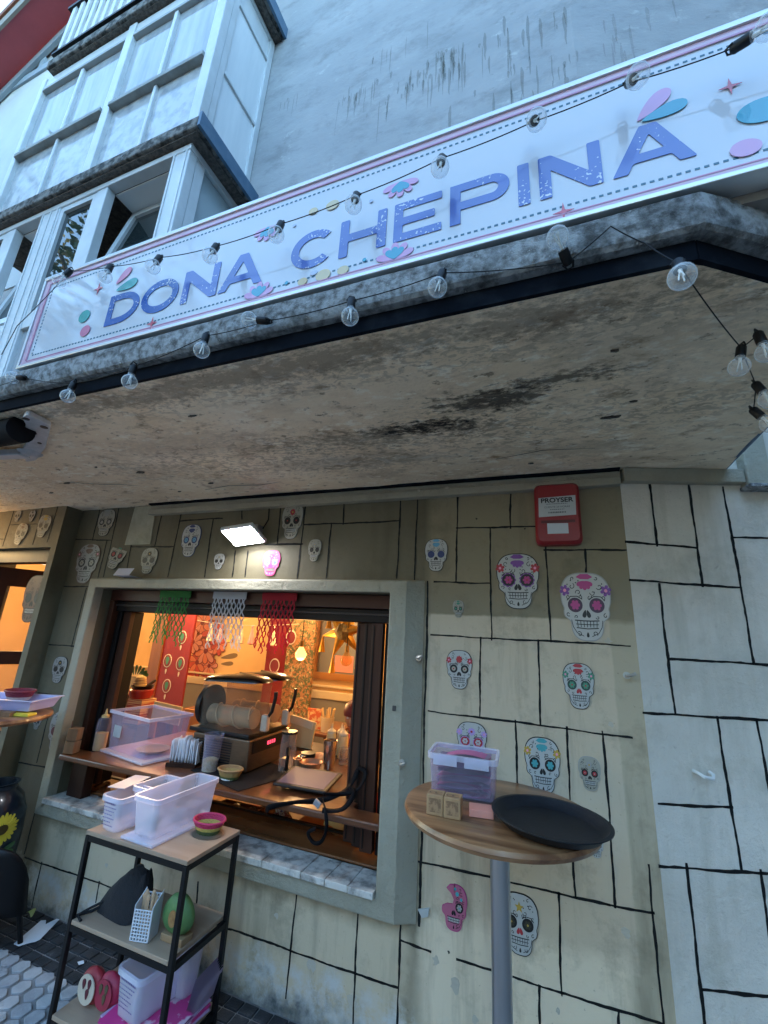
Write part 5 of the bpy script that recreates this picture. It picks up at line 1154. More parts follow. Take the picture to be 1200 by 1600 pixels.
MB().lathe((-2.10,.30,CTZ+.31), [(.001,.0),(.10,.0),(.12,.02),(.12,.05),(.001,.05)], 24, axis=Matrix.Rotation(radians(90),3,'Y')).build('motor_cover', M_BLKP, SM, smooth=True)

# tablet in a case with straps
TB = thing('tablet', 'tablet in a black frame lying tilted on the counter', 'tablet', (-1.25,.2,CTZ))
RT = Matrix.Rotation(radians(4),3,'Z') @ Matrix.Rotation(radians(7),3,'X'); tc_ = Vector((-1.255,.195,CTZ+.035))
MB().obox(tc_, (.30,.225,.016), RT).build('case', pm('black_case', (.005,.005,.006), .5), TB, bevel=.006)
MB().obox(tc_+RT @ Vector((0,0,.0085)), (.262,.19,.002), RT).build('screen', pm('painted_reflection_screen', (.17,.12,.15), .5, spec=.15), TB)  # matte lavender base has the glass reflection painted into it
MB().box((-1.30,.21,CTZ+.001),(-1.20,.29,CTZ+.034)).build('prop', M_BLKP, TB)
ST = thing('strap_bundle', 'tangled black webbing straps with buckles hanging over the counter edge', 'strap', (-1.05,.05,.75))
def strap(pts, w=.03, name='strap_loop'):
    mb = MB(); P_ = smooth_loop_open([Vector(p) for p in pts], 5)
    vs = []
    for i, p in enumerate(P_):
        d = (P_[min(i+1,len(P_)-1)]-P_[max(i-1,0)]).normalized(); s_ = (Matrix.Rotation(.9*sin(i*.33+len(pts)), 3, d) @ d.cross(Vector((0.3,-1,.25))).normalized())*w/2
        vs += [p-s_, p+s_]
    mb.add(vs, [(2*i, 2*i+1, 2*i+3, 2*i+2) for i in range(len(P_)-1)])
    o_ = mb.build(name, pm('black_webbing', (.0025,.0025,.004), .7, spec=.15, bump=.4, bscale=300), ST, smooth=True); s2 = o_.modifiers.new('t', 'SOLIDIFY'); s2.thickness = .003
def smooth_loop_open(p, n):
    out = []
    for i in range(len(p)-1):
        p0, p1, p2, p3 = p[max(i-1,0)], p[i], p[i+1], p[min(i+2,len(p)-1)]
        for k in range(n):
            t = k/n; out.append(.5*((2*p1)+(p2-p0)*t+(2*p0-5*p1+4*p2-p3)*t*t+(3*p1-p0-3*p2+p3)*t**3))
    return out + [p[-1]]
strap([(-.93,.10,.95),(-.97,.06,.87),(-1.05,-.02,.835),(-1.18,-.07,.815),(-1.30,-.085,.78),(-1.30,-.09,.76)], .024)
strap([(-1.05,-.03,.84),(-1.0,-.09,.82),(-.98,-.10,.76),(-1.0,-.10,.705),(-1.04,-.10,.695),(-1.07,-.10,.725),(-1.04,-.09,.745)], .016)
strap([(-.94,.02,.90),(-.90,.0,.88),(-.93,-.06,.83),(-1.02,-.08,.815)], .022)
strap([(-.92,.08,.97),(-.88,.07,.95),(-.90,.04,.89),(-.97,.02,.86),(-1.06,.0,.85)], .020)
MB().obox((-1.05,-.075,.835),(.035,.012,.028), Matrix.Rotation(.5,3,'Y')).build('buckle', pm('grey_buckle', (.35,.36,.40), .3, .5), ST, bevel=.003)
# things behind the tablet
def lath(name, c, prof, m_, label, cat, n=20, parent=None):
    o_ = MB().lathe(c, prof, n).build(name, m_, parent, smooth=True)
    return tag(o_, label, cat) if parent is None else o_
bo = thing('salsa_bowl', 'copper bowl of red salsa behind the tablet', 'bowl', (-1.345,.37,CTZ))
lath('bowl', (-1.345,.37,CTZ+.001), [(.001,0),(.032,0),(.05,.03),(.066,.065),(.070,.068),(.060,.062),(.045,.03),(.001,.012)], pm('copper_bowl', (.55,.28,.15), .3, .5), None, None, parent=bo)
lath('salsa', (-1.345,.37,CTZ+.045), [(.056,.0),(.03,.008),(.001,.006)], pm('red_salsa', (.40,.05,.02), .3, bump=.6, bscale=80), None, None, parent=bo)
M_CLG = clear('clear_glass', (.97,.95,.92), (.5,.45,.4), .12, .03)
jg = thing('glass_jug', 'glass jug with a black handle beside the drinks machine', 'jug', (-1.50,.36,CTZ))
lath('body', (-1.50,.36,CTZ+.001), [(.001,0),(.045,0),(.047,.12),(.042,.19),(.046,.20)], M_CLG, None, None, parent=jg)
MB().tube([(-1.475,.32,CTZ+.02),(-1.46,.295,CTZ+.03),(-1.455,.29,CTZ+.10),(-1.475,.32,CTZ+.13)], .010, 8).build('handle', M_BLKP, jg, smooth=True)
MB().lathe((-1.50,.36,CTZ+.2), [(.048,0),(.048,.012),(.001,.014)], 18).build('lid', M_BLKP, jg)
lath('cocktail_shaker', (-1.31,.53,CTZ+.001), [(.001,0),(.030,0),(.036,.06),(.044,.15),(.044,.155),(.040,.15)], pm('steel_shaker', (.6,.5,.38), .2, .9), 'tall steel shaker behind the salsa bowl', 'shaker')
lath('drinking_glass', (-1.27,.66,CTZ+.001), [(.001,0),(.032,0),(.036,.09),(.033,.09),(.030,.005)], M_CLG, 'short empty glass right of the steel shaker', 'glass')
lath('copper_cup', (-1.43,.36,CTZ+.001), [(.001,0),(.022,0),(.026,.075),(.023,.075),(.02,.005)], pm('copper_cup', (.55,.25,.12), .3, .6), 'small copper cup left of the salsa bowl', 'cup')
lath('metal_jigger', (-1.445,.43,CTZ+.001), [(.001,0),(.020,0),(.010,.03),(.022,.07),(.019,.07)], pm('steel_shaker', (.6,.5,.38), .2, .9), 'small metal jigger beside the copper cup', 'jigger')
lath('black_lid_jar', (-1.44,.50,CTZ+.001), [(.001,0),(.040,0),(.040,.05),(.045,.052),(.045,.075),(.001,.078)], M_BLKP, 'black lidded jar behind the copper cup', 'jar')
for x, y, c, lb in ((-1.44,.80,(.80,.58,.25),'yellow squeeze bottle left of the other two behind the shaker'),(-1.385,.84,(.78,.50,.22),'pale orange squeeze bottle between two others behind the shaker'),(-1.34,.78,(.72,.45,.25),'squeeze bottle nearest the seated person')):
    s_ = thing('squeeze_bottle', lb, 'bottle', (x,y,CTZ), group='squeeze bottles behind the shaker')
    lath('body', (x,y,CTZ+.001), [(.001,0),(.033,0),(.034,.11),(.03,.13),(.001,.135)], pm('squeeze_%d' % int(c[2]*100), c, .4), None, None, parent=s_)
    lath('nozzle', (x,y,CTZ+.135), [(.03,0),(.03,.012),(.008,.03),(.003,.06),(.001,.06)], pm('cream_nozzle', (.8,.66,.4), .4), None, None, n=12, parent=s_)
wk = thing('work_shelf', 'dark work shelf behind the counter carrying bottles', 'shelf', (-1.5,1.0,0))
MB().box((-1.95,.785,.765),(-.95,1.05,.797)).build('board', M_DKWOOD, wk); MB().box((-1.94,.80,0),(-1.90,1.04,.764)).build('side', M_DKWOOD, wk); MB().box((-1.0,.80,0),(-.96,1.04,.764)).build('side', M_DKWOOD, wk)
mbd = thing('menu_board', 'cream board standing upright behind the drinks machine taps', 'board', (-1.72,.85,CTZ)); MB().obox((-1.715,.87,CTZ+.085),(.20,.012,.20), Matrix.Rotation(.15,3,'Y')).build('panel', pm('cream_board', (.80,.62,.32), .6), mbd); MB().obox((-1.72,.862,CTZ+.16),(.19,.006,.05), Matrix.Rotation(.15,3,'Y')).build('heading', pm('ivory', (.85,.72,.5), .6), mbd)
put('snack_packet', MB().grid(lambda u, v: (-1.50+.15*u, .62+.06*v+.02*sin(u*6), CTZ+.012+.02*sin(pi*u)*sin(pi*v)+.02*v), 8, 6), pm('red_orange_packet', (.70,.18,.05), .4, col2=(.75,.5,.25), nscale=40), 'crumpled red and orange packet by the squeeze bottles', 'packet', smooth=True)
# below the counter
ub = thing('storage_shelf', 'shelf under the counter lit orange from inside', 'shelf', (-1.8,.6,0)); MB().box((-2.6,.30,.40),(-.95,.78,.425)).build('board', M_MIDWOOD, ub); MB().box((-2.6,.76,0),(-.95,.78,.40)).build('back', M_MIDWOOD, ub)
put('orange_carton', MB().obox((-1.24,.50,.4755),(.42,.20,.10), Matrix.Rotation(-.05,3,'Z')), pm('orange_carton', (.62,.22,.06), .6), 'long orange carton under the counter at right', 'carton', bevel=.004)
ck = thing('wooden_crate', 'small wooden crate of crumpled packets under the counter', 'crate', (-1.87,.42,.425)); MB().open_box((-2.02,.32,.4265),(-1.72,.52,.53), .01, .01).build('crate', M_MIDWOOD, ck)
for k in range(7): MB().lathe((-1.97+.04*k, .40+.03*(k%3), .50), [(.001,-.03),(.03,-.02),(.035,.01),(.02,.035),(.001,.04)], 7).build('packet', [pm('packet_brown', (.20,.10,.05), .5), pm('packet_gold', (.5,.3,.1), .4), pm('packet_dark', (.08,.05,.05), .4)][k%3], ck)
put('patterned_bag', MB().lathe((-1.50,.36,.4265), [(.001,0),(.07,0),(.085,.06),(.06,.14),(.035,.17),(.05,.20),(.001,.19)], 11), pm('patterned_cloth', (.20,.07,.06), .8, col2=(.55,.45,.35), nscale=50, lo=.48, hi=.52, dirt=((.08,.08,.2), 40, .55, .6)), 'small patterned cloth bag under the counter by the straps', 'bag')
put('yellow_cloth', MB().grid(lambda u, v: (-1.20+.22*u, .30+.1*v, .60+.12*v-.10*u*u+.01*sin(9*u)), 9, 7), pm('yellow_cloth', (.75,.55,.22), .8), 'yellow cloth hanging under the counter behind the straps', 'cloth', smooth=True)
put('lidded_pot', MB().lathe((-2.50,.42,.4265), [(.001,0),(.06,0),(.062,.03),(.05,.06),(.02,.075),(.001,.078)], 14), M_BLKP, 'small black lidded pot under the left end of the counter', 'pot', smooth=True)
# far furniture
def table_in(x, y, lb):
    t = thing('dining_table', lb, 'table', (x,y,0)); MB().box((x-.32,y-.32,.62),(x+.32,y+.32,.65)).build('top', M_MIDWOOD, t, bevel=.005)
    for i in (-1,1):
        for j in (-1,1): MB().box((x+i*.28-.025,y+j*.28-.025,0),(x+i*.28+.025,y+j*.28+.025,.619)).build('leg', M_DKWOOD, t)
table_in(-3.75, 2.25, 'brown dining table behind the upturned clear box'); table_in(-2.35, 2.25, 'brown dining table carrying condiments at the back')
def chair_in(x, y, lb):
    t = thing('dining_chair', lb, 'chair', (x,y,0)); m_ = pm('orange_chair', (.62,.24,.05), .5)
    MB().box((x-.18,y-.18,.38),(x+.18,y+.18,.41)).build('seat', m_, t, bevel=.006); MB().box((x-.18,y-.18,.48),(x+.18,y-.16,.78)).build('backrest', m_, t, bevel=.006)
    for i in (-1,1):
        for j in (-1,1): MB().box((x+i*.16-.015,y+j*.16-.015,0),(x+i*.16+.015,y+j*.16+.015,.379)).build('leg', M_DKWOOD, t)
    for i in (-1,1): MB().box((x+i*.16-.015,y-.179,.411),(x+i*.16+.015,y-.161,.479)).build('back_post', M_DKWOOD, t)
chair_in(-3.3, 1.75, 'orange dining chair left of the drinks machine'); chair_in(-3.95, 1.7, 'orange dining chair nearest the red pillar')
put('cream_sign_card', MB().obox((-3.33,1.2,.80),(.34,.01,.16), Matrix.Rotation(.05,3,'Y')), pm('cream_board', (.80,.62,.32), .6), 'cream card standing behind the upturned clear box', 'card', bevel=.003)
pd = thing('side_cabinet', 'cabinet at the left of the room carrying boxes', 'cabinet', (-4.1,1.55,0)); MB().box((-4.35,1.38,0),(-3.85,1.75,.60)).build('body', M_DKWOOD, pd)
MB().box((-4.33,1.374,.03),(-4.11,1.379,.57)).build('door', M_MIDWOOD, pd); MB().box((-4.09,1.374,.03),(-3.87,1.379,.57)).build('door', M_MIDWOOD, pd)
put('cardboard_box', MB().box((-4.30,1.42,.602),(-4.12,1.60,.86)), pm('printed_cardboard', (.60,.45,.25), .7, col2=(.35,.18,.10), nscale=12, lo=.5, hi=.55), 'brown printed cardboard box on the left cabinet', 'box', bevel=.003)
put('striped_box', MB().box((-4.10,1.42,.602),(-3.90,1.60,.83)), pm('striped_box', (.62,.40,.20), .7, col2=(.35,.05,.04), nscale=9, stretch=(.1,.1,6), lo=.48, hi=.52), 'red striped box on the left cabinet', 'box', bevel=.003)
lath('red_pot', (-4.02,1.50,.832), [(.001,0),(.10,0),(.12,.04),(.12,.08),(.11,.09),(.001,.085)], pm('red_enamel', (.32,.02,.02), .25, coat=.4), 'red enamel pot stacked on the striped box', 'pot')
pn_ = thing('frying_pan', 'black frying pan with raised handle on the red pot', 'pan', (-4.02,1.5,.925)); lath('dish', (-4.02,1.50,.924), [(.001,0),(.09,0),(.11,.03),(.105,.03),(.088,.005),(.001,.005)], M_BLKP, None, None, parent=pn_); MB().beam((-3.93,1.47,.95),(-3.76,1.40,1.03),.025,.014).build('handle', M_BLKP, pn_)
cc = thing('cactus_figure', 'striped cactus figure with green leaves on the stacked pots', 'figurine', (-4.12,1.55,.93)); lath('body', (-4.12,1.55,.862), [(.001,0),(.06,0),(.07,.08),(.05,.16),(.001,.19)], pm('striped_straw', (.65,.45,.18), .7, col2=(.20,.10,.05), nscale=14, stretch=(.1,.1,5), lo=.48, hi=.52), None, None, parent=cc)
for k in range(8): MB().flat(petal(0, 0, .4*k, .10, .025), 0, lambda u, v, d, k=k: (-4.12+u, 1.55-.02*k, 1.05+v)).build('leaf', pm('plant_green', (.06,.16,.04), .5), cc)
cd_ = thing('condiment_rack', 'cup of cutlery and printed card on the back table', 'cutlery cup', (-2.15,2.05,.65)); lath('cup', (-2.12,2.05,.652), [(.001,0),(.06,0),(.065,.13),(.06,.13)], pm('tin_cup', (.6,.5,.35), .4, .3), None, None, parent=cd_)
for k in range(9): MB().cyl((-2.12+.03*cos(k),2.05+.03*sin(k),.68),(-2.12+.07*cos(k),2.05+.07*sin(k),.86),.006,n=6).build('cutlery', pm('wood_cutlery', (.62,.42,.2), .6), cd_)
put('printed_card', MB().obox((-2.27,2.05,.75),(.15,.01,.19), Matrix.Rotation(.1,3,'X')), pm('printed_red_card', (.75,.5,.25), .5, col2=(.6,.12,.05), nscale=18, lo=.48, hi=.54), 'red and yellow printed card standing on the back table', 'card')

# seated person mostly hidden by the folded panels: one skinned body
def person():
    DX = -.21
    t = thing('person', 'person in a red top and dark maroon cap seated behind the folded window panels', 'person', (-1.20,1.35,0))
    J = {'pel':(-1.20,1.42,.40,.14),'sp':(-1.20,1.38,.56,.13),'ch':(-1.21,1.33,.72,.145),'nk':(-1.225,1.27,.83,.055),'hd0':(-1.235,1.235,.90,.075),'hd':(-1.24,1.22,.965,.088),'hd2':(-1.24,1.23,1.02,.07),
         'sl':(-1.37,1.33,.755,.062),'el':(-1.42,1.22,.56,.045),'wl':(-1.36,1.06,.60,.03),'sr':(-1.05,1.33,.755,.062),'er':(-1.0,1.20,.56,.045),'wr':(-1.08,1.06,.60,.03),
         'hl':(-1.30,1.36,.40,.095),'kl':(-1.31,1.10,.42,.065),'al':(-1.31,1.10,.06,.04),'tl':(-1.31,1.0,.035,.035),'hr':(-1.10,1.36,.40,.095),'kr':(-1.09,1.10,.42,.065),'ar':(-1.09,1.10,.06,.04),'tr':(-1.09,1.0,.035,.035)}
    ks = list(J); ed = [('pel','sp'),('sp','ch'),('ch','nk'),('nk','hd0'),('hd0','hd'),('hd','hd2'),('ch','sl'),('sl','el'),('el','wl'),('ch','sr'),('sr','er'),('er','wr'),('pel','hl'),('hl','kl'),('kl','al'),('al','tl'),('pel','hr'),('hr','kr'),('kr','ar'),('ar','tr')]
    me = bpy.data.meshes.new('body'); w = WL[t.name]
    me.from_pydata([Vector(J[k][:3])-w for k in ks], [(ks.index(a), ks.index(b)) for a, b in ed], [])
    o = bpy.data.objects.new('body', me); COL.objects.link(o); o.parent = t; WL[o.name] = w
    m_ = o.modifiers.new('skin', 'SKIN'); 
    lay = me.skin_vertices[0].data if me.skin_vertices else None
    if lay is None:
        return t
    for i, k in enumerate(ks): lay[i].radius = (J[k][3], J[k][3]); lay[i].use_root = (k == 'pel')
    sb_ = o.modifiers.new('sub', 'SUBSURF'); sb_.levels = 2; sb_.render_levels = 2
    me.materials.append(pm('red_knit_top', (.36,.03,.025), .8))
    # face and neck skin as a shell, hair and cap
    M_SK = pm('skin', (.45,.25,.16), .5)
    MB().lathe((-1.24,1.215,.965), [(.001,-.098),(.035,-.09),(.066,-.05),(.082,0),(.080,.05),(.05,.09),(.001,.10)], 18, 1, 1.12).build('face', M_SK, t, smooth=True)
    MB().lathe((-1.24,1.120,.955), [(.001,.022),(.010,.012),(.013,-.01),(.001,-.02)], 10).build('nose', M_SK, t, smooth=True)
    for s in (-1,1):
        MB().lathe((-1.24+s*.032,1.135,.975), [(.001,.009),(.010,.005),(.011,-.004),(.001,-.008)], 10).build('eye', pm('eye_white', (.6,.6,.6), .2), t)
        MB().lathe((-1.24+s*.086,1.225,.955), [(.001,.03),(.010,.02),(.012,-.01),(.001,-.026)], 10).build('ear', M_SK, t, smooth=True)
    MB().box((-1.265,1.128,.915),(-1.215,1.14,.922)).build('mouth', pm('lips', (.35,.10,.09), .5), t, bevel=.002)
    MB().lathe((-1.24,1.245,.965), [(.070,-.07),(.092,-.03),(.096,.02),(.085,.06)], 20, 1, 1.02).build('hair', pm('dark_hair', (.02,.010,.008), .5), t, smooth=True)
    MB().lathe((-1.24,1.225,.985), [(.099,.0),(.102,.03),(.090,.075),(.05,.105),(.001,.115)], 20, 1, 1.1).build('cap', pm('maroon_cap', (.14,.012,.022), .45), t, smooth=True)
    for s, (hx, hy, hz) in ((-1,(-1.34,1.02,.605)),(1,(-1.10,1.02,.605))):
        mb = MB().obox((hx,hy,hz),(.062,.075,.026))
        for k in range(4): mb.tube([(hx-.024+.016*k,hy-.03,hz),(hx-.024+.016*k,hy-.065-.008*(k in (1,2)),hz-.004),(hx-.024+.016*k,hy-.085-.01*(k in (1,2)),hz-.018)], .0085, 6)
        mb.tube([(hx-s*.03,hy+.015,hz),(hx-s*.05,hy-.015,hz-.004),(hx-s*.048,hy-.04,hz-.008)], .009, 6)
        mb.build('hand', M_SK, t, smooth=True)
    t.location.x += DX
    return t
person()
stl = thing('stool', 'low stool under the seated person', 'stool', (-1.2,1.42,0)); stl.location.x = -1.41; MB().cyl((-1.2,1.42,.27),(-1.2,1.42,.30),.15,n=20).build('seat', M_DKWOOD, stl)
for k in range(4): MB().cyl((-1.2+.11*cos(k*pi/2+.8),1.42+.11*sin(k*pi/2+.8),.27),(-1.2+.14*cos(k*pi/2+.8),1.42+.14*sin(k*pi/2+.8),0),.015,n=8).build('leg', M_DKWOOD, stl)

# crepe paper streamers in the window head
def streamer(x0, x1, z1, m_, label, seed):
    rs_ = random.Random(seed); t = thing('paper_streamer', label, 'streamer', ((x0+x1)/2,.045,z1), group='wavy paper streamers hanging in the serving window')
    MB().box((x0,.040,1.755),(x1,.044,1.797)).build('band', m_, t)
    n = 16; sp = (x1-x0)/n
    for k in range(n):   # wavy strips of cut tissue: neighbours bulge towards each other and touch, leaving lens-shaped holes
        xc = x0 + sp*(k+.5); ph = pi*(k%2) + rs_.uniform(-.25,.25); L_ = (1.76-z1)*rs_.uniform(.80,1.06); yo = .040 - .004*(k%3); dr = rs_.uniform(-.006,.012)
        def wf(u, v):
            s_ = v*L_; g_ = 1 + .35*v
            return (xc + (u-.5)*sp*.62 + sp*.36*g_*sin(s_*105+ph) + dr*v*v - .014*v*(1 if seed != 2 else -.6), yo + .012*v*sin(ph+k) + .004*sin(s_*40+k), 1.758 - s_)
        MB().grid(wf, 2, 56).build('ribbon', m_, t)
def paper(n_, c):
    m = pm(n_, c, .7); t = m.node_tree; b = t.nodes['Principled BSDF']; b.inputs['Transmission Weight'].default_value = 0; b.inputs['Subsurface Weight'].default_value = 0
    tr = t.nodes.new('ShaderNodeBsdfTranslucent'); tr.inputs[0].default_value = (*c, 1); mx = t.nodes.new('ShaderNodeMixShader'); mx.inputs[0].default_value = .4
    t.links.new(b.outputs[0], mx.inputs[1]); t.links.new(tr.outputs[0], mx.inputs[2]); t.links.new(mx.outputs[0], t.nodes['Material Output'].inputs[0]); return m
streamer(-2.39,-2.13,1.475, paper('green_crepe', (.03,.22,.04)), 'green wavy paper streamer, left of the three in the window', 1)
streamer(-1.95,-1.70,1.475, paper('white_crepe', (.62,.62,.66)), 'white wavy paper streamer, middle of the three in the window', 2)
streamer(-1.585,-1.35,1.475, paper('red_crepe', (.50,.01,.03)), 'red wavy paper streamer, right of the three in the window', 3)

# entrance: frame, open door leaf, hanging skull, lamp above
DR = thing('entrance_door', 'dark brown entrance door standing open at far left', 'door', (-3.8,.0,0))
MB().box((-4.35,-.05,1.98),(-3.35,.05,2.073)).build('frame_head', M_DKWOOD, DR); MB().box((-3.395,-.05,0),(-3.347,.05,1.978)).build('frame_jamb', M_DKWOOD, DR); MB().box((-4.348,-.05,0),(-4.30,.05,1.978)).build('frame_jamb', M_DKWOOD, DR)
def leaf(): 
    p0 = Vector((-4.29,.05,0)); a = radians(62); U = Vector((cos(a), sin(a), 0)); Nn = Vector((-sin(a), cos(a), 0))
    f = lambda u, v, d: tuple(p0 + U*u + Nn*d + Vector((0,0,v)))
    for (u0,u1,v0,v1) in ((0,.12,.02,1.97),(.72,.84,.02,1.97),(.12,.72,1.82,1.97),(.12,.72,.02,.70),(.12,.72,1.20,1.30)):
        MB().prism([(u0,v0),(u1,v0),(u1,v1),(u0,v1)], 0, .04, f).build('stile', M_DKWOOD, DR)
    for v0, v1 in ((.70,1.20),(1.30,1.82)): MB().prism([(.12,v0),(.72,v0),(.72,v1),(.12,v1)], .018, .022, f).build('glass_pane', M_CLG, DR)
    MB().prism([(.76,.98),(.80,.98),(.80,1.10),(.76,1.10)], -.03, 0, f).build('handle', pm('brass_handle', (.4,.28,.1), .3, .9), DR)
leaf()
skull(-3.76, 1.72, .24, .36, 'large dark skull cut-out hanging inside the entrance doorway', y=.10, face=BROWN, rim=BLACK, iris=None, crown=BROWN, group='sugar skull cut-outs on the walls')
EL = thing('entrance_lamp', 'warm wall lamp above the entrance just outside the left picture edge', 'lamp', (-4.55,-.12,2.2))
MB().cyl((-4.55,-.12,2.22),(-4.55,-.18,2.22),.05,n=16).build('base', M_DKWOOD, EL); MB().lathe((-4.55,-.22,2.16), [(.03,.08),(.06,.0),(.05,-.05),(.001,-.06)], 16).build('shade', pm('lit_warm_shade', (1,.7,.3), .4, emit=WARM, estr=.5), EL, smooth=True)
l = bpy.data.lights.new('entrance_light', 'POINT'); l.energy = 1.0; l.color = (1,.62,.25); l.shadow_soft_size = .06
o = bpy.data.objects.new('entrance_light', l); COL.objects.link(o); o.parent = EL; o.location = (0,-.20,-.06)

# ---------------------------------------------------------------- shelving rack with what it carries
M_OAK = wood('grey_oak_board', (.42,.31,.22), (.33,.23,.16), .45, 10, 0, coat=.1)
RK = thing('shelving_rack', 'black steel rack with three oak shelves below the serving window', 'rack', (-1.67,-.32,0))
RX0, RX1, RY0, RY1 = -1.965, -1.385, -.485, -.165
for x in (RX0+.011, RX1-.011):
    for y in (RY0+.011, RY1-.011): MB().box((x-.010,y-.010,.0005),(x+.010,y+.010,.681)).build('leg', DARKMETAL, RK, bevel=.002)
for k, z in enumerate((.70,.38,.07)):
    MB().box((RX0+.001,RY0+.001,z-.016),(RX1-.001,RY1-.001,z) if k == 0 else (RX1-.001,RY1-.001,z)).build('shelf', M_OAK, RK, bevel=.002) if k == 0 else MB().box((RX0+.0225,RY0+.002,z-.016),(RX1-.0225,RY1-.002,z)).build('shelf', M_OAK, RK, bevel=.002)
    zz = z-.0275
    for y in (RY0+.011, RY1-.011): MB().box((RX0+.022,y-.009,zz-.011),(RX1-.022,y+.009,zz+.010)).build('rail', DARKMETAL, RK)
    for x in (RX0+.011, RX1-.011): MB().box((x-.009,RY0+.022,zz-.011),(x+.009,RY1-.022,zz+.010)).build('rail', DARKMETAL, RK)
def tub(name, label, c, size, ang, taper=.012, print_=True, rimh=.016, zb=.701):
    """translucent tub with a folded rim; local x = width, y = length"""
    t = thing(name, label, 'tub', (c[0],c[1],zb), ang); w, l, h = size
    MB().round_tub(w, l, h, .022, .0035, taper).build('tub', M_FROSTP, t, local=True, smooth=50, fix=True)
    MB().round_rim(w, l, h-rimh, h+.003).build('rim', M_RIM, t, local=True, smooth=40, fix=True)
    if print_:
        mb = MB(); rp = random.Random(int(c[0]*100))
        f = lambda u, v, d: (u, -l/2+taper*(1-v/h)-.0012-d, v)
        for j in range(7):
            x = -w*.34
            while x < w*.28*(1 if j < 2 else .3 if j%2 else .75):
                ww = rp.uniform(.004,.010); mb.flat([(x,h*.80-j*.014),(x+ww,h*.80-j*.014),(x+ww,h*.80-j*.014+(.008 if j == 0 else .004)),(x,h*.80-j*.014+(.008 if j == 0 else .004))], .0002, f); x += ww+.003
        mb.build('printed_lines', P('violet_ink', (.12,.10,.25)), t, local=True, kind='stuff')
    return t
tub('plastic_tub', 'lavender plastic tub with printed front on the rack top, leftmost', (-1.865,-.385), (.125,.17,.135), radians(-4))
tub('plastic_tub', 'empty lavender plastic tub nested behind the printed one on the rack top', (-1.815,-.265), (.125,.19,.150), radians(-3), print_=False)
lidt = tub('plastic_tub', 'long lavender plastic tub holding small cups on the rack top', (-1.668,-.285), (.145,.36,.150), radians(-2), print_=False, zb=.7145)
put('tub_lid', rot_pts(MB().box((-1.765,-.478,.701),(-1.575,-.10,.713)), (-1.668,-.285,0), radians(-2)), M_RIM, 'flat frosted lid under the long tub on the rack top', 'lid', bevel=.005)
put('flat_sheet', rot_pts(MB().box((-1.975,-.42,.852),(-1.89,-.24,.855)), (-1.93,-.33,0), .2), pm('clear_sheet_lavender', (.36,.38,.46), .4), 'flat pale plastic sheet poking out left of the tubs', 'sheet')
for k, (x, y, n_) in enumerate(((-1.685,-.395,4),(-1.665,-.27,2),(-1.64,-.20,3))):
    for j in range(n_):
        o_ = MB().lathe((x,y,.719+j*.012), [(.001,0),(.024,0),(.033,.034),(.0345,.034),(.031,.032),(.022,.003),(.001,.003)], 16).build('plastic_cup', clear('white_cup', (.9,.93,.95), (.80,.83,.86), .25, .3, edge=.3), smooth=True)
        tag(o_, ['lowest','second from below','third from below','fourth and topmost'][j] + ' plastic cup of the ' + ['front','middle','rear'][k] + ' stack inside the long tub', 'cup', 'plastic cups stacked inside the long tub')
basket(-1.495,-.255,.7005,.066,.052,[(W_('green2',(.10,.14,.05)),0,.35),(W_('yellow',(.55,.45,.12)),.35,.62),(W_('magenta',(.50,.03,.12)),.62,1)], 'magenta and green woven basket at the right of the rack top')
put('coaster', MB().lathe((-1.485,-.27,.7003), [(.001,0),(.06,0),(.062,.002),(.001,.002)], 20, 1.15, .9), pm('brown_coaster', (.20,.15,.10), .8), 'brown oval coaster under the magenta basket', 'coaster')
# middle shelf
bg_ = thing('drawstring_bag', 'slumped black drawstring bag on the middle shelf', 'bag', (-1.80,-.33,.38))
def bag(u, v):
    a = 2*pi*u; k = min(5, int(v*5.001)); r = [(.118,.070),(.120,.066),(.100,.056),(.075,.044),(.048,.026),(.030,.006)][k]; h = [0.002,.03,.075,.115,.150,.155][k]
    e = .62; cx = abs(cos(a))**e*(1 if cos(a) > 0 else -1); cy = abs(sin(a))**e*(1 if sin(a) > 0 else -1)
    return (-1.80 + r[0]*cx*(1+.05*sin(5*a+v*6)) + .045*v*v, -.35 + r[1]*cy*(1+.10*sin(4*a+v*5)) + .03*v, .3805+h+.010*sin(3*a+1)*v)
MB().grid(bag, 26, 6, True).build('sack', pm('black_cloth', (.012,.012,.015), .9, bump=.6, bscale=40), bg_, smooth=80)
MB().tube([(-1.87,-.37,.41),(-1.91,-.42,.39),(-1.945,-.46,.385),(-1.90,-.475,.384)], .006, 6).build('cord', pm('black_cloth', (.012,.012,.015), .9, bump=.6, bscale=40), bg_)
MB().tube([(-1.86,-.36,.43),(-1.92,-.43,.40),(-1.94,-.47,.387)], .005, 6).build('cord', pm('black_cloth', (.012,.012,.015), .9, bump=.6, bscale=40), bg_)
sk_ = thing('cutlery_caddy', 'white perforated caddy of wooden cutlery on the middle shelf', 'caddy', (-1.595,-.43,.38), radians(14))
M_WP = pm('white_plastic', (.66,.68,.72), .4)
def perforated(u0, u1, v0, v1, nu, nv, f, t=.003, bar=.35):
    mb = MB(); du = (u1-u0)/nu; dv = (v1-v0)/nv
    for i in range(nu+1): mb.prism([(u0+i*du-du*bar/2,v0),(u0+i*du+du*bar/2,v0),(u0+i*du+du*bar/2,v1),(u0+i*du-du*bar/2,v1)], 0, t, f)
    for j in range(nv+1): mb.prism([(u0,v0+j*dv-dv*bar/2),(u1,v0+j*dv-dv*bar/2),(u1,v0+j*dv+dv*bar/2),(u0,v0+j*dv+dv*bar/2)], .0004, t-.0004, f)
    return mb
perforated(-.036,.036,.004,.105,6,9, lambda u, v, d: (u, -.03-d, v)).build('front_grid', M_WP, sk_, local=True)
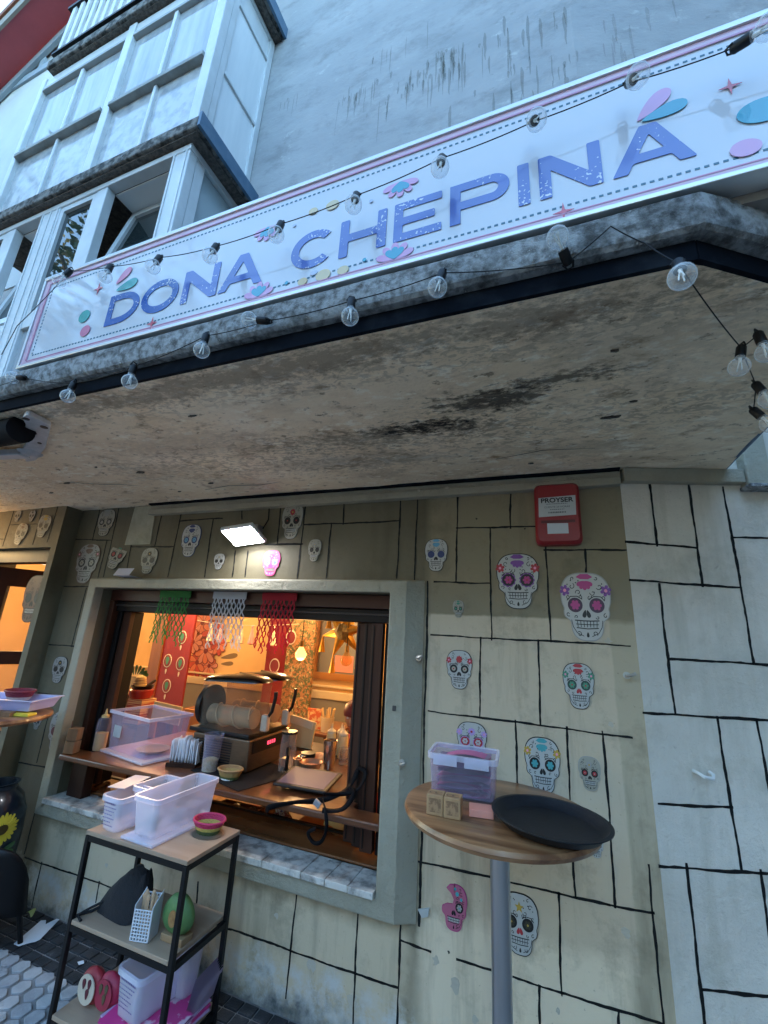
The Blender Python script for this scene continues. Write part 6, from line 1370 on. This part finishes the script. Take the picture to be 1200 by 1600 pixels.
perforated(-.036,.036,.004,.135,6,11, lambda u, v, d: (u, .03+d, v)).build('back_grid', M_WP, sk_, local=True)
for s in (-1,1): MB().add([(s*.037,-.032,.002),(s*.037,.032,.002),(s*.037,.032,.150),(s*.037,-.032,.118),(s*.040,-.032,.002),(s*.040,.032,.002),(s*.040,.032,.150),(s*.040,-.032,.118)], [(0,1,2,3),(7,6,5,4),(0,4,5,1),(1,5,6,2),(2,6,7,3),(3,7,4,0)]).build('side_panel', M_WP, sk_, local=True, fix=True)
MB().box((-.036,-.03,.001),(.036,.03,.004)).build('floor', M_WP, sk_, local=True)
for k in range(7):
    x = -.028+.009*k; mb = MB().beam((x,.0,.006),(x+.006*sin(k*2),.005*cos(k),.125+.008*(k%3)), .010, .0025, (0,1,0)); 
    mb.lathe((x+.006*sin(k*2),.005*cos(k),.132+.008*(k%3)), [(.001,-.014),(.008,-.006),(.008,.006),(.001,.014)], 8, 1, .35)
    mb.build('wooden_cutlery', pm('birch_cutlery', (.50,.33,.20), .6), sk_, local=True)
av = thing('avocado_holder', 'green avocado shaped holder on a wooden foot on the middle shelf', 'holder', (-1.47,-.40,.38))
def avo(u, v):
    a = 2*pi*u; z = v; r = .080*math.sqrt(max(0, 1-(2*v-1)**2))*(1.08-.28*v); return (-1.475+r*cos(a), -.385+.5*r*sin(a), .40+.138*z)
MB().grid(avo, 24, 14, True).build('body', pm('avocado_green', (.07,.17,.05), .5, col2=(.13,.25,.08), nscale=10, bump=.3), av, smooth=True)
MB().prism(ell(-1.472,.465,.020,.028,16), 0, .004, FRONT(-.419)).build('stone', pm('avocado_stone', (.40,.22,.08), .5, col2=(.25,.12,.04), nscale=40), av)
MB().box((-1.525,-.415,.3805),(-1.415,-.355,.405)).build('foot', wood('foot_wood', (.40,.26,.14), (.33,.20,.10), .5, 16, 0, coat=0), av, bevel=.003)
# bottom shelf
lb_ = tub('plastic_tub', 'lavender plastic tub with lid marks on the bottom shelf', (-1.60,-.345), (.15,.21,.155), radians(-8), zb=.112)
tub('plastic_tub', 'tall narrow lavender tub at the back of the bottom shelf', (-1.525,-.235), (.11,.10,.20), radians(-8), print_=False, zb=.112)
def plush(x, y, c1, c2, label, seed):
    t = thing('fruit_holder', label, 'holder', (x,y,.07)); 
    def pf(u, v): 
        a = 2*pi*u; r = .062*math.sqrt(max(0, 1-(2*v-1)**2)); return (x+r*cos(a), y+.55*r*sin(a), .0705+.125*v)
    MB().grid(pf, 22, 12, True).build('rind', c1, t, smooth=True)
    MB().prism(ell(x, .135, .046, .050, 20), 0, .004, FRONT(y-.031)).build('cut_face', c2, t)
    for k, (dx, dz) in enumerate(((-.014,.012),(.016,.016),(.010,-.016))): MB().prism(petal(x+dx, .135+dz-.012, pi/2, .034, .012), .0045, .007, FRONT(y-.031)).build('seed_mark', seed, t)
plush(-1.86,-.385, pm('red_rind', (.35,.02,.03), .5), pm('cream_flesh', (.62,.52,.40), .6), 'red fruit shaped holder with cream cut face on the bottom shelf', P('dark_red', (.12,.02,.03)))
plush(-1.775,-.375, pm('crimson_rind', (.38,.02,.06), .5), pm('crimson_flesh', (.35,.03,.06), .6), 'crimson fruit shaped holder with dark seeds on the bottom shelf', P('seed', (.10,.08,.04)))
mg = thing('menu_stack', 'stack of pink and lilac printed menus on the bottom shelf', 'menus', (-1.56,-.34,.07))
for k in range(10):
    o_ = rot_pts(MB().box((-1.72,-.46,.0705+k*.004),(-1.41,-.19,.0740+k*.004)), (-1.56,-.33,0), radians(random.uniform(-9,5))).build('menu', pm('magenta_menu' if k%2 else 'lilac_menu', (.62,.05,.24) if k%2 else (.50,.36,.55), .4, col2=(.75,.55,.65) if k%2 else (.25,.05,.2), nscale=11, lo=.56, hi=.62), mg)
for k in range(7):
    MB().add([(-1.44+k*.006,-.30,.113),(-1.44+k*.006,-.18,.113),(-1.405+k*.004,-.17,.24-k*.006),(-1.415+k*.004,-.30,.22-k*.006)], [(0,1,2,3)]).build('upright_menu', pm('lilac_sleeve', (.35,.28,.40), .25, col2=(.55,.15,.35), nscale=8, lo=.5, hi=.6), mg)

# ---------------------------------------------------------------- round high table
M_ACAC = wood('acacia_table', (.40,.21,.095), (.15,.062,.026), .35, 16, 0, coat=.15)
def high_table(x, y, label, zt=1.08, r=.305):
    t = thing('high_table', label, 'table', (x,y,0))
    MB().lathe((x,y,zt), [(.001,-.030),(r-.022,-.030),(r-.006,-.026),(r,-.014),(r-.004,-.003),(r-.014,0),(.001,0)], 64).build('top', M_ACAC, t, smooth=35)
    m_ = pm('satin_chrome', (.50,.50,.52), .28, .95)
    MB().cyl((x,y,.03),(x,y,zt-.03),.030,n=24).build('pole', m_, t, smooth=35)
    MB().lathe((x,y,0), [(.001,.0005),(.21,.0005),(.21,.012),(.10,.028),(.035,.04),(.001,.04)], 32).build('foot', m_, t, smooth=35)
    MB().cyl((x,y,zt-.045),(x,y,zt-.0305),.08,n=20).build('collar', DARKMETAL, t)
    return t
TX, TY, TZ = -.192, -.455, 1.08
high_table(TX, TY, 'round wooden high table on a chrome pole in front of the skulls')
high_table(-2.875, -.50, 'round wooden high table cut by the left picture edge')
# clear clip box with pink menus
cb_ = thing('menu_box', 'clear plastic box full of pink menus on the round table', 'storage box', (-.315,-.395,TZ), radians(4))
MB().round_tub(.225, .165, .132, .016, .003, .008).build('tub', M_CLEAR, cb_, local=True, smooth=50, fix=True)
MB().round_rim(.225, .165, .119, .136, .016, .006).build('rim', M_RIM, cb_, local=True, smooth=40, fix=True)
for s in (-.055,.05): MB().box((s-.04,-.0935,.104),(s+.04,-.0905,.134)).build('clip', M_RIM, cb_, local=True)
mn = thing('menu_stack', 'pile of pink and lilac menus inside the clear box on the round table', 'menus', (-.315,-.395,TZ), radians(4))
for k in range(16):
    z0 = .006+k*.0074; tl_ = random.uniform(-.04,.10)+.006*k; c = random.choice(((.58,.10,.30),(.40,.28,.45),(.55,.42,.60),(.22,.14,.24)))
    f = lambda u, v, z0=z0, tl_=tl_, k=k: ((u-.5)*.178+random.uniform(-.002,.002), (v-.5)*.125, z0+.012*sin(pi*u)*((k%3)-.6)+tl_*(u-.5)*.12+.012*(1-v))
    MB().grid(f, 8, 5).build('menu', pm('menu_%d' % int(c[0]*100), c, .35, col2=(.75,.55,.65), nscale=14, lo=.58, hi=.64), mn, local=True, smooth=True)
for k, x in enumerate((-.363,-.310)):
    q = thing('wooden_cube', ['left of the two printed wooden cubes on the round table','right of the two printed wooden cubes on the round table'][k], 'block', (x,-.605,TZ), radians(3), group='printed wooden cubes on the round table')
    MB().box((-.0255,-.0255,.001),(.0255,.0255,.056)).build('cube', wood('pine_cube', (.45,.28,.14), (.36,.21,.10), .6, 25, 2, coat=0), q, local=True, bevel=.002)
    mb = MB()
    for (u, r_) in ((-.008,.011),(.010,.011)):
        pts = [(u+r_*cos(a), -.004+r_*.8*sin(a)) for a in (radians(40+28*j) for j in range(11))]; stroke(mb, pts, .0035, .0564, lambda a, b, d: (a, b, d))
    mb.flat([(-.001,-.010),(.001,-.010),(.001,.006),(-.001,.006)], .0565, lambda a, b, d: (a, b, d))
    mb.build('burnt_mark', P('burnt_brown', (.12,.05,.02)), q, local=True)
    MB().box((-.019,-.0262,.010),(.019,-.0256,.047)).build('burnt_panel', pm('burnt_panel', (.20,.11,.055), .7, col2=(.34,.2,.1), nscale=60, lo=.45, hi=.55), q, local=True)
put('sticky_notes', MB().obox((-.235,-.548,TZ+.011),(.072,.062,.020), Matrix.Rotation(radians(10),3,'Z')), pm('salmon_paper', (.75,.30,.22), .7), 'block of salmon pink sticky notes on the round table', 'notepad', bevel=.0015)
tr_ = thing('serving_tray', 'round black non-slip tray resting over the right edge of the table', 'tray', (-.035,-.545,TZ))
RTy = Matrix.Rotation(radians(1.5),3,'Y')
MB().lathe((-.035,-.545,TZ+.002), [(.001,0),(.130,0),(.140,.004),(.160,.026),(.168,.027),(.168,.030),(.158,.030),(.138,.008),(.128,.005),(.001,.005)], 56, axis=RTy).build('dish', pm('black_rubber_tray', (.006,.007,.010), .5, spec=.35, bump=.25, bscale=160, col2=(.011,.013,.018), nscale=8), tr_, smooth=35)
# left table things
LT = 1.08
lt = thing('lavender_tray', 'flat lavender plastic tray on the left table', 'tray', (-2.83,-.42,LT)); rot_pts(MB().open_box((-3.02,-.52,LT+.022),(-2.63,-.30,LT+.075), .004, .02), (-2.83,-.42,0), .35).build('tray', clear('lavender_plastic', (.85,.85,1), (.55,.55,.82), .6, .3), lt)
mb = rot_pts(MB().box((-3.03,-.53,LT+.073),(-2.62,-.518,LT+.078)).box((-3.03,-.302,LT+.073),(-2.62,-.29,LT+.078)).box((-2.632,-.518,LT+.073),(-2.62,-.302,LT+.078)), (-2.83,-.42,0), .35); mb.build('rim', M_RIM, lt)
basket(-2.86,-.36,LT+.05,.075,.05,[(W_('white',(.55,.50,.48)),0,.4),(W_('wine',(.22,.02,.04)),.4,1)], 'wine red woven basket in the lavender tray at far left')
put('yellow_card', MB().obox((-2.665,-.44,LT+.008),(.11,.06,.012), Matrix.Rotation(.35,3,'Z')), pm('yellow_card', (.75,.60,.06), .6), 'yellow card on the edge of the left table', 'card')
put('brown_block', MB().obox((-2.72,-.50,LT+.012),(.10,.04,.022), Matrix.Rotation(.4,3,'Z')), wood('block_wood', (.30,.17,.09), (.22,.12,.06), .6, 20, 2, coat=0), 'flat brown wooden block on the left table', 'block')
sp_ = thing('spray_bottle', 'pale spray bottle at the left picture edge on the table', 'bottle', (-2.78,-.62,LT)); lath('body', (-2.78,-.62,LT+.001), [(.001,0),(.035,0),(.038,.08),(.03,.12),(.014,.15),(.014,.17)], pm('pale_blue_plastic', (.55,.62,.75), .35), None, None, parent=sp_)
MB().box((-2.81,-.635,LT+.17),(-2.74,-.605,LT+.20)).build('trigger_head', M_WP, sp_, bevel=.004)

# ---------------------------------------------------------------- lower left: painted urn, chair, litter
ur = thing('painted_urn', 'dark blue urn painted with a yellow sunflower at far left', 'urn', (-3.00,-.26,0))
MB().lathe((-3.00,-.26,.001), [(.001,0),(.11,0),(.13,.02),(.155,.20),(.165,.40),(.16,.52),(.13,.60),(.09,.64),(.09,.66),(.10,.67),(.085,.67),(.08,.62),(.001,.62)], 36).build('body', pm('navy_glaze', (.006,.012,.024), .3, col2=(.010,.022,.032), nscale=6, coat=.3), ur, smooth=True)
def on_urn(a, z, d):   # a point on the urn side: angle measured from the street side
    r = .160 + .02*min(1, z/.4) - (.0 if z < .5 else (z-.5)*.25) - .012 + d; return (-3.00+r*sin(a), -.26-r*cos(a), z)
for k in range(22):
    a = 2*pi*k/22; f = lambda u, v, d, a=a: on_urn(1.42+u/.16, .475+v, .004+d)
    MB().flat(petal(.018*cos(a), .018*sin(a), a, .052+.008*(k%2), .011, 6), .0005*(k%3), f).build('painted_petal', P('sunflower_yellow', (.60,.50,.04)), ur)
MB().flat(ell(0, 0, .024, .024, 16), .004, lambda u, v, d: on_urn(1.42+u/.16, .475+v, .004+d)).build('painted_disc', P('sunflower_brown', (.06,.04,.01)), ur)
for k in range(4): MB().flat(petal(0, 0, -1.2+.5*k, .09, .02), .002, lambda u, v, d: on_urn(1.42+u/.16, .36+v, .004+d)).build('painted_leaf', P('urn_leaf', (.05,.14,.05)), ur)
ch = thing('black_chair', 'black moulded chair tipped at the lower left picture edge', 'chair', (-2.72,-.36,0))
def seatf(u, v):
    a = pi*(u-.5)*1.15; return (-2.68+.155*sin(a)*(1-.12*v)+.035*v, -.42+.13*(1-cos(a))-.04*v, .16+.30*v*(1-.45*abs(2*u-1)**4)+.035*cos(pi*(u-.5)))
o_ = MB().grid(seatf, 17, 9).build('backrest', pm('black_moulded_plastic', (.004,.004,.005), .5, spec=.3), ch, smooth=True); s_ = o_.modifiers.new('t', 'SOLIDIFY'); s_.thickness = .014
MB().lathe((-2.70,-.34,.17), [(.001,.0),(.12,.0),(.14,.02),(.135,.03),(.001,.022)], 24).build('seat', pm('black_moulded_plastic', (.004,.004,.005), .5, spec=.3), ch, smooth=True)
for i in (-1,1):
    for j in (-1,1): MB().cyl((-2.70+i*.09,-.34+j*.09,.17),(-2.70+i*.12,-.34+j*.12,.008),.012,n=8).build('leg', DARKMETAL, ch)
PAP = MB().prism([(-2.605,-.235),(-2.56,-.238),(-2.545,-.195),(-2.525,-.185),(-2.520,-.165),(-2.595,-.020),(-2.610,-.025),(-2.620,-.075),(-2.650,-.055),(-2.668,-.070)], .006, .0075, PL)
for i, v in enumerate(PAP.v): PAP.v[i] = (v[0], v[1], v[2]+.004*abs(sin(v[0]*40+v[1]*25)))
put('torn_paper', PAP, pm('pale_blue_paper', (.62,.68,.76), .7), 'torn strip of pale blue paper on the dark tiles', 'paper')
lf_ = MB().grid(lambda u, v: (-2.80+.055*u+.01*v, -.075+.03*v*sin(pi*u), .008+.018*sin(pi*u)+.008*v), 7, 5)
put('fallen_leaf', lf_, pm('yellow_green_leaf', (.25,.38,.10), .5, col2=(.45,.50,.22), nscale=30), 'curled yellow green leaf on the tiles by the wall', 'leaf', smooth=True)
put('paper_scrap', MB().prism([(-2.215,-.180),(-2.190,-.190),(-2.178,-.172),(-2.20,-.160)], .006, .0072, PL), pm('pale_blue_paper', (.62,.68,.76), .7), 'tiny white paper scrap on the dark tiles beside the rack', 'paper')

# ---------------------------------------------------------------- street tree behind the viewer, seen mirrored in the casements
def tree(x, y, h, label, seed, rc):
    t = thing('street_tree', label, 'tree', (x,y,0), group='street trees across the pavement'); rt = random.Random(seed)
    m_b = pm('plane_bark', (.16,.13,.10), .9, col2=(.09,.075,.06), nscale=8, bump=.8, bscale=14)
    MB().tube([(x,y,-.02),(x+.05,y,h*.2),(x-.05,y+.05,h*.45),(x+.1,y,h*.7)], [.24,.19,.15,.08], 12).build('trunk', m_b, t, smooth=True)
    ends = []; mb = MB()
    for k in range(16):
        a = 2.4*k; z0 = h*(.33+.4*k/16); L_ = rc*rt.uniform(.6,1.0); e = Vector((x+L_*cos(a), y+L_*sin(a), z0+L_*rt.uniform(.3,.9)))
        mid = Vector((x,y,z0)).lerp(e, .5)+Vector((0,0,-.1)); mb.tube([(x,y,z0), mid, e], [.07,.045,.015], 6); ends += [e, mid, mid.lerp(e, .5)]
    mb.build('limb', m_b, t, smooth=True, kind='stuff')
    vs = []; fs = []
    for e in ends:
        for c_ in range(3):
            c = e + Vector((rt.gauss(0,.45), rt.gauss(0,.45), rt.gauss(0,.38)))
            for k in range(42):
                p = c + Vector((rt.gauss(0,.34), rt.gauss(0,.34), rt.gauss(0,.26)))
                d1 = Vector((rt.gauss(0,1), rt.gauss(0,1), rt.gauss(0,.6))).normalized(); d2 = d1.orthogonal().normalized(); s_ = rt.uniform(.05,.10); i = len(vs)
                vs += [p-d1*s_, p+d2*s_*.5, p+d1*s_, p-d2*s_*.5]; fs.append((i,i+1,i+2,i+3))
    b = MB(); b.add(vs, fs); b.build('crown', pm('leaf_green', (.06,.10,.025), .55, col2=(.10,.13,.04), nscale=2), t, kind='stuff')
tree(-9.2, -4.4, 12.0, 'leafy street tree mirrored in the casement windows, nearer the door', 4, 3.0)
tree(-12.5, -7.5, 13.0, 'leafy street tree mirrored in the casement windows, farther down the street', 9, 3.4)

# ---------------------------------------------------------------- unseen houses opposite and at right, added to block light from the low sky
def house(x0, x1, y, h, label, wallc, roofc, dep=6):
    t = thing('sky_blocking_house', label, 'house', ((x0+x1)/2, y, 0), group='unseen houses added to block low sky light')
    m_w = pm('house_%d' % int(wallc[0]*1000), wallc, .85, col2=tuple(c*.8 for c in wallc), nscale=1.5); m_r = pm('house_roof', roofc, .8)
    MB().box((x0,y-dep,-.02),(x1,y,h)).build('wall', m_w, t)
    MB().add([(x0-.3,y+.4,h+.001),(x1+.3,y+.4,h+.001),(x1+.3,y-dep-.4,h+.001),(x0-.3,y-dep-.4,h+.001),(x0-.3,y-dep/2,h+1.8),(x1+.3,y-dep/2,h+1.8)], [(0,1,5,4),(2,3,4,5),(1,2,5),(3,0,4),(3,2,1,0)]).build('roof', m_r, t)
    n = int((x1-x0)/2.2)
    for fl in range(int(h/2.8)):
        for k in range(n):
            wx = x0+(x1-x0)*(k+.5)/n; wz = .9+fl*2.75
            f = ring((wx-.55,wx+.55,wz,wz+1.5),(wx-.47,wx+.47,wz+.08,wz+1.42), y+.06, y+.001).build('window', M_FRAMEW, t)
            MB().box((wx-.47,y+.02,wz+.08),(wx+.47,y+.03,wz+1.42)).build('pane', M_GLASS, f)
house(-22, -8.4, -17.0, 9.5, 'unseen house added across the street at far left to block low sky', (.15,.15,.155), (.12,.06,.05))
house(-8.1, 2.0, -16.5, 8.5, 'unseen grey house added straight across the street to block low sky', (.15,.15,.155), (.12,.06,.05))
house(5.0, 17, -16.5, 8.0, 'unseen ochre house added across the street at right to block low sky', (.26,.21,.13), (.20,.08,.05))
house(4.6, 16, 5.0, 7.4, 'unseen house added on the right to keep light off the corner wall', (.17,.17,.17), (.12,.06,.05), dep=14)
